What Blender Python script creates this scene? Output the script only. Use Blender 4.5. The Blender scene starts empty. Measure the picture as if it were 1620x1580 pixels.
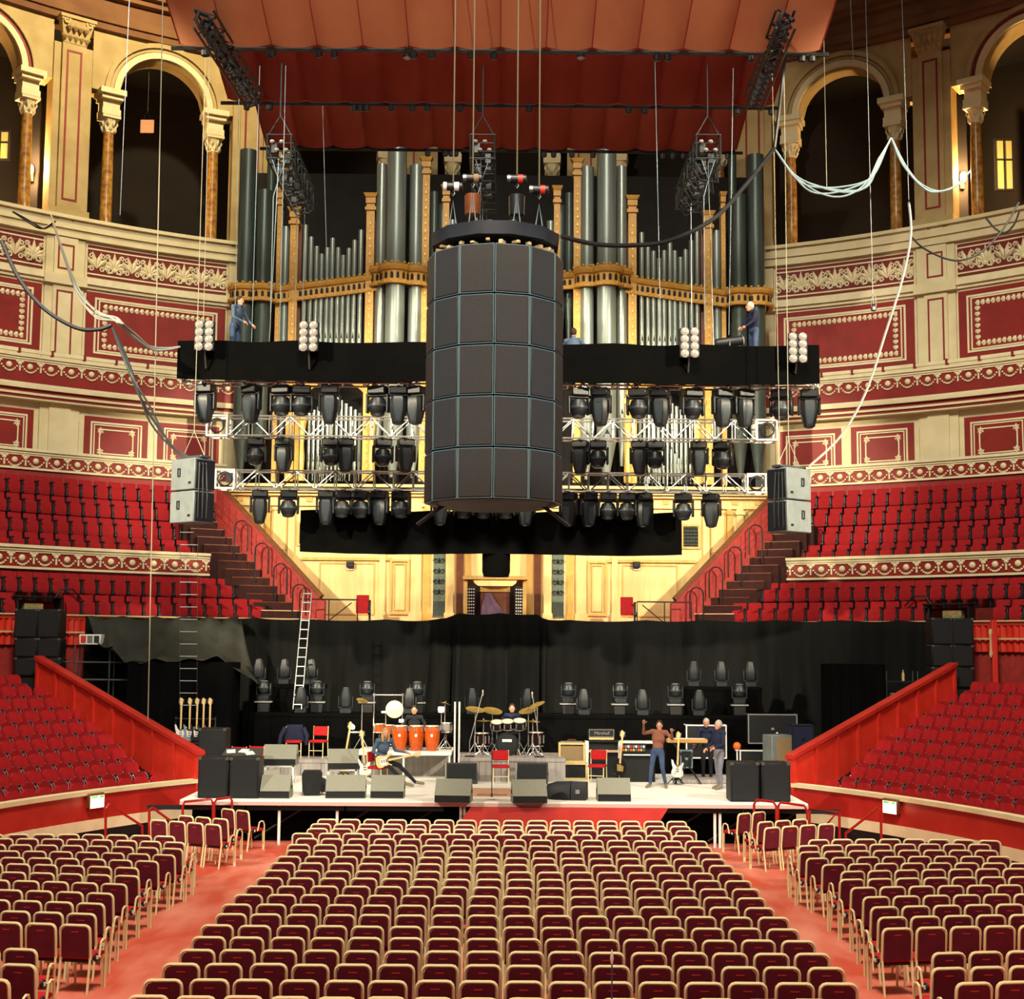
import bpy, bmesh, math, random
from mathutils import Vector, Matrix
random.seed(11)
R = math.radians
scn = bpy.context.scene
col = scn.collection

# ---------------------------------------------------------------- camera
F_PX, TILT, YAW, ROLL = 2285.0, R(5.84), math.atan(13 / 2285), 0.0075
EYE = Vector((0.16, 0.0, 4.58))
cam = bpy.data.objects.new('camera', bpy.data.cameras.new('camera'))
cam.data.sensor_width = 36.0
cam.data.lens = F_PX / 1620 * 36.0
cam.data.clip_end = 300
cam.matrix_world = Matrix.Translation(EYE) @ (Matrix.Rotation(-YAW, 4, 'Z') @ Matrix.Rotation(math.pi / 2 + TILT, 4, 'X') @ Matrix.Rotation(ROLL, 4, 'Z'))
col.objects.link(cam)
scn.camera = cam

# ---------------------------------------------------------------- world, lights, exposure
scn.view_settings.view_transform = 'Standard'
scn.view_settings.look = 'None'
scn.view_settings.gamma = 1.0
scn.view_settings.use_curve_mapping = False
scn.view_settings.exposure = 0.25
w = bpy.data.worlds.new('world')
w.use_nodes = True
w.node_tree.nodes['Background'].inputs[0].default_value = (1.0, 0.93, 0.82, 1)
w.node_tree.nodes['Background'].inputs[1].default_value = 0.10
scn.world = w

def light(name, kind, loc, target, power, color, size=1.0, spot=None, blend=0.4, shadow=True):
    d = bpy.data.lights.new(name, kind)
    d.energy = power
    d.color = color
    if kind == 'AREA':
        d.shape = 'DISK'
        d.size = size
    else:
        d.shadow_soft_size = size
    if spot:
        d.spot_size = R(spot)
        d.spot_blend = blend
    o = bpy.data.objects.new(name, d)
    o.location = loc
    o.rotation_euler = (Vector(target) - Vector(loc)).to_track_quat('-Z', 'Y').to_euler()
    col.objects.link(o)
    return o

WARM, COOL = (1.0, 0.86, 0.64), (0.86, 0.95, 1.0)
# house floods under the dome, over the arena
light('dome_light', 'SPOT', (0, 10, 36), (0, 24, 0), 66000, (1.0, 0.92, 0.76), 5.0, 101, .07)
# floods on the gallery sides, trained on the organ case
light('gallery_flood', 'SPOT', (-24, 12, 21.5), (1.5, 49, 7.5), 86000, (1.0, 0.87, 0.62), .5, 26, .35)
light('gallery_flood', 'SPOT', (24, 12, 21.5), (-1.5, 49, 7.5), 86000, (1.0, 0.87, 0.62), .5, 26, .35)
light('stage_fill', 'SPOT', (-24, 12, 21), (-0.5, 37, 1), 30000, (1.0, 0.92, 0.76), .8, 24, .5)  # fill pair added to brighten the stage deck
light('stage_fill', 'SPOT', (24, 12, 21), (0.5, 37, 1), 30000, (1.0, 0.92, 0.76), .8, 24, .5)
# lamps in the gallery behind the camera: one on the front of the canopy, a broad one for the hall
light('canopy_lamp_light', 'SPOT', (-5, -12, 21), (0.5, 30, 19), 34000, (1.0, 0.84, 0.66), .3, 21, .25)
light('rear_flood', 'SPOT', (0, -12, 20), (0, 46, 4.5), 15000, (1.0, 0.9, 0.70), 1.0, 29, .3)
# cooler lamps on the side boxes, across the speaker cluster
light('side_lamp', 'SPOT', (-21, 20, 13), (0, 28.5, 10), 7000, (0.78, 0.9, 1.0), .4, 15, .5)
light('side_lamp', 'SPOT', (21, 20, 13), (0, 28.5, 10), 7000, (0.78, 0.9, 1.0), .4, 15, .5)
# theatre lamp beside the canopy that lights the upper left wall
light('cove_lamp', 'SPOT', (-9.5, 43, 29.5), (-14, 50.5, 26.5), 6500, (1.0, 0.82, 0.5), .3, 100, .8)

# ---------------------------------------------------------------- photo measurements -> points in the hall
def ray(px, py):
    dx, dy = px - 810, py - 790
    dx, dy = (dx + ROLL * dy) / F_PX, -(dy - ROLL * dx) / F_PX
    s, c = math.sin(TILT), math.cos(TILT)
    fy, z = c - dy * s, s + dy * c
    return Vector((dx * math.cos(YAW) + fy * math.sin(YAW), -dx * math.sin(YAW) + fy * math.cos(YAW), z))
def at(px, py, Y):
    r = ray(px, py)
    return EYE + r * (Y / r.y)
def onz(px, py, Z):
    r = ray(px, py)
    return EYE + r * ((Z - EYE.z) / r.z)

# ---------------------------------------------------------------- materials
def lin(h):
    h = h.lstrip('#')
    return tuple(((int(h[i:i + 2], 16) / 255 + 0.055) / 1.055) ** 2.4 if int(h[i:i + 2], 16) > 10 else int(h[i:i + 2], 16) / 255 / 12.92 for i in (0, 2, 4)) + (1,)
MATS = {}
def mat(name, c1, c2=None, rough=0.6, metal=0.0, scale=4.0, bump=0.0, emit=0.0, stretch=None, detail=3.0, ramp=(0.35, 0.65), spec=0.4):
    m = bpy.data.materials.new(name)
    m.use_nodes = True
    nt = m.node_tree
    b = nt.nodes['Principled BSDF']
    b.inputs['Roughness'].default_value = rough
    b.inputs['Metallic'].default_value = metal
    b.inputs['Specular IOR Level'].default_value = spec
    b.inputs['Base Color'].default_value = lin(c1)
    if c2 or bump:
        tc = nt.nodes.new('ShaderNodeTexCoord')
        mp = nt.nodes.new('ShaderNodeMapping')
        if stretch:
            mp.inputs['Scale'].default_value = stretch
        n = nt.nodes.new('ShaderNodeTexNoise')
        n.inputs['Scale'].default_value = scale
        n.inputs['Detail'].default_value = detail
        nt.links.new(tc.outputs['Object'], mp.inputs[0])
        nt.links.new(mp.outputs[0], n.inputs['Vector'])
        if c2:
            cr = nt.nodes.new('ShaderNodeValToRGB')
            cr.color_ramp.elements[0].position, cr.color_ramp.elements[1].position = ramp
            cr.color_ramp.elements[0].color = lin(c1)
            cr.color_ramp.elements[1].color = lin(c2)
            nt.links.new(n.outputs[0], cr.inputs[0])
            nt.links.new(cr.outputs[0], b.inputs['Base Color'])
        if bump:
            bp = nt.nodes.new('ShaderNodeBump')
            bp.inputs['Strength'].default_value = bump
            bp.inputs['Distance'].default_value = 0.05
            nt.links.new(n.outputs[0], bp.inputs['Height'])
            nt.links.new(bp.outputs[0], b.inputs['Normal'])
    if emit:
        b.inputs['Emission Color'].default_value = lin(c1)
        b.inputs['Emission Strength'].default_value = emit
    MATS[name] = m
    return m
mat('floor', '#b8442f', '#d27e68', 0.55, scale=0.9, stretch=(1.6, .45, 1), detail=6, ramp=(.38, .68))
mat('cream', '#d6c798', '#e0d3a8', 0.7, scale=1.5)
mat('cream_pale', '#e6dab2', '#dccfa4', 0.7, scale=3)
mat('plaster_dim', '#a8905c', '#b8a26e', 0.75, scale=1.2)  # cream plaster with the dimness up in the arcade put into its colour
mat('cove', '#6a4528', '#7d5632', 0.85, scale=.8)
mat('wall_red', '#7d1c14', '#8a1f16', 0.55, scale=1.5)
mat('frieze_red', '#6e1814', None, 0.6)
mat('line_red', '#842018', None, 0.6)
mat('arena_red', '#a82018', '#b82a1e', 0.5, scale=2)
mat('side_red', '#c42a1a', '#ce3422', 0.45, scale=3)
mat('brick_red', '#8a2420', '#9a2e28', 0.6, scale=6)
mat('rail_red', '#9c1a14', None, 0.3)
mat('marble', '#b88a3a', '#7e4a1e', 0.3, scale=6, detail=6)
mat('dark', '#14110e', '#1c1712', 0.9, scale=2)
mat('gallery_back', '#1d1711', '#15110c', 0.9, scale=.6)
mat('seat_red', '#8e181c', '#981d20', 0.85, scale=5, spec=.15)
mat('seat_red2', '#a01a1e', '#aa2022', 0.85, scale=5, spec=.15)
mat('seat_black', '#1c2126', None, 0.45)
mat('chrome', '#b9b4b0', None, 0.3, metal=.8)
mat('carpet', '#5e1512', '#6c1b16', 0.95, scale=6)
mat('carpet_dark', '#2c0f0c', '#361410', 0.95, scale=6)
mat('pane_glow', '#a8a468', None, 0.4, emit=.12)
mat('card', '#b98a68', None, 0.8)
mat('step_nose', '#cfa886', None, 0.6)
mat('chair_gold', '#e2d29c', None, 0.38, spec=.5)
mat('chair_maroon', '#581521', '#601925', 0.85, scale=7, spec=.15)
mat('chair_seat', '#a81a1c', '#b02022', 0.85, scale=7, spec=.15)
mat('slot', '#a8261e', None, 0.8)
mat('black', '#0d0d0f', None, 0.6)
mat('black_cloth', '#050505', '#070707', 0.95, scale=2, spec=.05)
mat('drape', '#0e0f0e', '#141514', 0.92, scale=1.2, stretch=(3, 1, .3), spec=.1)
mat('drape_grey', '#30312c', '#3a3b35', 0.95, scale=1.5, spec=.1)
mat('black_box', '#090a0c', '#0d0e10', 0.55, scale=9)
mat('grille', '#0f1012', '#151617', 0.8, scale=60, bump=.2)
mat('monitor', '#7e7c6c', '#888675', 0.8, scale=40)
mat('monitor_dark', '#33352f', '#3c3e38', 0.8, scale=40)
mat('speaker_grey', '#646a68', '#6e7472', 0.6, scale=5)
mat('array_grille', '#25221f', '#2d2a26', 0.62, scale=50, bump=.15)
mat('array_side', '#2c3a44', '#34444e', 0.5, scale=5)
mat('array_edge', '#6f8a8c', None, 0.5)
mat('deck', '#e8e3d6', '#f2eee4', 0.55, scale=1.5, stretch=(.5, 2, 1))
mat('deck_edge', '#c9a598', None, 0.6)
mat('alu', '#b9bcb8', '#a6aaa6', 0.35, metal=.75, scale=4)
mat('white_metal', '#dedbd2', None, 0.45)
mat('steel', '#6d7474', None, 0.35, metal=.8)
mat('fixture', '#131619', '#191d20', 0.42, scale=4)
mat('fixture_panel', '#2a3338', None, 0.4)
mat('lens', '#6b7a84', None, 0.12, metal=.5)
mat('lamp_white', '#85817a', None, 0.25)
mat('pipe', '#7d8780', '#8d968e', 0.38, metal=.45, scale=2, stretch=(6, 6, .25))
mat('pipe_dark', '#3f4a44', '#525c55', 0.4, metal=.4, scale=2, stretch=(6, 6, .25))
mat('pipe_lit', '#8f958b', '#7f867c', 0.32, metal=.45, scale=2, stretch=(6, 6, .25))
mat('mouth', '#191b19', None, 0.7)
mat('gold', '#d9ab50', '#e6be6c', 0.38, metal=.25, scale=9)
mat('gold_wood', '#c4913c', '#d09f4c', 0.5, scale=6)
mat('brown_wood', '#5f2f14', '#703a1a', 0.5, scale=5)
mat('case_wood', '#d2b372', '#dcc084', 0.5, scale=2, stretch=(3, 3, .5))
mat('case_wood2', '#bd9448', '#c9a25a', 0.5, scale=2, stretch=(3, 3, .5))
mat('screen_green', '#4d5a4c', '#5a6757', 0.6, scale=8)
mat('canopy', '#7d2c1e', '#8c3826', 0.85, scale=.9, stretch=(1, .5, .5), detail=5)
mat('ring_navy', '#1c2029', '#22262f', 0.6, scale=5)
mat('chain_brown', '#5d5540', None, 0.6)
mat('truss_dark', '#2b3032', None, 0.5, metal=.5)
mat('cable_black', '#15171a', None, 0.5)
mat('canopy_lit', '#b0704e', '#bd8058', 0.8, scale=.9, stretch=(1, .5, .5), detail=5)  # canopy red with the tan sheen of the lamplight put into its colour
mat('cable_blue', '#74868d', None, 0.45)
mat('cable_white', '#9a9c94', None, 0.5)
mat('rope', '#96917a', None, 0.8)
mat('tweed', '#c9b277', '#b99f62', 0.8, scale=40)
mat('tweed_cloth', '#8a7350', '#7a6444', 0.9, scale=60)
mat('conga', '#c4581a', '#a8420f', 0.25, scale=5, stretch=(8, 8, .6))
mat('skin_head', '#d8c8a0', None, 0.6)
mat('brass', '#a8924a', None, 0.3, metal=.8)
mat('spruce', '#d9a84a', '#c9963a', 0.3, scale=5)
mat('maple', '#d8b67c', None, 0.4)
mat('guitar_white', '#dcdcd2', None, 0.3)
mat('guitar_dark', '#1a0c0a', None, 0.2)
mat('sunburst', '#a8431a', None, 0.25)
mat('wood_red', '#8a4a20', None, 0.5)
mat('riser_grey', '#8d8782', '#a59a92', 0.7, scale=3, stretch=(4, 1, .4))
mat('rug', '#b98a6a', '#cda684', 0.95, scale=4)
mat('blond_wood', '#b98a48', None, 0.5)
mat('navy', '#141830', '#1a1f3a', 0.9, scale=4)
mat('jeans', '#31405c', '#3b4c6b', 0.9, scale=8)
mat('grey_cloth', '#6b6a72', '#77767d', 0.9, scale=8)
mat('tan_shirt', '#774733', '#85543e', 0.9, scale=5)
mat('black_shirt', '#15151a', None, 0.9)
mat('blue_shirt', '#46566c', None, 0.9)
mat('skin', '#c58d70', '#b97f63', 0.6, scale=6)
mat('hair_grey', '#b9b4a8', '#8f8a80', 0.8, scale=20)
mat('hair_blond', '#b9935a', '#9a7440', 0.8, scale=20)
mat('hair_dark', '#2c2018', None, 0.8)
mat('shoe', '#7a6a52', None, 0.7)
mat('orange', '#d9601c', None, 0.5)
mat('purple_cloth', '#6e5266', '#7d5f74', 0.9, scale=4)
mat('sign_green', '#4fa85a', None, 0.5, emit=.7)
mat('sign_white', '#fff3cf', None, 0.5, emit=1.1)
mat('bulb', '#ffdf9a', None, 0.5, emit=14)
mat('lamp_glow', '#ffe0a0', None, 0.5, emit=22)
mat('white', '#e4e2da', None, 0.5)
mat('red_stripe', '#c8321e', None, 0.5)
mat('wire_mesh', '#5d7674', None, 0.5)
mat('ply', '#c9a878', None, 0.7)
mat('books', '#b98a4a', '#5a7a5a', 0.8, scale=14)

# ---------------------------------------------------------------- mesh helpers
class MB:
    def __init__(s):
        s.v, s.f = [], []
    def add(s, vs, fs, m=None):
        o = len(s.v)
        s.v += [tuple(m @ Vector(p)) for p in vs] if m is not None else [tuple(p) for p in vs]
        s.f += [tuple(i + o for i in f) for f in fs]
        return s
    def join(s, other, m=None):
        return s.add(other.v, other.f, m)
    def box(s, c, d, rz=0.0, m=None):
        x, y, z = d[0] / 2, d[1] / 2, d[2] / 2
        vs = [Vector((sx * x, sy * y, sz * z)) for sz in (-1, 1) for sy in (-1, 1) for sx in (-1, 1)]
        M = Matrix.Translation(c) @ Matrix.Rotation(rz, 4, 'Z')
        if m is not None:
            M = m @ M
        return s.add(vs, [(0, 2, 3, 1), (4, 5, 7, 6), (0, 1, 5, 4), (2, 6, 7, 3), (0, 4, 6, 2), (1, 3, 7, 5)], M)
    def cbox(s, c, d, b, rz=0.0, m=None):            # box with chamfered edges
        x, y, z = d[0] / 2, d[1] / 2, d[2] / 2
        pts = []
        for sx in (-1, 1):
            for sy in (-1, 1):
                for sz in (-1, 1):
                    pts += [(sx * (x - b), sy * (y - b), sz * z), (sx * (x - b), sy * y, sz * (z - b)), (sx * x, sy * (y - b), sz * (z - b))]
        M = Matrix.Translation(c) @ Matrix.Rotation(rz, 4, 'Z')
        if m is not None:
            M = m @ M
        return s.hull(pts, M)
    def hull(s, pts, m=None):
        bm = bmesh.new()
        for p in pts:
            bm.verts.new(p)
        bmesh.ops.convex_hull(bm, input=bm.verts[:])
        loose = [v for v in bm.verts if not v.link_faces]
        bmesh.ops.delete(bm, geom=loose, context='VERTS')
        bmesh.ops.dissolve_limit(bm, angle_limit=0.01, verts=bm.verts[:], edges=bm.edges[:])
        bm.verts.index_update()
        s.add([v.co for v in bm.verts], [tuple(v.index for v in f.verts) for f in bm.faces], m)
        bm.free()
        return s
    def tube(s, pts, r, n=6, closed=False, m=None, flat=1.0):
        pts = [Vector(p) for p in pts]
        k = len(pts)
        rs = r if isinstance(r, (list, tuple)) else [r] * k
        vs, fs = [], []
        ref = None
        for i, p in enumerate(pts):
            if closed:
                t = pts[(i + 1) % k] - pts[i - 1]
            else:
                t = pts[min(i + 1, k - 1)] - pts[max(i - 1, 0)]
            t.normalize()
            if ref is None:
                ref = Vector((0, 0, 1)) if abs(t.z) < 0.9 else Vector((1, 0, 0))
            a = ref - t * ref.dot(t)
            if a.length < 1e-5:
                a = t.orthogonal()
            a.normalize()
            ref = a
            b = t.cross(a)
            for j in range(n):
                g = 2 * math.pi * (j + .5) / n
                vs.append(p + (a * math.cos(g) + b * (math.sin(g) * flat)) * rs[i])
        for i in range(k if closed else k - 1):
            for j in range(n):
                fs.append((i * n + j, i * n + (j + 1) % n, ((i + 1) % k) * n + (j + 1) % n, ((i + 1) % k) * n + j))
        if not closed:
            fs.append(tuple(range(n))[::-1])
            fs.append(tuple((k - 1) * n + j for j in range(n)))
        return s.add(vs, fs, m)
    def lathe(s, prof, n=12, c=(0, 0, 0), m=None, cap=True):
        vs, fs = [], []
        for r, z in prof:
            for j in range(n):
                g = 2 * math.pi * j / n
                vs.append((r * math.cos(g), r * math.sin(g), z))
        k = len(prof)
        for i in range(k - 1):
            for j in range(n):
                fs.append((i * n + j, i * n + (j + 1) % n, (i + 1) * n + (j + 1) % n, (i + 1) * n + j))
        if cap:
            fs.append(tuple(range(n))[::-1])
            fs.append(tuple((k - 1) * n + j for j in range(n)))
        M = Matrix.Translation(c)
        if m is not None:
            M = m @ M
        return s.add(vs, fs, M)
    def ball(s, c, r, n=10, k=6, m=None):
        if not isinstance(r, (list, tuple)):
            r = (r, r, r)
        vs = [(0, 0, -1)] + [(math.cos(-math.pi / 2 + math.pi * i / k) * math.cos(2 * math.pi * j / n), math.cos(-math.pi / 2 + math.pi * i / k) * math.sin(2 * math.pi * j / n), math.sin(-math.pi / 2 + math.pi * i / k)) for i in range(1, k) for j in range(n)] + [(0, 0, 1)]
        fs = [(0, 1 + (j + 1) % n, 1 + j) for j in range(n)]
        for i in range(k - 2):
            for j in range(n):
                a = 1 + i * n
                fs.append((a + j, a + (j + 1) % n, a + n + (j + 1) % n, a + n + j))
        a = 1 + (k - 2) * n
        fs += [(a + j, a + (j + 1) % n, len(vs) - 1) for j in range(n)]
        M = Matrix.Translation(c) @ Matrix.Diagonal((*r, 1))
        if m is not None:
            M = m @ M
        return s.add(vs, fs, M)
    def prism(s, poly, y0, y1, m=None):              # polygon in x,z extruded along y
        n = len(poly)
        vs = [(x, y0, z) for x, z in poly] + [(x, y1, z) for x, z in poly]
        fs = [tuple(range(n)), tuple(range(n, 2 * n))[::-1]] + [(i, i + n, (i + 1) % n + n, (i + 1) % n) for i in range(n)]
        return s.add(vs, fs, m)
    def frame(s, x0, x1, z0, z1, wd, y0, y1, m=None):   # flat rectangular frame in x,z
        for a in ((x0, x1, z0, z0 + wd), (x0, x1, z1 - wd, z1), (x0, x0 + wd, z0 + wd, z1 - wd), (x1 - wd, x1, z0 + wd, z1 - wd)):
            s.box(((a[0] + a[1]) / 2, (y0 + y1) / 2, (a[2] + a[3]) / 2), (a[1] - a[0], abs(y1 - y0), a[3] - a[2]), 0, m)
        return s
    def mesh(s, name='mesh', mats=None, smooth=True):
        me = bpy.data.meshes.new(name)
        me.from_pydata(s.v, [], s.f)
        bm = bmesh.new()
        bm.from_mesh(me)
        bmesh.ops.recalc_face_normals(bm, faces=bm.faces[:])
        bm.to_mesh(me)
        bm.free()
        if smooth:
            me.polygons.foreach_set('use_smooth', [True] * len(me.polygons))
            me.set_sharp_from_angle(angle=R(38))
        return me

def obj(name, g, material=None, parent=None, loc=(0, 0, 0), rot=(0, 0, 0), scale=None, label=None, kind=None):
    me = g.mesh(name) if isinstance(g, MB) else g
    if material and not me.materials:
        me.materials.append(MATS[material])
    o = bpy.data.objects.new(name, me)
    o.location = loc
    o.rotation_euler = rot
    if scale:
        o.scale = (scale,) * 3 if isinstance(scale, (int, float)) else scale
    if parent:
        o.parent = parent
    if label:
        o['label'] = label
    if kind:
        o['kind'] = kind
    col.objects.link(o)
    return o
def tag(o, label=None, cat=None, group=None, kind=None):
    for k, v in (('label', label), ('category', cat), ('group', group), ('kind', kind)):
        if v:
            o[k] = v
        elif k in o and k != 'kind':
            del o[k]
    return o
def thing(name, label, cat, loc=(0, 0, 0), rz=0.0, group=None):
    o = bpy.data.objects.new(name, None)
    o.empty_display_size = .1
    o.location = loc
    o.rotation_euler = (0, 0, rz)
    col.objects.link(o)
    return tag(o, label, cat, group)
def setting(name, label=None):
    o = bpy.data.objects.new(name, None)
    col.objects.link(o)
    o['kind'] = 'structure'
    if label:
        o['label'] = label
    return o
CHILD = {}
def dup(root, loc, rz=None, label=None, cat=None, group=None, rot=None):
    if root.name not in CHILD:
        CHILD[root.name] = [(c, list(c.children)) for c in root.children]
    r = root.copy()
    col.objects.link(r)
    r.location = loc
    if rot:
        r.rotation_euler = rot
    elif rz is not None:
        r.rotation_euler = (0, 0, rz)
    tag(r, label, cat or root.get('category'), group or root.get('group'))
    for c, gs in CHILD[root.name]:
        d = c.copy()
        col.objects.link(d)
        d.parent = r
        for g in gs:
            e = g.copy()
            col.objects.link(e)
            e.parent = d
    return r
ORD = 'first second third fourth fifth sixth seventh eighth ninth tenth eleventh twelfth thirteenth fourteenth fifteenth sixteenth seventeenth eighteenth nineteenth twentieth twenty-first twenty-second twenty-third twenty-fourth twenty-fifth twenty-sixth twenty-seventh twenty-eighth'.split()

# the hall is a set of concentric ellipses: HALL for the tiers, ARENA for the arena wall and the stalls
HALL, ARENA = (28.0, 33.0, 22.0), (11.77, 19.5, 22.0)
def EP(t, r, el=HALL, z=0.0):
    return Vector(((el[0] + r) * math.sin(R(t)), el[2] + (el[1] + r) * math.cos(R(t)), z))
def ERZ(t, r, el=HALL):                              # heading that turns local +y into the outward normal
    nx, ny = math.sin(R(t)) / (el[0] + r), math.cos(R(t)) / (el[1] + r)
    return math.atan2(-nx, ny)
def DT(t, u, r=0.0, el=HALL):                        # degrees spanned by u metres at t
    return math.degrees(u / math.hypot((el[0] + r) * math.cos(R(t)), (el[1] + r) * math.sin(R(t))))
def arc(g, t0, t1, z0, z1, r0, r1, el=HALL, step=1.2):
    n = max(1, int(abs(t1 - t0) / step + .999))
    vs, fs = [], []
    for i in range(n + 1):
        t = t0 + (t1 - t0) * i / n
        for r, z in ((r0, z0), (r1, z0), (r1, z1), (r0, z1)):
            vs.append(EP(t, r, el, z))
    for i in range(n):
        for j in range(4):
            fs.append((i * 4 + j, i * 4 + (j + 1) % 4, i * 4 + 4 + (j + 1) % 4, i * 4 + 4 + j))
    fs += [(3, 2, 1, 0), tuple(n * 4 + j for j in range(4))]
    return g.add(vs, fs)
def arcframe(g, t0, t1, z0, z1, wd, r0, r1, el=HALL):
    tm = (t0 + t1) / 2
    d = DT(tm, wd, r0, el)
    arc(g, t0, t1, z0, z0 + wd, r0, r1, el)
    arc(g, t0, t1, z1 - wd, z1, r0, r1, el)
    arc(g, t0, t0 + d, z0 + wd, z1 - wd, r0, r1, el)
    arc(g, t1 - d, t1, z0 + wd, z1 - wd, r0, r1, el)
    return g
def catenary(p0, p1, sag, n=14):
    p0, p1 = Vector(p0), Vector(p1)
    return [p0.lerp(p1, i / n) - Vector((0, 0, 4 * sag * (i / n) * (1 - i / n))) for i in range(n + 1)]
def smooth_path(pts, n=6):
    pts = [Vector(p) for p in pts]
    out = []
    for i in range(len(pts) - 1):
        p0, p1, p2, p3 = pts[max(i - 1, 0)], pts[i], pts[i + 1], pts[min(i + 2, len(pts) - 1)]
        for k in range(n):
            t = k / n
            out.append(.5 * ((2 * p1) + (p2 - p0) * t + (2 * p0 - 5 * p1 + 4 * p2 - p3) * t * t + (3 * p1 - p0 - 3 * p2 + p3) * t ** 3))
    return out + [pts[-1]]

# ================================================================ THE SETTING
fl = MB()
fl.box((0, 20, -.1), (36, 50, .2))
tag(obj('floor', fl, 'floor'), 'worn red arena floor with scuffed pink aisles', kind='structure')

# shared ornament meshes (local: x along the wall, y into the wall, z up)
def leaf(g, x, z, ang, ln, wd, th, m=None):
    d, n = Vector((math.sin(ang), 0, math.cos(ang))), Vector((math.cos(ang), 0, -math.sin(ang)))
    o = Vector((x, 0, z))
    g.hull([o, o + d * ln * .55 + n * wd / 2, o + d * ln * .55 - n * wd / 2, o + d * ln, o + d * ln * .55 - Vector((0, th, 0)), o + d * ln * .15 - Vector((0, th * .6, 0))], m)
def spiral(g, x, z, r0, turns, sgn, th, y=0.0):
    pts = []
    for i in range(13):
        a = i / 12
        g_ = a * turns * 2 * math.pi
        rr = r0 * (1 - .75 * a)
        pts.append((x + sgn * rr * math.cos(g_), y - .02, z + rr * math.sin(g_)))
    g.tube(pts, th, 4)
pal = MB()
for a in (-80, -54, -27, 0, 27, 54, 80):
    leaf(pal, 0, .25, R(a), .62 - abs(a) * .0025, .15, .05)
for s_ in (-1, 1):
    spiral(pal, s_ * .17, .17, .13, 1.3, s_, .03)
pal.ball((0, -.02, .2), (.07, .04, .09), 8, 5)
for s_ in (-1, 1):
    spiral(pal, s_ * .26, .66, .09, 1.3, -s_, .026)
    pal.tube([(s_ * .06, -.02, .1), (s_ * .22, -.02, .06), (s_ * .33, -.02, .2), (s_ * .3, -.02, .42)], .022, 4)
PALMETTE = pal.mesh('palmette')
lot = MB()
for a in (-42, -15, 15, 42):
    leaf(lot, 0, .18, R(a), .68 - abs(a) * .002, .17, .05)
for s_ in (-1, 1):
    spiral(lot, s_ * .2, .62, .1, 1.2, -s_, .028)
    spiral(lot, s_ * .2, .16, .11, 1.3, s_, .028)
LOTUS = lot.mesh('lotus')
med = MB()
med.lathe([(.105, 0), (.1, .02), (.08, .045), (.04, .06), (.0, .065)], 12, m=Matrix.Rotation(math.pi / 2, 4, 'X'), cap=False)
MEDALLION = med.mesh('medallion')
sw = MB()
PER = .725
for i in range(11):
    u = -PER / 2 + PER * (i + .5) / 11
    sw.ball((u, -.02, .14 - .33 * (1 - (u / (PER / 2)) ** 2)), .038, 6, 4)
SWAG = sw.mesh('swag')
tie = MB()
tie.box((0, -.02, .06), (.09, .04, .1))
tie.box((0, -.02, -.12), (.05, .04, .2))
for s_ in (-1, 1):
    tie.hull([(0, 0, .1), (0, -.04, .1), (s_ * .13, 0, .16), (s_ * .14, -.02, .09), (s_ * .05, 0, .04)])
TIE = tie.mesh('ribbon_tie')
brk = MB()
brk.prism([(0, 0), (0, -.55), (-.12, -.5), (-.5, -.08), (-.5, 0)], -.1, .1, Matrix.Rotation(math.pi / 2, 4, 'Z') @ Matrix.Rotation(math.pi, 4, 'Z'))
BRACKET = brk.mesh('console_bracket')
flw = MB()
for a in (0, 60, 120, 180, 240, 300):
    leaf(flw, 0, 0, R(a), .14, .08, .03)
FLOWER = flw.mesh('corner_flower')
cc = MB()                                            # corinthian column capital
cc.lathe([(.2, 0), (.19, .1), (.22, .35), (.3, .5)], 12)
for row, (zz, ln, n) in enumerate(((.02, .26, 8), (.2, .28, 8))):
    for j in range(n):
        g_ = 2 * math.pi * (j + row * .5) / n
        M_ = Matrix.Rotation(g_, 4, 'Z') @ Matrix.Translation((0, -.2 - row * .03, zz)) @ Matrix.Rotation(R(18), 4, 'X')
        leaf(cc, 0, 0, 0, ln, .15, .06, M_)
cc.box((0, 0, .55), (.66, .66, .1))
COLCAP = cc.mesh('capital')
pc = MB()                                            # pilaster capital
pc.hull([(-.42, 0, 0), (.42, 0, 0), (-.42, -.12, 0), (.42, -.12, 0), (-.6, 0, .8), (.6, 0, .8), (-.6, -.35, .8), (.6, -.35, .8)])
for row, (zz, n) in enumerate(((.03, 5), (.33, 4))):
    for j in range(n):
        leaf(pc, -.4 + .8 * (j + (.5 if row else .0)) / 4 if n == 5 else -.3 + .6 * j / 3, zz, 0, .36, .24, .12, Matrix.Translation((0, -.14 - row * .1, 0)) @ Matrix.Rotation(R(14), 4, 'X'))
for s_ in (-1, 1):
    spiral(pc, s_ * .42, .72, .16, 1.4, s_, .05, -.32)
pc.box((0, -.17, .86), (1.3, .5, .12))
PILCAP = pc.mesh('pilaster_capital')

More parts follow.
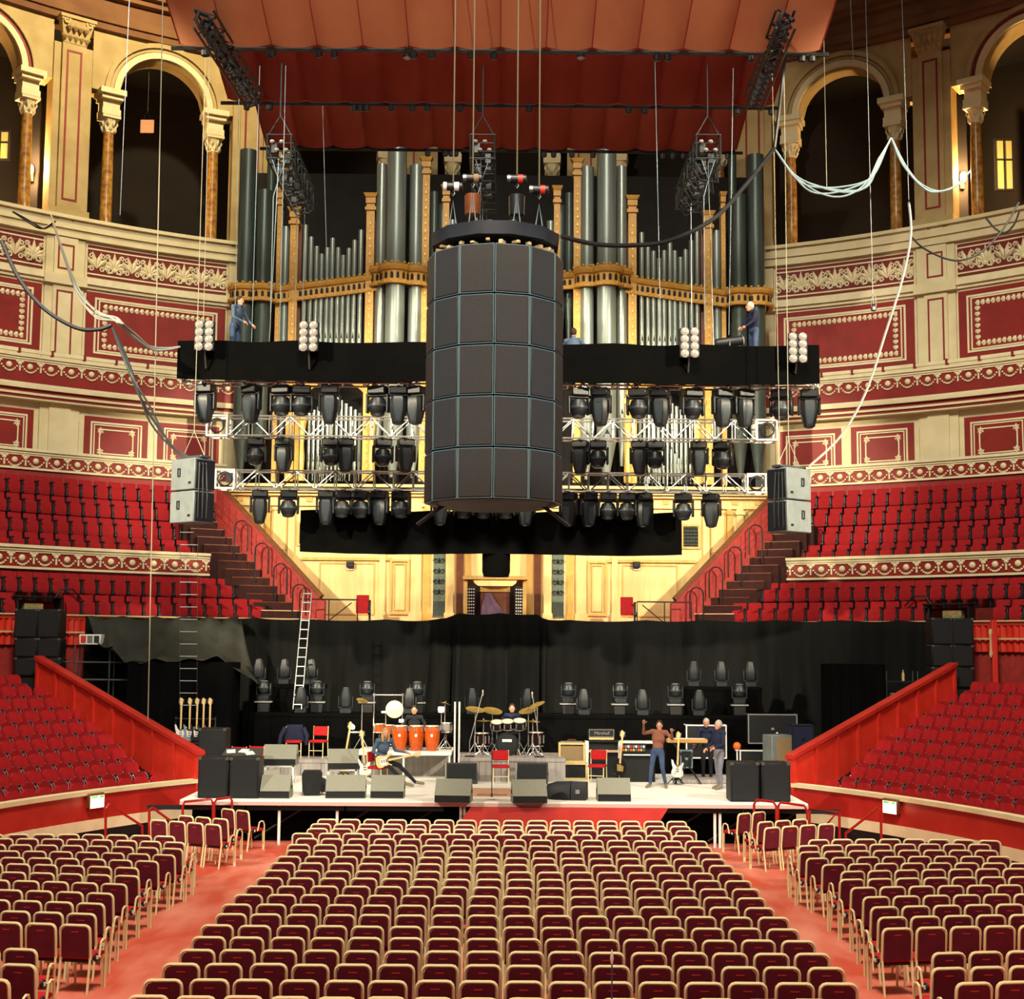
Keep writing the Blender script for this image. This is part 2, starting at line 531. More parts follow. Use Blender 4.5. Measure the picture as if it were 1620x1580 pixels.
BAY = 13.25
RIM = 19.5
def wall_part(p, name, fn, m, label=None):
    g = MB()
    fn(g)
    return obj(name, g, m, p, label=label)
def along(parent, mesh, m, name, t0, t1, r, z, per, el=HALL, off=0.0):
    t = t0
    sgn = 1 if t1 > t0 else -1
    d = DT((t0 + t1) / 2, per, r, el)
    n = max(1, int(round(abs(t1 - t0) / d)))
    for i in range(n):
        tt = t0 + (t1 - t0) * (i + .5 + off) / n
        o = obj(name, mesh, m, parent, EP(tt, r, el, z), (0, 0, ERZ(tt, r, el)))
    return n
def gallery_bay(k, wl):
    tc = BAY * k
    hb = BAY / 2
    tp = DT(tc, .72)                                 # half pilaster zone
    e0, e1 = tc - hb + tp, tc + hb - tp
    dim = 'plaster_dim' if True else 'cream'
    RA, SP, TOPZ = 1.62, 24.4, 27.0
    g = MB()                                         # spandrel wall with a round-arched opening
    n = 36
    vs, fs = [], []
    for i in range(n + 1):
        t = e0 + (e1 - e0) * i / n
        u = (t - tc) / DT(tc, 1.0)
        zl = SP + math.sqrt(max(0, RA * RA - u * u)) if abs(u) < RA else SP
        for r_, z_ in ((0, zl), (0, TOPZ), (.9, TOPZ), (.9, zl)):
            vs.append(EP(t, r_, HALL, z_))
    for i in range(n):
        for j in range(4):
            fs.append((i * 4 + j, i * 4 + (j + 1) % 4, i * 4 + 4 + (j + 1) % 4, i * 4 + 4 + j))
    g.add(vs, fs)
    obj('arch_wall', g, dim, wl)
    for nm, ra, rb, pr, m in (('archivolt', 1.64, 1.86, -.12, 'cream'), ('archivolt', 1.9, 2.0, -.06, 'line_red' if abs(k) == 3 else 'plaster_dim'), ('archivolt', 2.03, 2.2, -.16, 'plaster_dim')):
        g = MB()
        vs, fs = [], []
        for i in range(25):
            a = math.pi * i / 24
            for rr, dp in ((ra, .1), (rb, .1), (rb, pr), (ra, pr)):
                vs.append(EP(tc + DT(tc, rr * math.cos(a)), dp, HALL, SP + rr * math.sin(a)))
        for i in range(24):
            for j in range(4):
                fs.append((i * 4 + j, i * 4 + (j + 1) % 4, i * 4 + 4 + (j + 1) % 4, i * 4 + 4 + j))
        g.add(vs, fs)
        obj(nm, g, m, wl)
    for s_ in (-1, 1):                               # columns with entablature blocks
        tq = tc + DT(tc, s_ * 1.95)
        h = DT(tc, .34)
        g = MB()
        arc(g, tq - h, tq + h, 23.5, 23.72, -.22, .5)
        arc(g, tq - h * .9, tq + h * .9, 23.72, 24.05, -.16, .5)
        arc(g, tq - h * 1.15, tq + h * 1.15, 24.05, 24.2, -.34, .5)
        arc(g, tq - h * 1.4, tq + h * 1.4, 24.2, 24.4, -.46, .5)
        obj('impost_block', g, 'cream', wl)
        obj('capital', COLCAP, 'cream', wl, EP(tq, .12, HALL, 22.9), (0, 0, ERZ(tq, 0)))
        g = MB()
        g.lathe([(.26, 19.35), (.26, 19.5), (.21, 19.6), (.215, 20.6), (.205, 21.8), (.18, 22.92)], 14)
        p = EP(tq, .12)
        obj('column', g, 'marble', wl, p)
def pilaster(tp, wl, low=True):
    h = DT(tp, .7)
    g = MB()
    arc(g, tp - h, tp + h, RIM - .2, 25.75, -.08, .6)
    arc(g, tp - h * .62, tp + h * .62, RIM - .2, 25.75, -.2, 0)
    arc(g, tp - h * 1.05, tp + h * 1.05, RIM - .2, RIM + .25, -.26, 0)
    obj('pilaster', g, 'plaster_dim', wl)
    g = MB()
    arcframe(g, tp - h * .4, tp + h * .4, RIM + .55, 25.5, .07, -.215, -.19)
    obj('pilaster_line', g, 'line_red', wl)
    obj('pilaster_capital', PILCAP, 'plaster_dim', wl, EP(tp, -.1, HALL, 25.75), (0, 0, ERZ(tp, 0)))
    if low:
        g = MB()
        arc(g, tp - h, tp + h, 14.3, 18.75, -.06, .1)
        arc(g, tp - h * .6, tp + h * .6, 14.3, 18.75, -.14, .1)
        arc(g, tp - h * 1.1, tp + h * 1.1, 17.05, 17.4, -.26, .1)
        arc(g, tp - h, tp + h, 11.0, 12.9, -.08, .1)
        arc(g, tp - h * .55, tp + h * .55, 11.0, 12.9, -.15, .1)
        obj('pilaster', g, 'cream', wl)
        g = MB()
        arcframe(g, tp - h * .42, tp + h * .42, 17.6, 18.5, .06, -.155, -.13)
        arcframe(g, tp - h * .42, tp + h * .42, 14.5, 16.85, .06, -.155, -.13)
        obj('pilaster_line', g, 'line_red', wl)
def low_bay(k, wl):
    tc = BAY * k
    hb = BAY / 2 - DT(tc, .72)
    e0, e1 = tc - hb, tc + hb
    g = MB()
    arc(g, e0, e1, 17.36, 18.8, 0, .3)
    arc(g, e0, e1, 14.3, 17.1, 0, .3)
    arc(g, e0, e1, 11.0, 12.9, 0, .3)
    obj('bay_wall', g, 'cream', wl)
    g = MB()
    arc(g, e0, e1, 17.08, 17.2, -.1, .1)
    arc(g, e0, e1, 17.2, 17.42, -.2, .1)
    obj('cornice', g, 'cream_pale', wl)
    d = DT(tc, .08)
    fr = wall_part(wl, 'frieze', lambda g: arc(g, e0 + d, e1 - d, 17.52, 18.66, -.03, .05), 'frieze_red')
    g = MB()
    for z in (17.6, 18.5):
        arc(g, e0 + d, e1 - d, z, z + .05, -.05, 0)
    obj('frieze_line', g, 'cream_pale', fr)
    n = 8
    for i in range(n):
        tt = e0 + d + (e1 - e0 - 2 * d) * (i + .5) / n
        if abs(tt) > 58:
            continue
        obj('palmette' if i % 2 else 'lotus', PALMETTE if i % 2 else LOTUS, 'cream_pale', fr, EP(tt, -.03, HALL, 17.66), (0, 0, ERZ(tt, 0)), (1.0, 1.2, 1.0))
    # large red panel with cream lines and a leaf border
    pn = wall_part(wl, 'panel', lambda g: arc(g, e0 + d, e1 - d, 14.6, 16.98, -.05, .05), 'wall_red')
    u = DT(tc, 1.0)
    for nm, ins, wd in (('panel_line', .3, .07), ('panel_line', .44, .05)):
        g = MB()
        arcframe(g, e0 + d + u * ins, e1 - d - u * ins, 14.6 + ins * .62, 16.98 - ins * .62, wd, -.075, -.04)
        obj(nm, g, 'cream_pale', pn)
    g = MB()
    a0, a1, b0, b1 = e0 + d + u * .68, e1 - d - u * .68, 14.6 + .48, 16.98 - .48
    st = .18
    nn = int((a1 - a0) / (u * st))
    for i in range(nn + 1):
        tt = a0 + (a1 - a0) * i / nn
        for z in (b0, b1):
            M_ = Matrix.Translation(EP(tt, -.06, HALL, z)) @ Matrix.Rotation(ERZ(tt, 0), 4, 'Z')
            g.hull([(-.085, 0, 0), (.0, 0, .1), (.0, 0, -.1), (.08, 0, .08), (.08, 0, -.08), (.02, -.05, 0)], M_)
    mm = int((b1 - b0) / st)
    for i in range(1, mm):
        z = b0 + (b1 - b0) * i / mm
        for tt in (a0, a1):
            M_ = Matrix.Translation(EP(tt, -.06, HALL, z)) @ Matrix.Rotation(ERZ(tt, 0), 4, 'Z')
            g.hull([(0, 0, -.085), (.1, 0, .0), (-.1, 0, .0), (.08, 0, .08), (-.08, 0, .08), (0, -.05, .02)], M_)
    obj('leaf_border', g, 'cream_pale', pn, kind='stuff')
    # two smaller panels below the upper balcony
    for q in (0, 1):
        h0 = e0 + (e1 - e0) * q / 2 + u * .18
        h1 = e0 + (e1 - e0) * (q + 1) / 2 - u * .18
        p = wall_part(wl, 'panel', lambda g: arc(g, h0, h1, 10.95, 12.55, -.04, .05), 'wall_red')
        for ins, wd in ((.22, .06), (.33, .04), (.52, .045)):
            g = MB()
            arcframe(g, h0 + u * ins, h1 - u * ins, 10.95 + ins * .55, 12.55 - ins * .8, wd, -.065, -.03)
            obj('panel_line', g, 'cream_pale', p)
        for tt in (h0 + u * .58, h1 - u * .58):
            for z in (11.32, 12.06):
                obj('corner_flower', FLOWER, 'cream_pale', p, EP(tt, -.05, HALL, z), (0, 0, ERZ(tt, 0)))
    for q in (0, .5, 1):
        tt = e0 + (e1 - e0) * q
        obj('console_bracket', BRACKET, 'cream', wl, EP(tt, 0, HALL, 12.88), (0, 0, ERZ(tt, 0)))
def tier_front(wl, t0, t1, z0, z1, r, label=None, hanging=True):
    o = wall_part(wl, 'tier_front', lambda g: arc(g, t0, t1, z0, z1, r, r + .15), 'wall_red', label)
    g = MB()
    h = z1 - z0
    arc(g, t0, t1, z1 - .05, z1 + .04, r - .14, r + .2)
    arc(g, t0, t1, z1 - .13, z1 - .05, r - .08, r + .1)
    arc(g, t0, t1, z1 - .19, z1 - .13, r - .04, r + .1)
    arc(g, t0, t1, z0, z0 + .07, r - .06, r + .1)
    obj('moulding', g, 'cream_pale', o)
    along(o, MEDALLION, 'cream_pale', 'medallion', t0, t1, r - .01, z1 - .36, PER)
    along(o, SWAG, 'cream_pale', 'swag', t0, t1, r - .01, z1 - .38, PER)
    along(o, TIE, 'cream_pale', 'ribbon_tie', t0, t1, r - .01, z1 - .32, PER, off=.5)
    return o

walls = {}
for nm, lb, ks in (('wall_left', 'tiered curved hall wall to the left of the organ', (-2, -3, -4)), ('wall_back', 'arcaded gallery wall behind the organ', (-1, 0, 1)), ('wall_right', 'tiered curved hall wall to the right of the organ', (2, 3, 4))):
    wl = setting(nm, lb)
    walls[nm] = wl
    for k in ks:
        gallery_bay(k, wl)
    for tp in ([-1.5 * BAY, -2.5 * BAY, -3.5 * BAY] if ks[0] == -2 else [1.5 * BAY, 2.5 * BAY, 3.5 * BAY] if ks[0] == 2 else [-.5 * BAY, .5 * BAY]):
        pilaster(tp, wl, abs(tp) > 15)
    lo, hi = (min(ks) - .5) * BAY, (max(ks) + .5) * BAY
    hi2, lo2 = hi, lo
    g = MB()                                         # gallery parapet rim
    arc(g, lo2, hi2, 18.78, 19.05, -.18, .3)
    arc(g, lo2, hi2, 19.05, 19.38, -.26, .3)
    arc(g, lo2, hi2, 19.38, 19.5, -.38, .3)
    obj('gallery_parapet', g, 'cream', wl)
    obj('gallery_floor', arc(MB(), lo2, hi2, 19.2, 19.42, .2, 5), 'dark', wl)
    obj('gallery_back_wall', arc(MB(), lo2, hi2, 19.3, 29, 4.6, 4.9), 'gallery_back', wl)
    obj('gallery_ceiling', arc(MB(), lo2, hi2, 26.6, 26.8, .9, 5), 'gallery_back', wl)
    g = MB()
    arc(g, lo2, hi2, 26.6, 26.85, -.2, .9)
    arc(g, lo2, hi2, 26.85, 27.15, -.3, .9)
    arc(g, lo2, hi2, 27.15, 27.75, -.15, .9)
    arc(g, lo2, hi2, 27.75, 27.95, -.45, .9)
    arc(g, lo2, hi2, 27.95, 28.2, -.7, .9)
    obj('entablature', g, 'cove', wl)
    g = MB()                                         # cove curving in below the dome
    vs, fs = [], []
    nt = 20
    pro = [(-.5, 28.2), (-.6, 29.2), (-1.0, 30.4), (-1.8, 31.6), (-3.2, 32.8), (-5.5, 34.0)]
    for i in range(nt + 1):
        t = lo2 + (hi2 - lo2) * i / nt
        for r_, z_ in pro:
            vs.append(EP(t, r_, HALL, z_))
    np_ = len(pro)
    for i in range(nt):
        for j in range(np_ - 1):
            fs.append((i * np_ + j, i * np_ + j + 1, i * np_ + np_ + j + 1, i * np_ + np_ + j))
    g.add(vs, fs)
    obj('cove', g, 'cove', wl)
    if nm != 'wall_back':
        for k in ks:
            low_bay(k, wl)
        sg = -1 if ks[0] < 0 else 1
        i0, i1 = sg * 20.6, sg * 59
        # upper balcony front with rail, garlands and striped mouldings
        bf = tier_front(wl, i0, i1, 13.3, 14.28, -.55)
        g = MB()
        for z0_, z1_, r_ in ((13.18, 13.3, -.62), (12.98, 13.06, -.5), (12.84, 12.9, -.42)):
            arc(g, i0, i1, z0_, z1_, r_, 0)
        obj('moulding', g, 'cream', bf)
        g = MB()
        arc(g, i0, i1, 13.06, 13.18, -.5, 0)
        arc(g, i0, i1, 12.9, 12.98, -.44, 0)
        obj('stripe', g, 'line_red', bf)
        n = 17
        for i in range(n):
            ta, tb = i0 + (i1 - i0) * i / n, i0 + (i1 - i0) * (i + .93) / n
            obj('rail_bar', arc(MB(), ta, tb, 14.4, 14.52, -.62, -.5), 'cream_pale', bf)
            obj('rail_bracket', arc(MB(), tb, tb + (tb - ta) * .06, 14.25, 14.56, -.66, -.45), 'line_red', bf)
        tier_front(wl, i0 * 1.04, i1, 10.36, 11.02, -1.0)
        tier_front(wl, sg * 21.1, sg * 59, 6.86, 7.56, -4.5)

# lit sconces on the gallery back wall of the outer bays
for sg, sx, sy, lb in ((-1, 48, 268, 'lit brass wall sconce in the gallery arch at the far left'), (1, 1524, 280, 'lit brass wall sconce in the gallery arch at the far right')):
    p = at(sx, sy, 50.5 if sg < 0 else 50.3)
    s_ = thing('wall_sconce', lb, 'lamp', p)
    obj('bulb', MB().ball((0, 0, 0), (.12, .12, .2), 10, 6), 'bulb', s_)
    obj('backplate', MB().cbox((0, .14, -.1), (.16, .06, .6), .02), 'brass', s_)
    obj('arm', MB().tube([(0, .12, -.3), (0, .02, -.32), (0, 0, -.2)], .02), 'brass', s_)
    g = bpy.data.lights.new('sconce_light', 'POINT')
    g.energy = 1100
    g.color = (1, .6, .25)
    g.shadow_soft_size = .15
    lo_ = bpy.data.objects.new('sconce_light', g)
    lo_.location = p + Vector((0, -.3, 0))
    col.objects.link(lo_)
    # small pier that carries the sconce
    obj('gallery_pier', MB().cbox((p.x, p.y + .45, 22), (.5, .5, 5.2), .03), 'gallery_back', walls['wall_left' if sg < 0 else 'wall_right'])

# ---------------------------------------------------------------- choir tiers left and right of the organ
ROWS = [(-1.6, 10.08, 22.6), (-2.4, 9.38, 22.6), (-3.2, 8.68, 22.6), (-3.95, 8.02, 22.6), (-5.15, 6.72, 20.9), (-5.85, 6.05, 19.8)]
for sg, side in ((-1, 'left'), (1, 'right')):
    fc = setting('floor_choir_' + side, 'stepped choir tier beside the organ, ' + side)
    for r_, zt, te in ROWS:
        g = MB()
        arc(g, sg * te, sg * 60, zt - 1.7, zt - .87, r_ - .38, r_ + .45)
        obj('step', g, 'carpet', fc)
    # walls that close the back of each seating block
    obj('back_wall', arc(MB(), sg * 20.6, sg * 60, 8.2, 10.4, -.98, -.85), 'brick_red', fc)
    obj('back_wall', arc(MB(), sg * 21.2, sg * 60, 4.6, 6.9, -4.45, -4.36), 'brick_red', fc)
    # rail and front wall of the choir
    wf = setting('wall_choir_' + side, 'low red wall with brass rail in front of the choir, ' + side)
    obj('wall', arc(MB(), sg * 15.3, sg * 60, 1.2, 5.3, -6.45, -6.3), 'brick_red', wf)
    obj('rail', arc(MB(), sg * 15.3, sg * 60, 5.3, 5.42, -6.57, -6.27), 'arena_red', wf)
    obj('brass_rail', MB().tube([EP(sg * (15.3 + i * 2), -6.59, HALL, 5.43) for i in range(23)], .03, 6), 'ply', wf)
    # pleated red curtain under the rail at the outer ends
    g = MB()
    vs, fs = [], []
    n = 90
    for i in range(n + 1):
        t = sg * (33.0 + 13 * i / n)
        rr = -6.55 + .04 * math.sin(i * 1.9)
        vs += [EP(t, rr, HALL, 4.55), EP(t, rr, HALL, 5.3)]
    for i in range(n):
        fs.append((2 * i, 2 * i + 1, 2 * i + 3, 2 * i + 2))
    g.add(vs, fs)
    obj('pleated_curtain', g, 'side_red', wf)
    obj('brass_rail', arc(MB(), sg * 33, sg * 46, 4.9, 4.95, -6.66, -6.62), 'ply', wf)
    # stair with sloping parapet between the seats and the organ
    p0, p1 = Vector((sg * 9.55, 49.0, 0)), Vector((sg * 5.8, 47.5, 0))
    z0, z1 = 9.95, 6.12
    ws = setting('wall_stair_' + side, 'sloping red stair parapet with brown handrail, ' + side)
    dn = (p1 - p0).normalized()
    nn = Vector((dn.y, -dn.x, 0)) * (1 if sg < 0 else -1)
    if nn.y > 0:
        nn = -nn
    g = MB()
    vs = []
    for off in (-.12, .12):
        for p, z in ((p0, z0), (p1, z1)):
            q = p + nn * off
            vs += [(q.x, q.y, z - 2.2), (q.x, q.y, z)]
    g.add(vs, [(0, 1, 3, 2), (4, 6, 7, 5), (1, 5, 7, 3), (0, 2, 6, 4), (0, 4, 5, 1), (2, 3, 7, 6)])
    obj('parapet', g, 'brick_red', ws)
    g = MB()
    q0, q1 = p0 + Vector((0, 0, z0 + .05)), p1 + Vector((0, 0, z1 + .05))
    g.tube([q0, q1], .12, 4)
    obj('handrail', g, 'brown_wood', ws)
    obj('newel', MB().cbox((p1.x, p1.y, 5.55), (.3, .3, 1.05), .03), 'brick_red', ws)
    # course lines: the parapet is faced with long bricks
    nb = 15
    for i in range(nb):
        a, b = i / nb, (i + .92) / nb
        for lv in range(1, 4):
            pa, pb = p0.lerp(p1, a), p0.lerp(p1, b)
            za, zb = z0 + (z1 - z0) * a - lv * .27 - .08, z0 + (z1 - z0) * b - lv * .27 - .08
            g = MB()
            q, q2 = pa + nn * .12, pb + nn * .12
            r0_, r1_ = pa + nn * .145, pb + nn * .145
            g.add([(q.x, q.y, za), (q2.x, q2.y, zb), (q2.x, q2.y, zb + .25), (q.x, q.y, za + .25), (r0_.x, r0_.y, za), (r1_.x, r1_.y, zb), (r1_.x, r1_.y, zb + .25), (r0_.x, r0_.y, za + .25)],
                  [(0, 1, 2, 3), (7, 6, 5, 4), (0, 4, 5, 1), (1, 5, 6, 2), (2, 6, 7, 3), (3, 7, 4, 0)])
            obj('brick', g, 'brick_red', ws)
    st = setting('floor_stair_' + side, 'dark carpeted choir stair, ' + side)
    ns = 14
    for i in range(ns):
        a = (i + .5) / ns
        c = p0.lerp(p1, a) + Vector((sg * .7, -.12, 0))
        z = z0 + (z1 - z0) * a - 1.1
        rt = ERZ(math.degrees(math.asin(max(-1, min(1, c.x / 24.0)))), -4)
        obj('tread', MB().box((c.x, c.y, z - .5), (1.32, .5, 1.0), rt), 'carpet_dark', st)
        d_ = Vector((math.sin(rt), -math.cos(rt), 0)) * .24
        obj('nosing', MB().box((c.x + d_.x, c.y + d_.y, z + .012), (1.32, .05, .03), rt), 'step_nose' if i in (11, 13) else 'brown_wood', st)  # light on two low steps put into a paler nosing colour
    words = ['topmost', 'second', 'third', 'lowest']
    for j, a in enumerate((.3, .5, .68, .86)):
        c = p0.lerp(p1, a) + nn * .45
        z = z0 + (z1 - z0) * a - 1.1
        hp = thing('stair_handrail', f'black arched stair handrail, {words[j]} of four on the {side} choir stair', 'handrail', (c.x, c.y, z), 0, 'hoop handrails on the choir stairs')
        w_ = .22
        hoop = [(-w_ * sg, 0, 0), (-w_ * sg, 0, .8)] + [(-w_ * sg * math.cos(R(b)), 0, .8 + w_ * math.sin(R(b))) for b in (30, 60, 90, 120, 150)] + [(w_ * sg, 0, .8), (w_ * sg, 0, -.25)]
        obj('hoop', MB().tube(hoop, .025, 6), 'cable_black', hp)
    # guard rail at the foot of the stair
    ga = at(475 if sg < 0 else 1008, 944, 46.6)
    gb = at(566 if sg < 0 else 1094, 944, 46.9)
    gr = thing('guard_rail', f'black metal guard rail with diagonal brace at foot of {side} choir stair', 'railing', (ga.x, ga.y, 5.35), 0)
    dx, dy = gb.x - ga.x, gb.y - ga.y
    obj('rail', MB().tube([(0, 0, 0), (0, 0, .72), (dx, dy, .72), (dx, dy, 0)], .025, 6), 'cable_black', gr)
    obj('post', MB().tube([(dx / 2, dy / 2, 0), (dx / 2, dy / 2, .72)], .02, 6), 'cable_black', gr)
    obj('brace', MB().tube([(dx * (.1 if sg > 0 else .9), dy * .5, .62), (dx * .5, dy * .5, .04)], .02, 6), 'cable_black', gr)
pp = at(1572, 1000, 41.2)
g = MB()
g.cbox((pp.x, pp.y, 3.6), (.16, .16, 3.7), .02)
obj('newel_post', g, 'side_red', walls['wall_right'])
obj('newel_bead', MB().lathe([(.03, 4.4), (.06, 4.5), (.03, 4.6), (.03, 5.0), (.06, 5.1), (.03, 5.2)], 8, (pp.x - .12, pp.y - .08, 0)), 'ply', walls['wall_right'])
# lit windows at the back of the outermost gallery bays
for n_, (x0_, x1_, y0_, y1_, Yw) in enumerate(((1574, 1603, 222, 300, 51.2), (-12, 13, 208, 252, 51.6))):
    a_, b_ = at(x0_, y0_, Yw), at(x1_, y1_, Yw)
    wn = setting(f'window_{n_ + 1}', 'dim yellow-green lit window at the back of the gallery')
    wd_, ht_ = b_.x - a_.x, a_.z - b_.z
    obj('pane', MB().box(((a_.x + b_.x) / 2, Yw, (a_.z + b_.z) / 2), (wd_, .03, ht_)), 'pane_glow', wn)
    g = MB().frame(a_.x - .05, b_.x + .05, b_.z - .05, a_.z + .05, .07, Yw - .05, Yw + .02)
    g.box(((a_.x + b_.x) / 2, Yw - .03, (a_.z + b_.z) / 2), (.05, .04, ht_))
    g.box(((a_.x + b_.x) / 2, Yw - .03, a_.z - ht_ * .4), (wd_, .04, .05))
    obj('window_frame', g, 'dark', wn)
choir_base = setting('floor_choir_centre', 'platform at the foot of the organ case')
obj('platform', MB().box((0, 48.6, 4.5), (12.5, 3.4, 1.75)), 'arena_red', choir_base)

# ---------------------------------------------------------------- stalls left and right of the stage
WT = 39.6                                            # where the stalls side wall meets the arena wall
for sg, side in ((-1, 'left'), (1, 'right')):
    wa = setting('wall_arena_' + side, 'curved red arena wall with cream rail, ' + side)
    a0, a1 = sg * WT, sg * 88
    obj('wall', arc(MB(), a0, a1, .55, 1.12, 0, .15, ARENA, 2), 'arena_red', wa)
    obj('rail', arc(MB(), a0, a1, 1.12, 1.22, -.06, .2, ARENA, 2), 'cream', wa)
    obj('plinth', arc(MB(), a0, a1, .3, .55, -.02, .15, ARENA, 2), 'cream_pale', wa)
    obj('skirting', arc(MB(), a0, a1, 0, .3, 0, .15, ARENA, 2), 'black', wa)
    fs_ = setting('floor_stalls_' + side, 'raked stalls steps, ' + side)
    for k in range(9):
        obj('step', arc(MB(), sg * (WT + .4), sg * 86, -.2, .5 + .3 * k, .15 + .8 * k, .95 + .8 * k, ARENA, 2), 'carpet', fs_)
    # side wall that slopes up towards the choir, in framed panels
    p0 = EP(sg * WT, 0, ARENA)
    nrm = Vector((math.sin(R(sg * WT)) / ARENA[0], math.cos(R(sg * WT)) / ARENA[1], 0)).normalized()
    L = 6.6
    ws = setting('wall_stalls_' + side, 'bright red sloping side wall of the stalls, ' + side)
    tg = Vector((-nrm.y, nrm.x, 0))
    rzw = math.atan2(nrm.y, nrm.x)
    def zt(l):
        return 1.9 + (4.18 - 1.9) * l / L
    def zb(l):
        return .6 + (3.1 - .6) * l / L
    n = 8
    for i in range(n):
        l0, l1 = L * i / n, L * (i + 1) / n
        g = MB()
        g.prism([(l0 + .02, zb(l0)), (l1 - .02, zb(l1)), (l1 - .02, zt(l1)), (l0 + .02, zt(l0))], -.06, .06)
        obj('panel', g, 'side_red', ws, p0, (0, 0, rzw))
    for i in range(n + 1):
        l0 = L * i / n
        obj('post', MB().box((l0, 0, (zb(l0) + zt(l0)) / 2), (.1, .22, zt(l0) - zb(l0))), 'side_red', ws, p0, (0, 0, rzw))
    g = MB()
    g.prism([(-.08, zt(-.08) - .06), (L + .08, zt(L + .08) - .06), (L + .08, zt(L + .08) + .04), (-.08, zt(-.08) + .04)], -.15, .15)
    obj('rail', g, 'arena_red', ws, p0, (0, 0, rzw))
    # aisle steps with pale nosings along the wall
    for i in range(16):
        l = .5 + .4 * i
        zz = .62 + .152 * i
        c = p0 + nrm * l - tg * (-.62 * 1) * (1 if sg < 0 else -1)
        obj('aisle_step', MB().box((c.x, c.y, zz - .4), (.42, .95, .8), rzw), 'carpet', fs_)
        c2 = c - nrm * .18
        obj('nosing', MB().box((c2.x, c2.y, zz + .01), (.07, .95, .035), rzw), 'step_nose', fs_)

# ---------------------------------------------------------------- stage
stage = thing('stage', 'white-topped concert stage on black trussed legs behind the front row', 'stage', (0, 33.9, 0))
obj('deck', MB().box((0, 1.7, .98), (14.5, 3.4, .1)), 'deck', stage)
obj('deck', MB().box((0, 7.3, .98), (15.4, 7.8, .1)), 'deck', stage)
obj('deck_edge', MB().box((0, -.02, .955), (14.5, .05, .08)), 'deck_edge', stage)
obj('back_skirt', MB().box((0, .9, .46), (14.3, .05, .92)), 'black_cloth', stage)
for x in (-6.9, -4.6, -2.3, 2.3, 4.6, 6.9):
    obj('fascia_bar', MB().box((x, .12, .84), (2.25, .06, .1)), 'black', stage)
for px in (442, 534, 729, 735, 1125, 1133, 1171):
    p = onz(px, 1335, 0.0)
    obj('leg', MB().tube([(p.x, .15, 0), (p.x, .15, .93)], .035, 8), 'white_metal', stage)
for x in (-6.2, -5.0, -3.4, -1.9, 4.4, 5.6, 6.6):
    obj('brace', MB().tube([(x - .6, .5, .1), (x + .6, .5, .85)], .025, 6), 'black', stage)
g = MB()
q0, q1 = onz(735, 1298, .35), onz(1040, 1298, .35)
g.hull([(-.55, -.05, .91), (4.0, -.05, .91), (-.55, -.1, .91), (4.0, -.1, .91), (-1.2, -.22, .0), (3.4, -.22, 0), (-1.2, -.17, 0), (3.4, -.17, 0)])
obj('red_skirt', g, 'arena_red', stage)

# ================================================================ PIPE ORGAN
OY = 50.0
organ = thing('pipe_organ', 'huge pipe organ with grey pipes, gilt bands and cream wooden case', 'organ', (0, OY, 0))
def ox(px, py):                                      # left-hand photo column -> x, z on the organ front
    p = at(px, py, OY)
    return p.x + .08, p.z
def organ_part(name, g, m, mirror=True, loc=(0, 0, 0), kind=None):
    me = g.mesh(name)
    a = obj(name, me, m, organ, loc, kind=kind)
    if mirror:
        g2 = MB()
        g2.add([(-x, y, z) for x, y, z in g.v], [f[::-1] for f in g.f])
        obj(name, g2, m, organ, (-loc[0], loc[1], loc[2]), kind=kind)
    return a
def pipe(px, wpx, ytop, ymouth, yfoot, m='pipe', dy=0.0, seg=14):
    x, zt = ox(px, ytop)
    zm, zf = ox(px, ymouth)[1], ox(px, yfoot)[1]
    x = ox(px, (ytop + ymouth) / 2)[0]
    r = wpx / 2 / F_PX * 50.5
    g = MB()
    g.lathe([(r * .3, zf), (r * .34, zf + .12), (r * .95, zm - .05), (r, zm), (r, zt), (r * .86, zt), (r * .86, zt - .4)], seg, cap=False)
    organ_part('pipe', g, m, loc=(x, dy, 0))
    g = MB()
    g.hull([(x - r * .5, dy - r * .92, zm + .12), (x + r * .5, dy - r * .92, zm + .12), (x, dy - r * 1.04, zm + .45), (x - r * .5, dy - r * .7, zm + .12), (x + r * .5, dy - r * .7, zm + .12)])
    organ_part('pipe_mouth', g, 'mouth')
# backdrop chamber of the organ
g = MB()
g.box((0, 2.2, 14), (18.6, .2, 16))
obj('chamber_back', g, 'dark', organ)
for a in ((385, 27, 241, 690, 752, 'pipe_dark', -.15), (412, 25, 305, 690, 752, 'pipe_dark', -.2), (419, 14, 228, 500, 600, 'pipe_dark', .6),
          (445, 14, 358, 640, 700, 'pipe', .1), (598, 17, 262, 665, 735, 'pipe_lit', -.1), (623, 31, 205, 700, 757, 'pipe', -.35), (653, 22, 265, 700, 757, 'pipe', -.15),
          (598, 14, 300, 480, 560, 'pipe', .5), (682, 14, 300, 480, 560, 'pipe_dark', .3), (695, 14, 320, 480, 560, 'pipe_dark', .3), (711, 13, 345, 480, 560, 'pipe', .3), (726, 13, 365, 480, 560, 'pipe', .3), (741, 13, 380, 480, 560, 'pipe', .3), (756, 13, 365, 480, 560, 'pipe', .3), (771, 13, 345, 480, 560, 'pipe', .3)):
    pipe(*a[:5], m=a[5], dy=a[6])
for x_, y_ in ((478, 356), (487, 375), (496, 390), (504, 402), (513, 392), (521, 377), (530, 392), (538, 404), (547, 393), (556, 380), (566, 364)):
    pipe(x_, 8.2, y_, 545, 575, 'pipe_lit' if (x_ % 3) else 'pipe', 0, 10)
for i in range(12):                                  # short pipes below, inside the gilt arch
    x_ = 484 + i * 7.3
    pipe(x_, 5.5, 625 + abs(i - 5.5) * 5, 735, 760, 'pipe_lit', .12, 8)
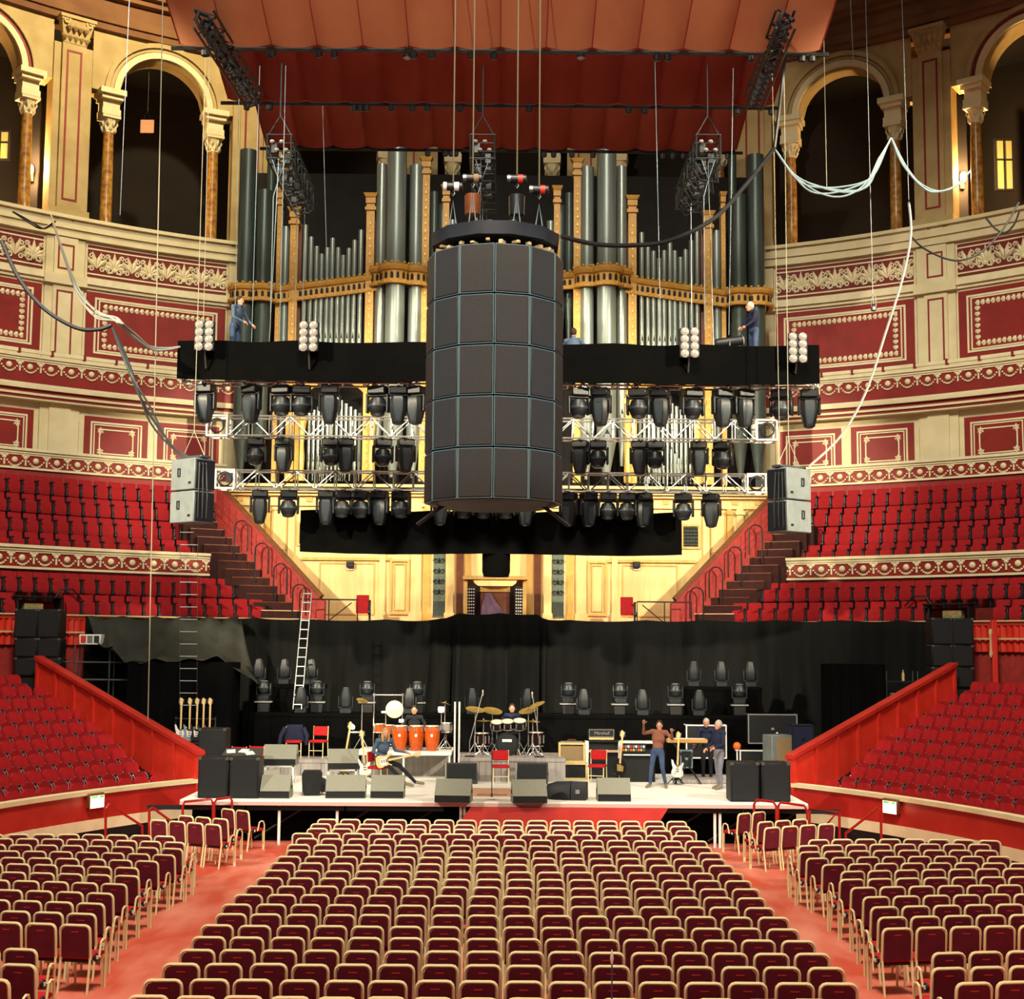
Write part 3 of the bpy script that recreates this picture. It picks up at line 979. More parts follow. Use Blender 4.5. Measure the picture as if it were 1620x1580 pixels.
for i in range(7):                                   # small front rank
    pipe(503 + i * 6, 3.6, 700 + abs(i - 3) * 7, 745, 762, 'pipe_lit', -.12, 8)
# posts with caps
def post(px, wpx, ytop, ybot, m='gold_wood', dy=-.1):
    x, zt = ox(px, ytop)
    x, zb = ox(px, (ytop + ybot) / 2)[0], ox(px, ybot)[1]
    w_ = wpx / F_PX * 50.5
    g = MB()
    g.box((x, dy, (zt + zb) / 2), (w_, .22, zt - zb))
    g.box((x, dy - .02, zt - .22), (w_ * 1.35, .32, .12))
    g.box((x, dy - .02, zt + .08), (w_ * 1.2, .3, .22))
    g.hull([(x - w_ * .6, dy - .2, zt + .18), (x + w_ * .6, dy - .2, zt + .18), (x - w_ * .6, dy + .1, zt + .18), (x + w_ * .6, dy + .1, zt + .18), (x - w_ * .9, dy - .26, zt + .32), (x + w_ * .9, dy - .26, zt + .32), (x - w_ * .9, dy + .1, zt + .32), (x + w_ * .9, dy + .1, zt + .32)])
    organ_part('post', g, m)
    g = MB()
    n = int((zt - zb - .5) / .28)
    for i in range(n):
        g.ball((x, dy - .11, zb + .2 + i * .28), (w_ * .16, .03, .09), 6, 4)
    organ_part('post_ornament', g, 'gold', kind='stuff')
post(434, 7, 312, 762, 'gold_wood', .1)
post(459, 13, 345, 762)
post(580, 13, 323, 762)
post(668, 12, 266, 762)
post(700, 10, 310, 762)
for x_, w_, yt, yb in ((441, 6, 330, 762), (470, 7, 352, 762), (590, 7, 330, 600)):
    x, zt = ox(x_, yt)
    zb = ox(x_, yb)[1]
    organ_part('side_board', MB().box((x, .35, (zt + zb) / 2), (w_ / F_PX * 50.5, .3, zt - zb)), 'brown_wood')
# gilt impost band: lobed round the towers, climbing across the flats
def band(path, h, nm='impost_band'):
    vs, fs = [], []
    prof = [(0, 0), (-.14, 0), (-.16, .14), (-.06, .2), (-.06, .62), (-.14, .68), (-.18, .82), (-.1, 1.0), (0, 1.0)]
    k = len(prof)
    nor = []
    for i in range(len(path)):
        d = Vector(path[min(i + 1, len(path) - 1)]) - Vector(path[max(i - 1, 0)])
        d.z = 0
        d.normalize()
        nor.append(Vector((d.y, -d.x, 0)))
    for i, p in enumerate(path):
        for o_, z_ in prof:
            q = Vector(p) - nor[i] * o_
            vs.append((q.x, q.y, p[2] + z_ * h))
    for i in range(len(path) - 1):
        for j in range(k):
            fs.append((i * k + j, i * k + (j + 1) % k, i * k + k + (j + 1) % k, i * k + k + j))
    g = MB()
    g.add(vs, fs)
    organ_part(nm, g, 'gold_wood')
    g, g2, g3 = MB(), MB(), MB()
    acc = 0.0
    for i in range(len(path) - 1):
        a, b = Vector(path[i]), Vector(path[i + 1])
        ln = (b - a).length
        while acc < ln:
            q = a.lerp(b, acc / ln)
            nn = nor[i]
            g.ball(q + nn * .12 + Vector((0, 0, h * 1.03)), .055, 6, 4)
            g3.ball(q + nn * .14 + Vector((0, 0, h * .1)), .05, 6, 4)
            M_ = Matrix.Translation(q + nn * .07 + Vector((0, 0, h * .42))) @ Matrix.Rotation(math.atan2(nn.y, nn.x) + math.pi / 2, 4, 'Z')
            g2.prism([(-.05, -h * .17), (.05, -h * .17), (.05, h * .06), (0, h * .17), (-.05, h * .06)], -.015, .015, M_)
            acc += .19
        acc -= ln
    organ_part('cresting', g, 'gold', kind='stuff')
    organ_part('arcade_opening', g2, 'mouth', kind='stuff')
    organ_part('lower_beading', g3, 'gold', kind='stuff')
def lobe(cx, cy, r, z, a0, a1, n=9):
    return [(cx - r * math.cos(R(a0 + (a1 - a0) * i / n)), cy - r * math.sin(R(a0 + (a1 - a0) * i / n)), z) for i in range(n + 1)]
za = ox(400, 481)[1]
x1, x2 = ox(384, 470)[0], ox(412, 470)[0]
band([(x1 - .5, .9, za), (x1 - .45, .0, za)] + lobe(x1, -.1, .42, za, 10, 140) + lobe(x2, -.15, .38, za, 40, 165), .62)
xa, xb = ox(430, 480)[0], ox(595, 462)[0]
band([(xa, -.1, ox(430, 482)[1]), (xb, -.1, ox(595, 462)[1])], .62)
zc = ox(620, 456)[1]
x3, x4, x5 = ox(600, 440)[0], ox(622, 440)[0], ox(653, 440)[0]
band(lobe(x3, -.05, .3, zc, 0, 100, 6) + lobe(x4, -.3, .46, zc, 25, 155) + lobe(x5, -.1, .38, zc, 45, 170), .72)
band([(ox(672, 440)[0], -.1, zc), (-.06, -.1, zc - .2)], .62)
# gilt arches over the lower pipes
g = MB()
x0, z0 = ox(470, 690)
x1_, z1_ = ox(584, 690)
cx, ra = (x0 + x1_) / 2, (x1_ - x0) / 2
zt_ = ox(527, 640)[1]
pts = [(x0, -.12, ox(470, 760)[1])] + [(cx - ra * math.cos(R(a)), -.12, zt_ + ra * .75 * math.sin(R(a))) for a in range(0, 181, 12)] + [(x1_, -.12, ox(584, 760)[1])]
g.tube(pts, .16, 6)
organ_part('gilt_arch', g, 'gold')
g = MB()
for i in range(10):
    a = R(18 * i + 9)
    g.ball((cx - (ra + .12) * math.cos(a), -.25, zt_ + (ra * .75 + .1) * math.sin(a)), (.13, .08, .13), 6, 4)
organ_part('arch_ornament', g, 'gold', kind='stuff')
for px in (474, 548 + 36):                           # turned gilt colonnettes
    x, zb = ox(px, 762)
    zt2 = ox(px, 660)[1]
    organ_part('colonnette', MB().lathe([(.14, zb), (.16, zb + .2), (.09, zb + .3), (.12, zb + .8), (.08, zb + 1.3), (.15, zt2 - .3), (.2, zt2)], 10, (x, -.3, 0)), 'gold')
# wire mesh behind the right-hand arch
g = MB()
xm, zm_ = -ox(540, 620)[0], 0
for i in range(9):
    xx = -ox(560, 700)[0] + (i + .5) * .14
    g.box((xx, .3, 11.6), (.015, .015, 3.0))
for j in range(20):
    g.box((-ox(560, 700)[0] + .65, .3, 10.2 + j * .15), (1.3, .015, .015))
obj('wire_screen', g, 'wire_mesh', organ, kind='stuff')
# wooden base of the case
W = 9.45
zl, zh = 5.35, ox(400, 772)[1]
g = MB()
for s_ in (-1, 1):
    g.box((s_ * (W + 1.75) / 2, .25, (zl + zh) / 2), (W - 1.75, .5, zh - zl))
g.box((0, 1.4, (zl + zh) / 2), (3.6, .3, zh - zl))
for s_ in (-1, 1):
    g.box((s_ * 1.7, .8, (zl + zh) / 2), (.12, 1.2, zh - zl))
obj('case_body', g, 'case_wood', organ)
g = MB()
for z_, h_, d_ in ((zh - .55, .12, .1), (zh - .2, .12, .16), (zh - .08, .16, .3), (zh + .08, .1, .42)):
    for s_ in (-1, 1):
        g.box((s_ * (W + .2 + 1.6) / 2, -d_ / 2, z_), (W + .2 - 1.6, d_, h_))
obj('case_cornice', g, 'case_wood', organ)
g = MB()
for s_ in (-1, 1):
    for i in range(9):
        g.box((s_ * (2.6 + i * .8), -.02, zh - .38), (.2, .06, .16))
obj('case_triglyph', g, 'case_wood2', organ)
organ_part('case_stringcourse', MB().box((ox(545, 880)[0], -.04, ox(545, 884)[1]), (3.1, .1, .1)), 'case_wood2')
for px, wpx in ((403, 11), (420, 7), (457, 10), (566 + 36, 9), (655, 16), (672, 9), (708, 12)):
    x, zz = ox(px, 880)
    w_ = wpx / F_PX * 50.5
    g = MB()
    g.box((x, -.06, (zl + zh - .6) / 2), (w_, .12, zh - .6 - zl))
    g.box((x, -.09, zh - .75), (w_ * 1.3, .18, .12))
    g.box((x, -.09, zl + .2), (w_ * 1.3, .18, .4))
    organ_part('case_pilaster', g, 'case_wood' if px not in (672, 420) else 'gold_wood')
xq, zq = ox(612, 972)
xr, zr = ox(645, 885)
g = MB().frame(xq, xr, zq, zr, .08, -.08, 0)
g.frame(xq + .14, xr - .14, zq + .14, zr - .14, .04, -.05, 0)
organ_part('case_panel', g, 'case_wood2')
for x0_, x1_, y0_, y1_ in ((425, 452, 805, 870), (500, 590, 890, 972), (365, 395, 800, 850)):
    a, b = ox(x0_, y1_)
    c_, d_ = ox(x1_, y0_)
    organ_part('case_panel', MB().frame(a, c_, b, d_, .05, -.035, 0), 'case_wood2')
for dz_ in (0,):                                     # small latticed windows
    a, b = ox(470, 860)
    c_, d_ = ox(494, 828)
    g = MB().frame(a - .08, c_ + .08, b - .08, d_ + .08, .08, -.06, 0)
    organ_part('vent_frame', g, 'case_wood2')
    organ_part('vent_back', MB().box(((a + c_) / 2, -.005, (b + d_) / 2), (c_ - a, .02, d_ - b)), 'mouth')
    g = MB()
    for i in range(5):
        for j in range(6):
            g.lathe([(.035, 0), (.055, 0), (.055, .02), (.035, .02)], 6, (a + (c_ - a) * (i + .5) / 5, -.03, b + (d_ - b) * (j + .5) / 6), cap=False, m=None)
    organ_part('vent_lattice', g, 'screen_green', kind='stuff')
# green pierced screens beside the console
a, b = ox(681, 976)
c_, d_ = ox(701, 880)
organ_part('screen', MB().box(((a + c_) / 2, -.02, (b + 8.6) / 2), (c_ - a, .05, 8.6 - b)), 'screen_green')
g = MB()
for j in range(5):
    zc_ = b + .85 + j * .36
    for s_ in (-1, 1):
        spiral(g, (a + c_) / 2 + s_ * .11, zc_, .1, 1.2, s_, .018, -.06)
    leaf(g, (a + c_) / 2, zc_ - .1, 0, .24, .1, .04, Matrix.Translation((0, -.05, 0)))
organ_part('screen_scroll', g, 'mouth', kind='stuff')
g = MB()
for i in range(6):
    g.box((a + (c_ - a) * (i + .5) / 6, -.06, b + .3), (.03, .05, .5))
organ_part('screen_baluster', g, 'mouth', kind='stuff')
for px in (722, 735):
    x, zz = ox(px, 930)
    organ_part('niche_board', MB().box((x, 1.2, 7.2), (.24, .1, 3.6)), 'brown_wood' if px == 722 else 'case_wood2')
# hymn-board sized loudspeakers fixed to the case
for px, nm in ((554, 'left'), (1007, 'right')):
    p = at(px, 893, OY - .1)
    s_ = thing('wall_speaker', f'small black loudspeaker box on cream organ case, {nm} of the console', 'loudspeaker', p)
    obj('cabinet', MB().cbox((0, 0, 0), (.26, .2, .2), .02), 'black_box', s_)
    obj('bracket', MB().box((.0, .08, -.14), (.2, .06, .1)), 'white', s_)
# console
cn = at(783, 968, 49.3)
con = thing('organ_console', 'organ console with stop jambs, draped with a mauve cloth', 'organ console', (cn.x, 49.3, 5.36))
for s_ in (-1, 1):
    obj('stop_jamb', MB().cbox((s_ * .74, 0, .75), (.36, .5, 1.1), .03, s_ * .35), 'black_box', con)
    g = MB()
    for i in range(4):
        for j in range(9):
            q = Matrix.Translation((s_ * .74, 0, .75)) @ Matrix.Rotation(s_ * .35, 4, 'Z') @ Vector((-.12 + i * .08, -.27, -.42 + j * .105))
            g.ball(q, .028, 6, 4)
    obj('stop_knobs', g, 'white', con, kind='stuff')
    obj('upright', MB().box((s_ * 1.0, .1, .75), (.12, .7, 1.5)), 'case_wood2', con)
obj('hood', MB().prism([(-1.1, 1.5), (1.1, 1.5), (1.1, 1.62), (-1.1, 1.62)], -.4, .5), 'case_wood2', con)
obj('hood_panel', MB().prism([(-1.0, 1.5)] + [(-.75 * math.cos(R(a)), 1.5 - .32 * math.sin(R(a))) for a in range(0, 181, 20)] + [(1.0, 1.5), (1.0, 1.1), (-1.0, 1.1)], .1, .16), 'case_wood2', con)
obj('music_desk', MB().cbox((0, .2, .8), (1.1, .1, 1.0), .02), 'brown_wood', con)
obj('keyboard_shelf', MB().cbox((0, -.15, .1), (1.3, .5, .14), .02), 'white', con)
vs, fs = [], []
for i in range(9):
    for j in range(9):
        u, v_ = i / 8 - .5, j / 8
        sp = .18 + .95 * v_ ** 1.2
        vs.append((-.22 + (u + .28 * v_) * sp, .08 - .45 * v_ + .03 * math.sin(i * 2.2), 1.05 - .9 * v_))
for i in range(8):
    for j in range(8):
        fs.append((i * 9 + j, i * 9 + j + 1, i * 9 + j + 10, i * 9 + j + 9))
cl = MB()
cl.add(vs, fs)
o = tag(obj('dust_cloth', cl, 'purple_cloth', None, con.location), 'mauve dust cloth draped over the organ keyboards', 'cloth')
# red seats left at the foot of the organ case

# ================================================================ SEATING
# --- tip-up seats of the choir tiers
def choir_seat_proto():
    t = thing('tip_up_seat', 'x', 'seat')
    g = MB()
    g.hull([(-.21, .02, .3), (.21, .02, .3), (-.215, .12, .88), (.215, .12, .88), (-.21, .09, .3), (.21, .09, .3), (-.21, .17, .88), (.21, .17, .88), (-.19, .14, .9), (.19, .14, .9)])
    obj('backrest', g, 'seat_red', t)
    g = MB()
    g.hull([(-.2, -.12, .28), (.2, -.12, .28), (-.215, -.06, .66), (.215, -.06, .66), (-.2, .0, .28), (.2, .0, .28), (-.2, .04, .68), (.2, .04, .68), (-.2, -.14, .45), (.2, -.14, .45)])
    obj('seat_pad', g, 'seat_red', t)
    for s_ in (1,):
        g = MB()
        g.cbox((s_ * .253, -.06, .34), (.06, .2, .68), .012)
        g.lathe([(.08, -.045), (.09, 0), (.08, .045)], 10, m=Matrix.Translation((s_ * .253, -.17, .32)) @ Matrix.Rotation(math.pi / 2, 4, 'Y'))
        g.cbox((s_ * .253, -.12, .7), (.065, .34, .05), .01)
        obj('armrest', g, 'seat_black', t)
    return t
CS = choir_seat_proto()
used = False
TIERS = ['topmost upper-tier row', 'second upper-tier row', 'third upper-tier row', 'lowest upper-tier row', 'upper lower-tier row', 'front lower-tier row']
for sg, side in ((-1, 'left'), (1, 'right')):
    for k, (r_, zt, te) in enumerate(ROWS):
        t = te + DT(te, .42, r_)
        i = 0
        while t < 44.5:
            tt = sg * t
            qx = (EP(tt, r_) - EYE).x / (EP(tt, r_) - EYE).y * F_PX + 796
            if k == 5 and (22 < qx < 108 or 1470 < qx < 1562):
                t += DT(t, .505, r_)
                i += 1
                continue
            lb = f'red tip-up choir seat, {side} side, {TIERS[k]}, {ORD[i]} from the stair'
            a = dict(loc=EP(tt, r_, HALL, zt - .87), rz=ERZ(tt, r_))
            if not used:
                CS.location, CS.rotation_euler = a['loc'], (0, 0, a['rz'])
                tag(CS, lb, 'seat', 'tip-up seats of the choir tiers')
                used = True
            else:
                dup(CS, a['loc'], a['rz'], lb)
            t += DT(t, .505, r_)
            i += 1
# two lone seats at the foot of the organ case
for px, nm in ((573, 'left'), (992, 'right')):
    p = at(px, 975, 48.2)
    dup(CS, (p.x, 48.2, 5.38), 0, f'single red tip-up seat at foot of the organ case, {nm}', group='seats at the foot of the organ')

# --- stalls seats with rounded backs
def stalls_proto():
    t = thing('stalls_seat', 'x', 'seat')
    pr = [(-.205, .3), (.205, .3), (.215, .7), (.185, .79), (.11, .84), (-.11, .84), (-.185, .79), (-.215, .7)]
    obj('backrest', MB().prism(pr, .07, .17, Matrix.Rotation(R(-10), 4, 'X')), 'seat_red2', t)
    pr = [(-.18, .22), (.18, .22), (.2, .44), (.17, .53), (.1, .57), (-.1, .57), (-.17, .53), (-.2, .44)]
    obj('seat_pad', MB().prism(pr, -.16, -.04, Matrix.Rotation(R(-4), 4, 'X')), 'seat_red', t)
    obj('button', MB().ball((0, -.06, .6), .016, 6, 4), 'chrome', t)
    for s_ in (-1, 1):
        obj('arm', MB().tube([(s_ * .226, -.14, .12), (s_ * .226, -.14, .46), (s_ * .226, -.02, .56)], .01, 5), 'chrome', t)
        obj('standard', MB().box((s_ * .245, .02, .28), (.035, .2, .56)), 'seat_black', t)
    return t
SS = stalls_proto()
used = False
for sg, side in ((-1, 'left'), (1, 'right')):
    for k in range(9):
        q = .62 + .8 * k
        t = WT + DT(WT + 3, 1.15 if k else .75, q, ARENA)
        i = 0
        while t < 80:
            tt = sg * t
            p = EP(tt, q, ARENA, .5 + .3 * k)
            # leave the seats outside the picture away
            v = p - EYE
            if abs(v.x / v.y) > .41:
                break
            if 12.3 < abs(p.x) < 14.6 and p.y > 40.7:
                t += DT(t, .53, q, ARENA)
                i += 1
                continue
            lb = f'red round-backed stalls seat, {side} side, {ORD[k]} row up, {ORD[i]} from the sloping wall'
            if not used:
                SS.location, SS.rotation_euler = p, (0, 0, ERZ(tt, q, ARENA))
                tag(SS, lb, 'seat', 'round-backed stalls seats')
                used = True
            else:
                dup(SS, p, ERZ(tt, q, ARENA), lb)
            t += DT(t, .53, q, ARENA)
            i += 1

# --- arena chairs
CW = .205
def hoop_pts():
    r_ = .07
    p = [(-CW, 0, .44), (-CW, -.03, .7), (-CW, -.045, .88 - r_)]
    p += [(-CW + r_ - r_ * math.cos(R(a)), -.047, .88 - r_ + r_ * math.sin(R(a))) for a in (30, 60, 90)]
    return p + [(-x, y, z) for x, y, z in p[::-1]]
hoop = MB().tube(hoop_pts(), .021, 6, flat=1.0)
pad = MB()
pp = [(-.185, .47), (.185, .47), (.185, .8), (.165, .845), (.12, .86), (-.12, .86), (-.165, .845), (-.185, .8)]
pad.prism(pp, -.02, .012, Matrix.Translation((0, .02, 0)) @ Matrix.Rotation(R(4.5), 4, 'X'))
pad.v = [(x, y, z) for x, y, z in pad.v]
slot = MB().cbox((0, -.058, .8), (.11, .012, .022), .004)
seat = MB().cbox((0, .23, .45), (.42, .42, .06), .02)
leg_f = MB().tube([(0, 0, .43), (0, .02, 0)], .017, 4)
leg_b = MB().tube([(0, 0, .5), (0, -.07, 0)], .018, 4)
bar = MB().box((0, .03, .41), (.42, .025, .03))
armr = MB().tube([(0, .4, 0), (0, .4, .56), (0, .37, .63), (0, .31, .645), (0, .25, .62), (0, .2, .43)], .016, 6)
disc = MB().lathe([(.055, -.012), (.06, 0), (.055, .012)], 12, m=Matrix.Translation((0, .1, .45)) @ Matrix.Rotation(math.pi / 2, 4, 'Y'))
numb = MB().box((0, .1, .45), (.03, .02, .045))
CH = {}
for nm, g, m in (('back_frame', hoop, 'chair_gold'), ('back_pad', pad, 'chair_maroon'), ('handle_slot', slot, 'slot'), ('seat_pad', seat, 'chair_seat'), ('front_leg', leg_f, 'chair_gold'), ('rear_leg', leg_b, 'chair_gold'), ('seat_rail', bar, 'black'), ('arm_loop', armr, 'chair_gold'), ('seat_number_disc', disc, 'black'), ('number_plate', numb, 'white')):
    me = g.mesh(nm)
    me.materials.append(MATS[m])
    CH[nm] = (me, g, m)
def chair_parts(arm):
    L_ = [('back_frame', (0, 0, 0)), ('back_pad', (0, 0, 0)), ('handle_slot', (0, 0, 0)), ('seat_pad', (0, 0, 0)), ('seat_rail', (0, 0, 0))]
    for s_ in (-1, 1):
        L_ += [('front_leg', (s_ * .19, .4, 0)), ('rear_leg', (s_ * CW, 0, 0))]
    if arm:
        L_ += [('arm_loop', (arm * .235, 0, 0)), ('seat_number_disc', (arm * .235, 0, 0)), ('number_plate', (arm * .25, 0, 0))]
    return L_
spots = []                                           # x, y, heading, arm side, label
# central block: 21 rows of 16
for rw in range(21):
    y = 31.55 - .79 * rw + random.uniform(-.04, .04)
    dx = random.uniform(-.05, .05)
    if rw == 3:
        dx -= .18
    for c_ in range(16):
        spots.append((-3.58 + .5 * c_ + dx + random.uniform(-.012, .012), y + random.uniform(-.02, .02), random.uniform(-.02, .02), 0,
                      f'arena chair in central block, {ORD[rw]} row from the stage, {ORD[c_]} from left aisle'))
# side blocks: short rows turned towards the stage
def side_rows(sg, side, rows):
    for rw, (x, y, ang, dang, n) in enumerate(rows):
        px_, py_, a = x, y, ang
        for i in range(n):
            spots.append((sg * px_, py_, sg * a, (1 if sg < 0 else -1) if i == 0 else 0,
                          f'arena chair in {side} block, {ORD[rw]} row from the stage, {ORD[i]} from the aisle'))
            px_ += .485 * math.cos(a)
            py_ += .485 * math.sin(a)
            a += dang
LROWS = [(5.62, 33.05, R(38), 0, 2), (5.82, 31.5, R(30), 0, 3), (5.78, 30.5, R(30), R(-2), 4), (6.35, 28.6, R(10), R(-3), 8), (5.97, 27.75, R(12), R(-2), 8), (5.82, 26.9, R(12), R(-2), 8), (5.78, 26.1, R(12), R(-2), 8), (5.9, 25.35, R(11), R(-2), 8), (6.05, 24.6, R(11), R(-1), 8), (5.83, 23.75, R(10), R(-1), 7), (5.82, 22.95, R(10), R(-1), 7), (5.8, 22.1, R(10), R(-1), 6), (5.7, 21.25, R(10), R(-1), 6), (5.6, 20.45, R(9), R(-1), 5), (5.45, 19.65, R(9), R(-1), 5), (5.66, 18.1, R(8), R(-1), 3), (5.4, 17.25, R(8), R(-1), 3), (5.45, 16.5, R(8), R(-1), 2)]
side_rows(-1, 'left', LROWS)
side_rows(1, 'right', [(x, y + .12, a, d, n) for x, y, a, d, n in LROWS])
spots.sort(key=lambda s_: (s_[0] - EYE.x) ** 2 + s_[1] ** 2)
far = {m: MB() for m in ('chair_gold', 'chair_maroon', 'chair_seat', 'slot', 'black', 'white')}
n_in = 0
for x, y, a, arm, lb in spots:
    v = abs((x - EYE.x) / y)
    if v > .42:
        continue
    if n_in < 300 and v < .362:
        t = thing('arena_chair', lb, 'chair', (x, y, 0), a, 'gold-framed maroon arena chairs')
        for nm, off in chair_parts(arm):
            o = bpy.data.objects.new(nm, CH[nm][0])
            o.location = off
            o.parent = t
            col.objects.link(o)
        n_in += 1
    else:
        M_ = Matrix.Translation((x, y, 0)) @ Matrix.Rotation(a, 4, 'Z')
        for nm, off in chair_parts(arm):
            far[CH[nm][2]].join(CH[nm][1], M_ @ Matrix.Translation(off))
g = MB()
mi = []
for k_, (m, b) in enumerate(far.items()):
    n0 = len(g.f)
    g.join(b)
    mi += [k_] * (len(g.f) - n0)
g.v = [(x, y - 30, z) for x, y, z in g.v]
me = g.mesh('distant_chairs')
for m in far:
    me.materials.append(MATS[m])
me.polygons.foreach_set('material_index', mi)
tag(obj('distant_chairs', me, None, None, (0, 30, 0)), 'further rows of gold-framed maroon arena chairs up to the stage', 'chairs', kind='stuff')

# ================================================================ RIGGING OVER THE STAGE
# --- loudspeaker cluster: 5 rings of 12 cabinets
AX, AY, AR = -.05, 28.5, 1.36
CHT = .992
ZB = 7.39
clu = thing('speaker_cluster', 'tall cylindrical cluster of grey loudspeaker cabinets hanging over the arena', 'loudspeaker', (AX, AY, ZB))
fw = 2 * AR * math.sin(math.pi / 12)
cab = MB()
h_ = CHT - .03
ap = AR * math.cos(math.pi / 12)
cab.hull([(-fw / 2 + .01, -ap, 0), (fw / 2 - .01, -ap, 0), (-fw / 2 + .01, -ap, h_), (fw / 2 - .01, -ap, h_), (-.14, -.45, 0), (.14, -.45, 0), (-.14, -.45, h_), (.14, -.45, h_)])
CAB = cab.mesh('cabinet')
gri = MB().cbox((0, -ap - .006, h_ / 2), (fw - .055, .03, h_ - .045), .01)
GRI = gri.mesh('grille')
eds = MB().frame(-fw / 2 + .012, fw / 2 - .012, .002, h_ - .002, .009, -ap - .006, -ap + .02)
EDG = eds.mesh('edge_strip')
for lv in range(5):
    for j in range(12):
        a = R(15 + 30 * j)
        c_ = obj('cabinet', CAB, 'array_side', clu, (0, 0, lv * CHT), (0, 0, a))
        obj('grille', GRI, 'array_grille', c_)
        obj('edge_strip', EDG, 'array_edge', c_)
top = MB()
top.lathe([(1.05, 0), (1.3, .02), (1.33, .27), (1.28, .29), (.9, .29)], 12, (0, 0, 5.12), m=Matrix.Rotation(R(15), 4, 'Z'))
obj('top_ring', top, 'ring_navy', clu)
obj('bottom_plate', MB().lathe([(.2, -.06), (1.1, -.06), (1.25, -.01), (1.25, 0)], 24), 'black_box', clu)
ply = MB()
for j in range(26):
    a = 2 * math.pi * j / 26
    ply.cbox((1.15 * math.cos(a), 1.15 * math.sin(a), 5.03 + random.uniform(-.05, .05)), (random.uniform(.08, .2), .08, random.uniform(.04, .09)), .01, a + random.uniform(-.6, .6))
obj('rigging_plates', ply, 'ply', clu, kind='stuff')
for s_ in (-1, 1):
    obj('strut', MB().tube([(s_ * .95, -.2, -.02), (s_ * 1.5, -.1, -.42)], .04, 6), 'black', clu)
# chain hoists over the cluster
for i, (px, py, m2, lb) in enumerate(((717, 295, 'white', 'white chain hoist at left above the speaker cluster'), (748, 282, 'tweed_cloth', 'brown chain hoist second from left above the speaker cluster'), (818, 283, 'red_stripe', 'chain hoist with red band third from left above the speaker cluster'), (853, 300, 'red_stripe', 'chain hoist with red band at right above the speaker cluster'))):
    p = at(px, py, 28.5)
    h = thing('chain_hoist', lb, 'hoist', p, 0, 'chain hoists above the cluster')
    obj('motor', MB().lathe([(.06, -.2), (.09, -.18), (.09, .18), (.06, .2)], 10, m=Matrix.Rotation(math.pi / 2, 4, 'Y')), 'fixture', h)
    obj('band', MB().lathe([(.094, .02), (.094, .12)], 10, m=Matrix.Rotation(math.pi / 2, 4, 'Y'), cap=False), m2, h)
    obj('end_cap', MB().lathe([(.092, -.2), (.092, -.13)], 10, m=Matrix.Rotation(math.pi / 2, 4, 'Y')), 'white' if i == 0 else 'steel', h)
    obj('chain', MB().tube([(0, 0, .08), (0, 0, 20.05 - p.z)], .016, 5), 'chain_brown', h)
    obj('hook', MB().tube([(0, 0, -.08), (.03, 0, -.14), (0, 0, -.2), (-.03, 0, -.14)], .015, 5), 'steel', h)
    zt_ = 12.8 - p.z
    obj('bridle', MB().tube([(-.1, 0, zt_ + .05), (0, 0, -.3), (.1, 0, zt_ + .05)], .018, 5), 'cable_blue', h)
    if i in (1, 2):
        obj('chain_bag', MB().lathe([(.1, -.75), (.16, -.7), (.17, -.3), (.15, -.28)], 10, (.0, .2, 0)), 'brown_wood' if i == 1 else 'fixture', h)

# --- box trusses
def truss(name, label, p0, p1, h=.5, bay=.55, m='alu', ends=True, r=.026, hang=()):
    p0, p1 = Vector(p0), Vector(p1)
    L_ = (p1 - p0).length
    t = thing(name, label, 'truss', p0, math.atan2((p1 - p0).y, (p1 - p0).x))
    n = max(2, int(round(L_ / bay)))
    b = L_ / n
    for y in (-h / 2, h / 2):
        for z in (0, h):
            obj('chord', MB().tube([(0, y, z), (L_, y, z)], r, 6), m, t)
    up = MB().tube([(0, 0, 0), (0, 0, h)], r * .75, 5).mesh('upright')
    d1 = MB().tube([(0, 0, 0), (b, 0, h)], r * .75, 5).mesh('diagonal')
    d2 = MB().tube([(0, 0, h), (b, 0, 0)], r * .75, 5).mesh('diagonal')
    cr = MB().tube([(0, -h / 2, 0), (0, h / 2, 0)], r * .7, 5).mesh('cross_tube')
    for i in range(n + 1):
        for y in (-h / 2, h / 2):
            obj('upright', up, m, t, (i * b, y, 0))
        for z in (0, h):
            obj('cross_tube', cr, m, t, (i * b, 0, z))
    for i in range(n):
        for y in (-h / 2, h / 2):
            obj('diagonal', d1 if i % 2 == 0 else d2, m, t, (i * b, y, 0))
    for hx, hy, hz in hang:
        obj('hanging_wire', MB().tube([(hx - p0.x, 0, h), (hx - p0.x, hy - p0.y, hz - p0.z)], .012, 5), 'steel', t)
    if ends:
        for x in (0, L_):
            g = MB().frame(-h / 2 - .03, h / 2 + .03, -.03, h + .03, .05, -h / 2 - .03, -h / 2 + .03, Matrix.Translation((x + (-.32 if x == 0 else .32), 0, 0)))
            g.frame(-h / 2 - .03, h / 2 + .03, -.03, h + .03, .05, h / 2 - .03, h / 2 + .03, Matrix.Translation((x + (-.32 if x == 0 else .32), 0, 0)))
            for sx in (-1, 1):
                for sz in (0, 1):
                    g.tube([(x + (-.32 if x == 0 else .32) + sx * h / 2, -h / 2, sz * h), (x + (-.32 if x == 0 else .32) + sx * h / 2, h / 2, sz * h)], .03, 4)
            obj('corner_block', g, 'white_metal', t)
            ring = [(x + (-.32 if x == 0 else .32) + .2 * math.cos(R(a)), -h / 2 - .01, h / 2 + .2 * math.sin(R(a))) for a in range(0, 360, 30)]
            g = MB().tube(ring, .022, 5, closed=True)
            g.tube([(q[0] * .9 + .1 * (x - .1) + .02, q[1] - .05, q[2] - .04) for q in ring[:9]], .02, 5)
            obj('cable_coil', g, 'cable_black', t)
    return t
TT = at(335, 590, 35)
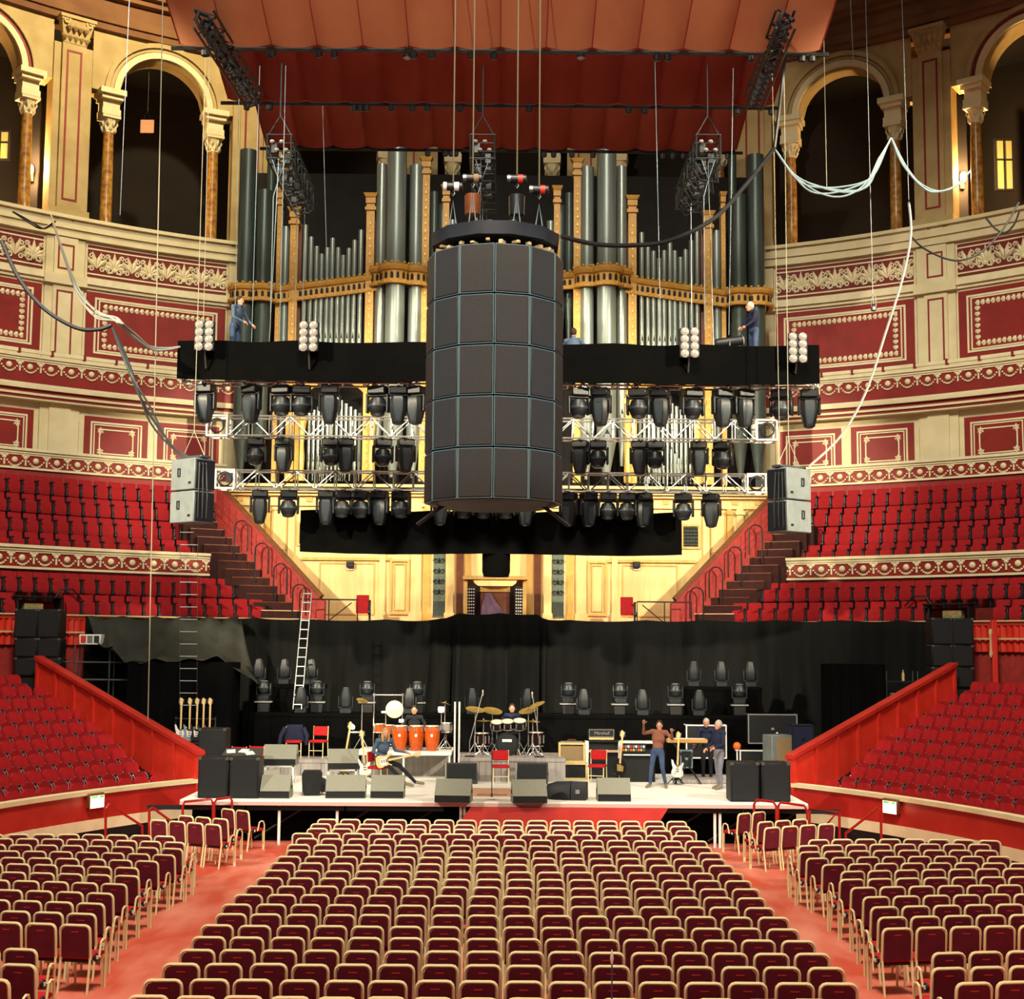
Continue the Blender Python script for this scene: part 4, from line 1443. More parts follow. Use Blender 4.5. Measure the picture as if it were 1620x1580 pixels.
truss('lighting_truss', 'long silver lighting truss behind the upper black border cloth', (-7.75, 35.25, 11.0), (7.85, 35.25, 11.0), .5, ends=False, hang=[(x_, 36.1, 17.05) for x_ in (-5.7, -.5, 5.35)])
truss('lighting_truss', 'silver box truss with coiled-cable ends, middle of the three', (-7.4, 39.5, 10.3), (7.05, 39.5, 10.3), .54, hang=[(x_, 39.5, 17.05) for x_ in (-5.7, -.5, 5.35)])
truss('lighting_truss', 'silver box truss just above the lower black border cloth', (-7.3, 40.3, 8.94), (6.9, 40.3, 8.94), .5, hang=[(x_, 40.3, 17.05) for x_ in (-5.6, -.4, 5.45)])
for i, (px, lb) in enumerate(((441, 'dark longitudinal truss hanging below the red canopy at left'), (763, 'dark longitudinal truss hanging below the canopy above the speaker cluster'), (1121, 'dark longitudinal truss hanging below the red canopy at right'))):
    p = at(px, 250, 36)
    t = truss('longitudinal_truss', lb, (p.x, 36, p.z), (p.x, 40.4, p.z), .62, .6, 'truss_dark', False, .026)
    for s_ in (-1, 1):
        obj('bridle', MB().tube([(.1, s_ * .3, .62), (.1, 0, 1.15), (.1, 0, 19.85 - p.z)], .02, 5), 'cable_black', t)
    for j in range(9):
        obj('motor', MB().cbox((.2 + j * .45, (-1) ** j * .14, .3 - (j % 3) * .12), (.24, .2, .3), .03), 'fixture', t)
        obj('cable_loop', MB().tube([(.1 + j * .45, -.28, .1), (.2 + j * .45, -.34, -.22 - (j % 2) * .2), (.4 + j * .45, .1, -.3), (.5 + j * .45, .3, .1)], .03, 5), 'cable_black', t)
    for j in range(4):
        obj('lamp', MB().lathe([(.03, 0), (.07, .03), (.05, .08)], 8, (.02, -.18 + j * .12, .18 + (j % 2) * .22), m=Matrix.Rotation(0, 4, 'Z')), 'lamp_white', t)
    obj('chain', MB().tube([(.05, -.18, 0), (.05, 0, -.55), (.05, .18, 0)], .014, 5), 'cable_blue', t)
    obj('chain', MB().tube([(.05, 0, -.55), (.05, .12, -1.0), (.05, .12, -4.5)], .012, 5), 'cable_blue', t)
# --- border cloths
def border(label, x0, x1, Y, zt, zb, m='black_cloth', wav=.05):
    g = MB()
    n = 90
    vs, fs = [], []
    for k_ in (0, 1):
        for i in range(n + 1):
            u = i / n
            x = x0 + (x1 - x0) * u
            y = wav * math.sin(u * 61) * .6 + wav * .5 * math.sin(u * 23 + 1) + k_ * .03
            vs.append((x, y, 0.02 * math.sin(u * 40)))
            vs.append((x, y * 1.4, -(zt - zb) - .03 * math.sin(u * 9) - .05 * math.sin(u * math.pi)))
    for k_ in (0, 1):
        o_ = k_ * 2 * (n + 1)
        for i in range(n):
            fs.append((o_ + 2 * i, o_ + 2 * i + 1, o_ + 2 * i + 3, o_ + 2 * i + 2))
    o_ = 2 * (n + 1)
    for i in range(n):
        fs.append((2 * i, 2 * i + 2, o_ + 2 * i + 2, o_ + 2 * i))
        fs.append((2 * i + 1, o_ + 2 * i + 1, o_ + 2 * i + 3, 2 * i + 3))
    fs += [(0, o_, o_ + 1, 1), (2 * n, 2 * n + 1, o_ + 2 * n + 1, o_ + 2 * n)]
    g.add(vs, fs)
    return tag(obj('border_cloth', g, m, None, (0, Y, zt)), label, 'cloth')
border('upper long black border cloth on the front lighting truss', -7.85, 7.85, 34.8, 11.98, 11.05)
border('lower black border cloth hanging below the trusses in front of the organ', -5.63, 5.23, 41.0, 8.42, 7.24)
p = at(785, 893, 41.4)
t = thing('hanging_can', 'black can hanging below the middle of the lower border cloth', 'lamp', (p.x, 41.4, p.z))
obj('can', MB().lathe([(.36, -.35), (.4, -.2), (.4, .4), (.3, .45)], 14), 'black_cloth', t)
obj('yoke', MB().tube([(-.38, 0, .1), (-.38, 0, .5), (0, 0, .6), (.38, 0, .5), (.38, 0, .1)], .025, 5), 'black', t)
obj('hanging_bar', MB().tube([(0, 0, .6), (0, -.85, 8.95 - p.z)], .02, 5), 'black', t)

# --- moving lights
def fixture_proto(kind, s):
    t = thing('moving_spot' if kind == 'spot' else 'moving_wash', 'x', 'stage light')
    obj('base', MB().cbox((0, 0, -.1 * s), (.44 * s, .36 * s, .2 * s), .03 * s), 'fixture', t)
    if s >= 1:
        obj('clamp_bar', MB().cbox((0, 0, .005), (.06, .64, .06), .01), 'steel', t)
    g = MB()
    for sx in (-1, 1):
        g.cbox((sx * .25 * s, 0, -.4 * s), (.06 * s, .16 * s, .46 * s), .02 * s)
    g.cbox((0, 0, -.22 * s), (.54 * s, .18 * s, .06 * s), .02 * s)
    obj('yoke', g, 'fixture', t)
    if kind == 'spot':
        g = MB()
        g.hull([(x * s, y * s, z * s) for z, a, b in ((-.26, .17, .16), (-.34, .2, .19), (-.62, .2, .19), (-.92, .13, .13)) for x, y in ((-a, -b * .6), (-a * .6, -b), (a * .6, -b), (a, -b * .6), (-a, b * .6), (-a * .6, b), (a * .6, b), (a, b * .6))])
        h = obj('head', g, 'fixture', t)
        obj('head_panel', MB().hull([(-.09 * s, -.2 * s, -.4 * s), (.09 * s, -.2 * s, -.4 * s), (-.09 * s, -.2 * s, -.6 * s), (.09 * s, -.2 * s, -.6 * s), (-.09 * s, -.17 * s, -.6 * s), (.09 * s, -.17 * s, -.6 * s), (-.05 * s, -.145 * s, -.86 * s), (.05 * s, -.145 * s, -.86 * s)]), 'fixture_panel', h)
        obj('lens', MB().lathe([(.1 * s, -.93 * s), (.09 * s, -.95 * s), (.03 * s, -.96 * s)], 10), 'lens', h)
    else:
        g = MB()
        g.lathe([(.06 * s, -.24 * s), (.17 * s, -.29 * s), (.215 * s, -.42 * s), (.22 * s, -.5 * s), (.19 * s, -.6 * s), (.16 * s, -.66 * s), (.17 * s, -.68 * s)], 14)
        h = obj('head', g, 'fixture', t)
        obj('lens', MB().lathe([(.15 * s, -.685 * s), (.12 * s, -.71 * s), (.03 * s, -.725 * s)], 12), 'lens', h)
        obj('head_ring', MB().lathe([(.225 * s, -.44 * s), (.235 * s, -.47 * s), (.225 * s, -.5 * s)], 14, cap=False), 'fixture_panel', h)
    return t
PROTO, USED = {}, set()
def fixture(kind, s, p, rot, label, group):
    k = (kind, s)
    if k not in PROTO:
        PROTO[k] = fixture_proto(kind, s)
    t = PROTO[k]
    if k in USED:
        return dup(t, p, label=label, group=group, rot=rot, cat='stage light')
    USED.add(k)
    t.location, t.rotation_euler = p, rot
    return tag(t, label, 'stage light', group)
def number_words(n, i, where):
    return f'{ORD[i]} from left of the lights {where}'
mid = [(405, 'wash'), (450, 'spot'), (524, 'wash'), (547, 'spot'), (606, 'wash'), (642, 'spot'), (918, 'spot'), (946, 'wash'), (1012, 'spot'), (1036, 'wash'), (1105, 'spot'), (1143, 'wash')]
low = [(412, 'spot'), (457, 'wash'), (516, 'spot'), (541, 'wash'), (571, 'wash'), (601, 'spot'), (635, 'wash'), (697, 'spot'), (733, 'wash'), (765, 'wash'), (800, 'wash'), (832, 'spot'), (900, 'spot'), (931, 'spot'), (962, 'wash'), (992, 'wash'), (1018, 'spot'), (1081, 'wash'), (1125, 'spot')]
upp = [(325, 'spot', .92), (398, 'spot', 1.0), (446, 'wash', 1.0), (477, 'wash', .95), (522, 'spot', 1.0), (598, 'wash', 1.05), (630, 'spot', .9), (658, 'spot', .8), (915, 'wash', .9), (950, 'spot', .95), (1010, 'wash', .9), (1045, 'spot', 1.0), (1096, 'wash', 1.0), (1143, 'spot', .95), (1178, 'spot', 1.0), (1236, 'wash', .9), (1280, 'spot', 1.0)]
for i, (px, k) in enumerate(mid):
    p = at(px, 692, 39.5)
    fixture(k, 1.0 if k == 'spot' else 1.05, (p.x, 39.5, 10.265), (0, 0, random.uniform(-.5, .5)), f'black moving {k} light, {number_words(12, i, "under the middle truss")}', 'moving lights on the trusses')
for i, (px, k) in enumerate(low):
    p = at(px, 775, 40.3)
    fixture(k, 1.0 if k == 'spot' else 1.05, (p.x, 40.3, 8.905), (0, 0, random.uniform(-.5, .5)), f'black moving {k} light, {number_words(19, i, "under the lowest truss")}', 'moving lights on the trusses')
for i, (px, k, s_) in enumerate(upp):
    p = at(px, 600, 35.2)
    fixture(k, 1.0 if k == 'spot' else 1.05, (p.x, 35.25, 10.965), (0, 0, random.uniform(-.5, .5)), f'black moving {k} light, {number_words(17, i, "below the upper border cloth")}', 'moving lights on the trusses')

# --- audience blinders on the front truss
for i, (px, py) in enumerate(((323, 531), (488, 532), (1091, 542), (1262, 550))):
    p = at(px, py, 34.45)
    t = thing('audience_blinder', f'eight-lamp audience blinder, {ORD[i]} from left on the upper border cloth', 'stage light', p, 0, 'audience blinders')
    obj('housing', MB().cbox((0, .06, 0), (.5, .1, .72), .02), 'fixture', t)
    for cx_ in (-.12, .12):
        for r_ in range(4):
            q = obj('lamp', MB().lathe([(.09, 0), (.105, -.03), (.07, -.05), (.02, -.06)], 10, (cx_, 0, .0), m=Matrix.Translation((0, 0, -.27 + r_ * .18)) @ Matrix.Rotation(-math.pi / 2, 4, 'X') @ Matrix.Translation((0, 0, 0))), 'lamp_white', t)
    obj('hanging_bar', MB().tube([(0, .1, -.3), (0, .3, 11.3 - p.z), (0, .84, 11.5 - p.z)], .022, 5), 'steel', t)
# follow spot lying on the truss
p = at(1153, 541, 35)
t = thing('follow_spot', 'cylindrical follow spot resting above the upper border cloth at right', 'stage light', p)
obj('barrel', MB().lathe([(.1, -.34), (.12, -.3), (.12, .2), (.13, .34)], 12, m=Matrix.Rotation(R(82), 4, 'Y')), 'fixture', t)
obj('lens', MB().lathe([(.125, .34), (.1, .37), (.02, .38)], 12, m=Matrix.Rotation(R(82), 4, 'Y')), 'lamp_white', t)
obj('yoke', MB().tube([(0, .12, 0), (0, .12, -.3), (0, 0, -.36), (0, -.12, -.3), (0, -.12, 0)], .018, 5), 'fixture', t)

# --- hanging two-box side speakers
for sg, px, py, lb in ((-1, 306, 727, 'pair of grey side loudspeakers hanging at left above the choir'), (1, 1248, 742, 'pair of grey side loudspeakers hanging at right above the choir')):
    p = at(px, py, 34)
    t = thing('hanging_speaker', lb, 'loudspeaker', (p.x, 34, p.z - 1.52), sg * R(38))
    for k in (0, 1):
        c_ = obj('cabinet', MB().cbox((0, 0, .37 + k * .77), (.86, .62, .74), .02), 'speaker_grey', t)
        obj('grille', MB().cbox((-sg * .44, 0, .37 + k * .77), (.04, .56, .68), .01), 'black_box', c_)
        obj('handle', MB().frame(-.05, .05, .32 + k * .77, .52 + k * .77, .025, -.33, -.3, Matrix.Translation((sg * .12, 0, 0))), 'black', c_)
        obj('port', MB().cbox((-sg * .26, -.31, .16 + k * .77), (.1, .02, .06), .008), 'black', c_)
    g = MB()
    for a in (0, .1, .2):
        g.tube([(-sg * (.46 + a * .3), -.2 + a, .1), (-sg * (.52 + a * .4), -.25 + a, .6), (-sg * .47, -.2 + a, 1.4)], .02, 5)
    obj('cables', g, 'cable_black', t)
    obj('fly_bar', MB().cbox((0, 0, 1.56), (.9, .3, .06), .01), 'steel', t)
    for s_ in (-1, 1):
        obj('sling', MB().tube([(s_ * .4, 0, 1.58), (0, 0, 2.2), (0, 0, 13.6)], .01, 5), 'rope', t)

# --- red fabric canopy: three sloping swathes, one behind the other, scalloped along their battens
bat = [(31.7, 18.2), (37.4, 19.12), (43.5, 20.02)]
names = ['front', 'middle', 'rear']
for b in range(3):
    yb, zb_ = bat[b]
    ya, za_ = yb - 4.2, zb_ + 2.6
    W_ = 7.3
    NP = 14
    n, m_ = NP * 8, 8
    vs, fs = [], []
    for sgn in (0, 1):
        for i in range(n + 1):
            x = -W_ + 2 * W_ * i / n
            pf = abs(math.sin(math.pi * i / 8.0)) ** .7
            for j in range(m_ + 1):
                v_ = j / m_
                z = za_ + (zb_ - za_) * v_ - .13 * pf * (.3 + .7 * v_) - .25 * math.sin(math.pi * v_)
                vs.append((x + (0.25 * (1 - v_) * (x / W_)), ya + (yb - ya) * v_ - .12 * pf * v_, z + sgn * .03))
    for sgn in (0, 1):
        o_ = sgn * (n + 1) * (m_ + 1)
        for i in range(n):
            for j in range(m_):
                a = o_ + i * (m_ + 1) + j
                fs.append((a, a + 1, a + m_ + 2, a + m_ + 1))
    g = MB()
    g.add(vs, fs)
    t = thing('fabric_canopy', f'red scalloped fabric canopy over the stage, {names[b]} swathe', 'canopy', (0, 0, 0))
    obj('fabric', g, 'canopy' if b else 'canopy_lit', t)
    for i in range(NP + 1):
        x = -W_ + 2 * W_ * i / NP
        pts = [(x + .25 * (1 - j / 6) * (x / W_), ya + (yb - ya) * j / 6, za_ + (zb_ - za_) * j / 6 - .25 * math.sin(math.pi * j / 6) - .012) for j in range(7)]
        obj('seam', MB().tube(pts, .014, 4), 'brick_red', t)
    obj('batten', MB().tube([(-W_ - .2, yb + .05, zb_ - .1), (W_ + .2, yb + .05, zb_ - .1)], .05, 6), 'black', t)
    for i in range(15):
        x = random.uniform(-W_, W_)
        obj('batten_lamp', MB().lathe([(.05, 0), (.09, -.05), (.08, -.16), (.05, -.18)], 8, (x, yb - .02, zb_ - .14)), 'fixture', t)
# side beams that carry the canopy
for sg, lb in ((-1, 'dark latticed beam with coiled cables along left edge of the canopy'), (1, 'dark latticed beam with coiled cables along right edge of the canopy')):
    a, b = at(322 if sg < 0 else 1243, 15, 29.5), at(405 if sg < 0 else 1192, 150, 35.5)
    x_ = (a.x + b.x) / 2
    d_ = (b - a)
    t = thing('canopy_beam', lb, 'beam', a)
    g = MB()
    off = (Vector((-.2, 0, 0)), Vector((.2, 0, 0)), Vector((-.2, 0, -.4)), Vector((.2, 0, -.4)))
    for o_ in off:
        obj('chord', MB().tube([o_, d_ + o_], .03, 5), 'black', t)
    for i in range(14):
        p, q = d_ * (i / 14), d_ * ((i + 1) / 14)
        obj('lattice', MB().tube([p + off[i % 2], q + off[(i + 1) % 2], q + off[2 + i % 2]], .02, 4), 'black', t)
        obj('cable_coil', MB().tube([p + Vector((.16 * math.cos(k_ * 1.05), .1 * math.sin(k_ * 2), -.25 + .16 * math.sin(k_ * 1.05))) for k_ in range(6)], .05, 5), 'cable_black', t)
# round ceiling speakers against the canopy
for px, nm in ((644, 'left'), (919, 'right')):
    p = at(px, 92, 31.75)
    t = thing('canopy_lamp', f'small round lamp below the middle canopy swathe, {nm} of centre', 'lamp', p)
    obj('can', MB().lathe([(.02, .4), (.02, .14), (.09, .08), (.1, 0)], 12), 'fixture', t)
    obj('lens', MB().lathe([(.09, 0), (.05, -.03), (.01, -.035)], 12), 'lamp_white', t)

# --- cables and lines
def cable(label, pts, r, m, cat='cable', strands=1, spread=.0):
    P = smooth_path([at(*p) for p in pts])
    base = P[0].copy()
    g = MB()
    for k in range(strands):
        off = []
        a, b = random.uniform(0, 6), random.uniform(.5, 1.5)
        for i, p in enumerate(P):
            e = math.sin(math.pi * i / (len(P) - 1))
            off.append(p - base + Vector((math.sin(a + i * .25) * spread * e, 0, math.cos(a * 1.7 + i * .2 * b) * spread * e)))
        g.tube(off, r, 5)
    if strands == 1:
        return tag(obj('cable', g, m, None, base), label, cat)
    return tag(obj('cable_bundle', g, m, None, base), label, cat)
cable('thick black cable swooping from the speaker cluster to upper right', [(888, 374, 28.6), (940, 386, 29), (1000, 388, 29.5), (1060, 380, 30), (1130, 345, 31), (1180, 292, 32), (1225, 235, 33)], .05, 'cable_black')
cable('blue-grey cable bundle sagging across the right gallery arch', [(1225, 235, 33), (1255, 275, 33), (1290, 298, 33), (1330, 303, 33), (1370, 288, 33), (1395, 250, 33), (1410, 218, 33)], .022, 'cable_blue', strands=5, spread=.12)
cable('blue-grey cable bundle sagging between arch and right pilaster', [(1410, 218, 33), (1430, 260, 33), (1460, 292, 33), (1485, 305, 33), (1510, 297, 33), (1535, 270, 33)], .022, 'cable_blue', strands=3, spread=.06)
cable('dark cable rising from the cable junction to the canopy beam', [(1225, 235, 33), (1232, 180, 33), (1240, 110, 33), (1246, 60, 32)], .04, 'cable_black')
cable('pale cable dropping in a long curve to the right hanging speaker', [(1438, 320, 33.5), (1441, 372, 33.5), (1428, 440, 33.5), (1400, 530, 33.6), (1370, 620, 33.7), (1330, 690, 33.8), (1280, 738, 33.9)], .03, 'cable_white')
cable('dark cable hanging in a shallow loop along right gallery parapet', [(1441, 374, 33.5), (1465, 395, 33.6), (1510, 412, 33.8), (1550, 400, 34), (1585, 365, 34), (1612, 320, 34)], .025, 'cable_black')
cable('dark looped cable on the gallery parapet at far right', [(1560, 345, 47.2), (1575, 362, 47), (1590, 368, 46.9), (1604, 355, 46.8), (1612, 335, 46.7)], .035, 'cable_black')
cable('thick black cable sagging across the left red panel', [(2, 380, 33), (30, 440, 33), (70, 488, 33), (120, 518, 33), (155, 521, 33), (177, 514, 33)], .05, 'cable_black')
cable('grey cable bundle dropping from left junction to the hanging speaker', [(177, 514, 33), (195, 560, 33.2), (220, 620, 33.4), (245, 668, 33.7), (275, 708, 33.9), (300, 724, 34)], .025, 'steel', strands=4, spread=.07)
cable('white cable bundle swooping from gallery parapet to upper truss', [(80, 338, 48.3), (100, 400, 44), (125, 462, 39), (155, 498, 35), (182, 508, 33), (205, 528, 33.4), (235, 549, 34), (262, 552, 34.5), (288, 548, 34.9)], .026, 'cable_white', strands=5, spread=.07)
cable('dark cables looping over the parapet at far left', [(20, 335, 47.2), (45, 350, 47.2), (70, 360, 47.5), (88, 350, 47.8)], .03, 'cable_black', strands=2, spread=.06)
def line(label, px0, y0, px1, y1, Y, r=.012, m='rope', cat='rope'):
    a, b = at(px0, y0, Y), at(px1, y1, Y)
    return tag(obj('hanging_line', MB().tube([Vector((0, 0, 0)), b - a], r, 5), m, None, a), label, cat)
line('long pale rope hanging down to the left stalls wall', 258, -20, 233, 1190, 38.2, .016)
for i, (x0, y0, x1, y1, Y, m, lb) in enumerate(((334, -20, 322, 510, 34.4, 'rope', 'white line above the left-most audience blinder'), (379, 104, 371, 545, 35.2, 'cable_blue', 'pale line in front of the outer left organ pipes'), (411, 104, 398, 545, 35.2, 'cable_blue', 'pale line beside the second outer left organ pipe'), (452, 104, 442, 545, 35.2, 'cable_blue', 'pale line left of the gilt organ post at left'), (509, 118, 518, 450, 38, 'steel', 'thin wire over the left flat of small organ pipes'), (1036, 92, 1046, 560, 36, 'cable_blue', 'thin wire over the right flat of small organ pipes'), (1160, 108, 1153, 530, 35.2, 'cable_blue', 'pale line from the canopy to the follow spot'), (1302, -10, 1308, 300, 37, 'rope', 'thin line hanging in the right gallery arch'), (1345, -10, 1350, 100, 37, 'steel', 'short wire at crown of the right gallery arch'), (1369, -20, 1381, 480, 34, 'steel', 'thin wire holding a hanging microphone at right'), (1219, -20, 1234, 732, 34, 'rope', 'white line beside the right hanging speaker'), (205, -10, 190, 340, 38, 'steel', 'grey cable hanging in the left gallery arch'), (1426, -20, 1438, 324, 33.5, 'steel', 'thin wire holding the pale cable at right'))):
    line(lb, x0, y0, x1, y1, Y, .009, m)
p = at(1382, 488, 34)
t = thing('hanging_microphone', 'small grey microphone pod hanging before the right red panel', 'microphone', p)
obj('pod', MB().cbox((0, 0, 0), (.13, .1, .14), .03), 'steel', t)
obj('yoke', MB().tube([(-.06, 0, .05), (-.04, 0, .3), (.04, 0, .3), (.06, 0, .05)], .01, 5), 'steel', t)

# --- ladders
def ladder(label, pa, pb, w_, n, r=.018, m='alu'):
    t = thing('hanging_ladder', label, 'ladder', pa)
    d = pb - pa
    for s_ in (-1, 1):
        obj('rail', MB().tube([Vector((s_ * w_ / 2, 0, 0)), d + Vector((s_ * w_ / 2, 0, 0))], r, 5), m, t)
    for i in range(n):
        q = d * ((i + .5) / n)
        obj('rung', MB().tube([q - Vector((w_ / 2, 0, 0)), q + Vector((w_ / 2, 0, 0))], r * 1.2 if r > .01 else .011, 5), m, t)
ladder('thin wire ladder hanging before the left choir and drape', at(299, 832, 34.6), at(298, 1125, 35.6), .42, 15, .004, 'steel')
ladder('narrow white ladder leaning from guard rail to the stage', at(487, 932, 43.2), at(470, 1122, 41.6), .24, 13)

# ================================================================ ON AND AROUND THE STAGE
SZ = 1.03
# --- black backdrop hung from the choir rail
top = [(138, 974, 43.0), (200, 976, 43.9), (300, 976, 45.0), (400, 977, 45.9), (480, 979, 46.6), (600, 980, 46.7), (690, 979, 46.7), (722, 971, 46.75), (780, 970, 46.75), (842, 971, 46.75), (882, 980, 46.7), (1000, 981, 46.6), (1090, 981, 46.6), (1200, 981, 45.9), (1300, 981, 45.0), (1400, 981, 43.9), (1462, 981, 43.0)]
TP = smooth_path([at(*p) for p in top], 14)
def backdrop(pts, zbot, lean, amp, m, label, tuck=None):
    vs, fs = [], []
    rows = 12
    n = len(pts)
    for i, p in enumerate(pts):
        u = i / (n - 1)
        f_ = math.sin(i * .9) * .5 + math.sin(i * .37 + 1) * .6 + abs(math.sin(i * .63 + 2)) * .9
        for j in range(rows + 1):
            v_ = j / rows
            z = p.z + (zbot - p.z) * v_
            y = p.y - lean * (1 - abs(2 * u - 1) ** 3) * v_ ** 1.3 - amp * f_ * (.25 + .9 * v_) * (1 - abs(2 * u - 1) ** 6 * .6)
            vs.append((p.x + .08 * math.sin(i * .5) * v_, y - .12, z - (.05 * abs(math.sin(i * .22)) if j == 0 else 0)))
    for i in range(n - 1):
        for j in range(rows):
            a = i * (rows + 1) + j
            fs.append((a, a + 1, a + rows + 2, a + rows + 1))
    g = MB()
    g.add(vs, fs)
    b = Vector(vs[0])
    g.v = [tuple(Vector(p) - b) for p in g.v]
    o = obj('backdrop', g, m, None, b)
    md = o.modifiers.new('thickness', 'SOLIDIFY')
    md.thickness = .02
    return tag(o, label, 'drape')
backdrop(TP, 1.05, 1.5, .26, 'drape', 'wide black pleated drape hanging from choir rail behind the band')
# grey gathered cloth pulled across the drape at left
cp = [at(140, 977, 42.6), at(190, 977, 42.9), at(250, 978, 43.4), at(300, 978, 44.2), at(345, 978, 44.9), at(385, 979, 45.4)]
cq = [at(178, 1018, 41.6), at(203, 1046, 41.3), at(240, 1044, 41.2), at(300, 1044, 41.2), at(352, 1042, 41.2), at(412, 1085, 42.3)]
g = MB()
vs, fs = [], []
A_, B_ = smooth_path(cp, 8), smooth_path(cq, 8)
for i in range(len(A_)):
    for j in range(9):
        v_ = j / 8
        p = A_[i].lerp(B_[i], v_)
        vs.append(p + Vector((0, -.1 * math.sin(i * 1.3 + v_ * 3) - .15, -.35 * math.sin(math.pi * v_) + .06 * math.sin(i * .9 + v_ * 5))))
for i in range(len(A_) - 1):
    for j in range(8):
        a = i * 9 + j
        fs.append((a, a + 1, a + 10, a + 9))
b = vs[0].copy()
g.add([p - b for p in vs], fs)
o = obj('gathered_cloth', g, 'drape_grey', None, b)
o.modifiers.new('thickness', 'SOLIDIFY').thickness = .02
tag(o, 'grey gathered cloth stretched from rail to covered cases at left', 'drape')
# cloth-covered stack of cases under it, left and right
def covered(label, px0, px1, py0, Y, dz, depth):
    a, b = at(px0, py0, Y), at(px1, py0, Y)
    vs, fs = [], []
    n = 40
    for i in range(n + 1):
        u = i / n
        x = a.x + (b.x - a.x) * u
        w_ = .05 * math.sin(u * 33) + .03 * math.sin(u * 71)
        vs += [(x, Y + depth, a.z), (x, Y - .02, a.z), (x, Y - .06 + w_ * .4, a.z - .3), (x, Y - .1 + w_, SZ if dz is None else dz)]
    for i in range(n):
        for j in range(3):
            fs.append((i * 4 + j, i * 4 + j + 1, i * 4 + j + 5, i * 4 + j + 4))
    g = MB()
    g.add(vs, fs)
    g.box(((a.x + b.x) / 2, Y + depth / 2 + .02, (a.z + SZ) / 2), (b.x - a.x - .05, depth, a.z - SZ - .03))
    p0 = Vector(((a.x + b.x) / 2, Y, SZ))
    g.v = [tuple(Vector(p) - p0) for p in g.v]
    return tag(obj('covered_cases', g, 'black_cloth', None, p0), label, 'covered stack')
covered('stack of cases under black cloth below the grey cloth', 203, 368, 1046, 41.1, None, 1.4)
covered('stack of cases under black cloth behind right stage wing', 1312, 1400, 1050, 41.2, None, 1.2)
# side-stage platforms
for sg, nm in ((-1, 'left'), (1, 'right')):
    g = MB()
    g.prism([(sg * 7.7, 0), (sg * 10.6, 0), (sg * 10.6, SZ), (sg * 7.7, SZ)], 0, 3.0)
    tag(obj('wing_platform', g, 'black', None, (0, 40.1, 0)), f'black side-stage platform behind the {nm} stalls wall', 'platform')

# --- risers
def riser(label, px0, px1, pyt, Y, depth, m, edge=None, zb=SZ, legs=False):
    a, b = at(px0, pyt, Y), at(px1, pyt, Y)
    zt = a.z * .5 + b.z * .5
    w_ = b.x - a.x
    t = thing('riser', label, 'riser', ((a.x + b.x) / 2, Y, zb))
    h = zt - zb
    obj('top', MB().cbox((0, depth / 2, h - .05), (w_, depth, .1), .01), edge or m, t)
    if legs:
        for x in (-w_ / 2 + .05, 0, w_ / 2 - .05):
            for y in (.05, depth - .05):
                obj('leg', MB().box((x, y, (h - .1) / 2), (.05, .05, h - .1)), 'white_metal', t)
        obj('back_panel', MB().box((0, depth * .6, (h - .1) / 2), (w_ - .1, .04, h - .1)), m, t)
    else:
        n = max(2, int(w_ / .5))
        for i in range(n):
            obj('front_board', MB().box((-w_ / 2 + w_ * (i + .5) / n, .05, (h - .1) / 2), (w_ / n - .012, .06, h - .1)), m, t)
        obj('core', MB().box((0, depth / 2 + .05, (h - .1) / 2), (w_ - .06, depth - .12, h - .1)), 'black', t)
    t['top_z'] = zt
    return zt
ZBACK = riser('long black riser along the drape carrying floor lights', 402, 1240, 1131, 41.6, 1.5, 'black_cloth', 'black_cloth')
ZUL = riser('upper black riser with three floor lights at left', 395, 512, 1083, 42.5, 1.0, 'black_cloth', 'black_cloth', ZBACK)
ZUR = riser('upper black riser with three floor lights at right', 1082, 1206, 1087, 42.5, 1.0, 'black_cloth', 'black_cloth', ZBACK)
ZDR = riser('grey boarded drum riser in the middle of the stage', 724, 895, 1199, 38.9, 2.1, 'riser_grey')
ZCO = riser('white-edged percussion riser on open legs', 563, 714, 1189, 39.4, 1.9, 'riser_grey', 'white', legs=True)
ZLE = riser('low brown riser under the red chairs at stage left', 412, 540, 1201, 40.2, 1.25, 'riser_grey')
ZKB = riser('low brown riser under the keyboards', 1078, 1150, 1233, 38.6, 1.6, 'riser_grey')
# --- floor lights
fl_spots = [(476, 0), (547, 0), (648, 0), (746, 0), (835, 0), (923, 0), (1016, 0), (1106, 0)]
fl_wash = [(418, 0), (502, 0), (581, 0), (660, 0), (899, 0), (980, 0), (1068, 0), (1169, 0)]
for i, (px, _) in enumerate(fl_spots):
    p = at(px, 1128, 41.85)
    fixture('spot', .78, (p.x, 41.8, ZBACK), (math.pi, 0, random.uniform(-.3, .3)), f'moving spot light standing on the long black riser, {ORD[i]} from left', 'moving lights on the risers')
for i, (px, _) in enumerate(fl_wash):
    p = at(px, 1115, 42.35)
    s_ = thing('light_stand', f'low silver base under the {ORD[i]} wash light on the black riser', 'stand', (p.x, 42.25, ZBACK), 0, 'low stands under the wash lights')
    obj('plate', MB().cbox((0, 0, .3), (.5, .3, .05), .01), 'alu', s_)
    obj('support', MB().cbox((0, 0, .14), (.36, .22, .28), .02), 'black_box', s_)
    fixture('wash', .82, (p.x, 42.25, ZBACK + .325), (math.pi, 0, random.uniform(-.3, .3)), f'round-headed moving wash light on the long black riser, {ORD[i]} from left', 'moving lights on the risers')
for z_, nm, xs in ((ZUL, 'left', (409, 450, 492)), (ZUR, 'right', (1098, 1141, 1187))):
    for i, px in enumerate(xs):
        p = at(px, 1083, 42.8)
        fixture('spot', .78, (p.x, 42.8, z_), (math.pi, 0, random.uniform(-.2, .2)), f'moving spot light on the upper {nm} riser, {ORD[i]} from left', 'moving lights on the risers')

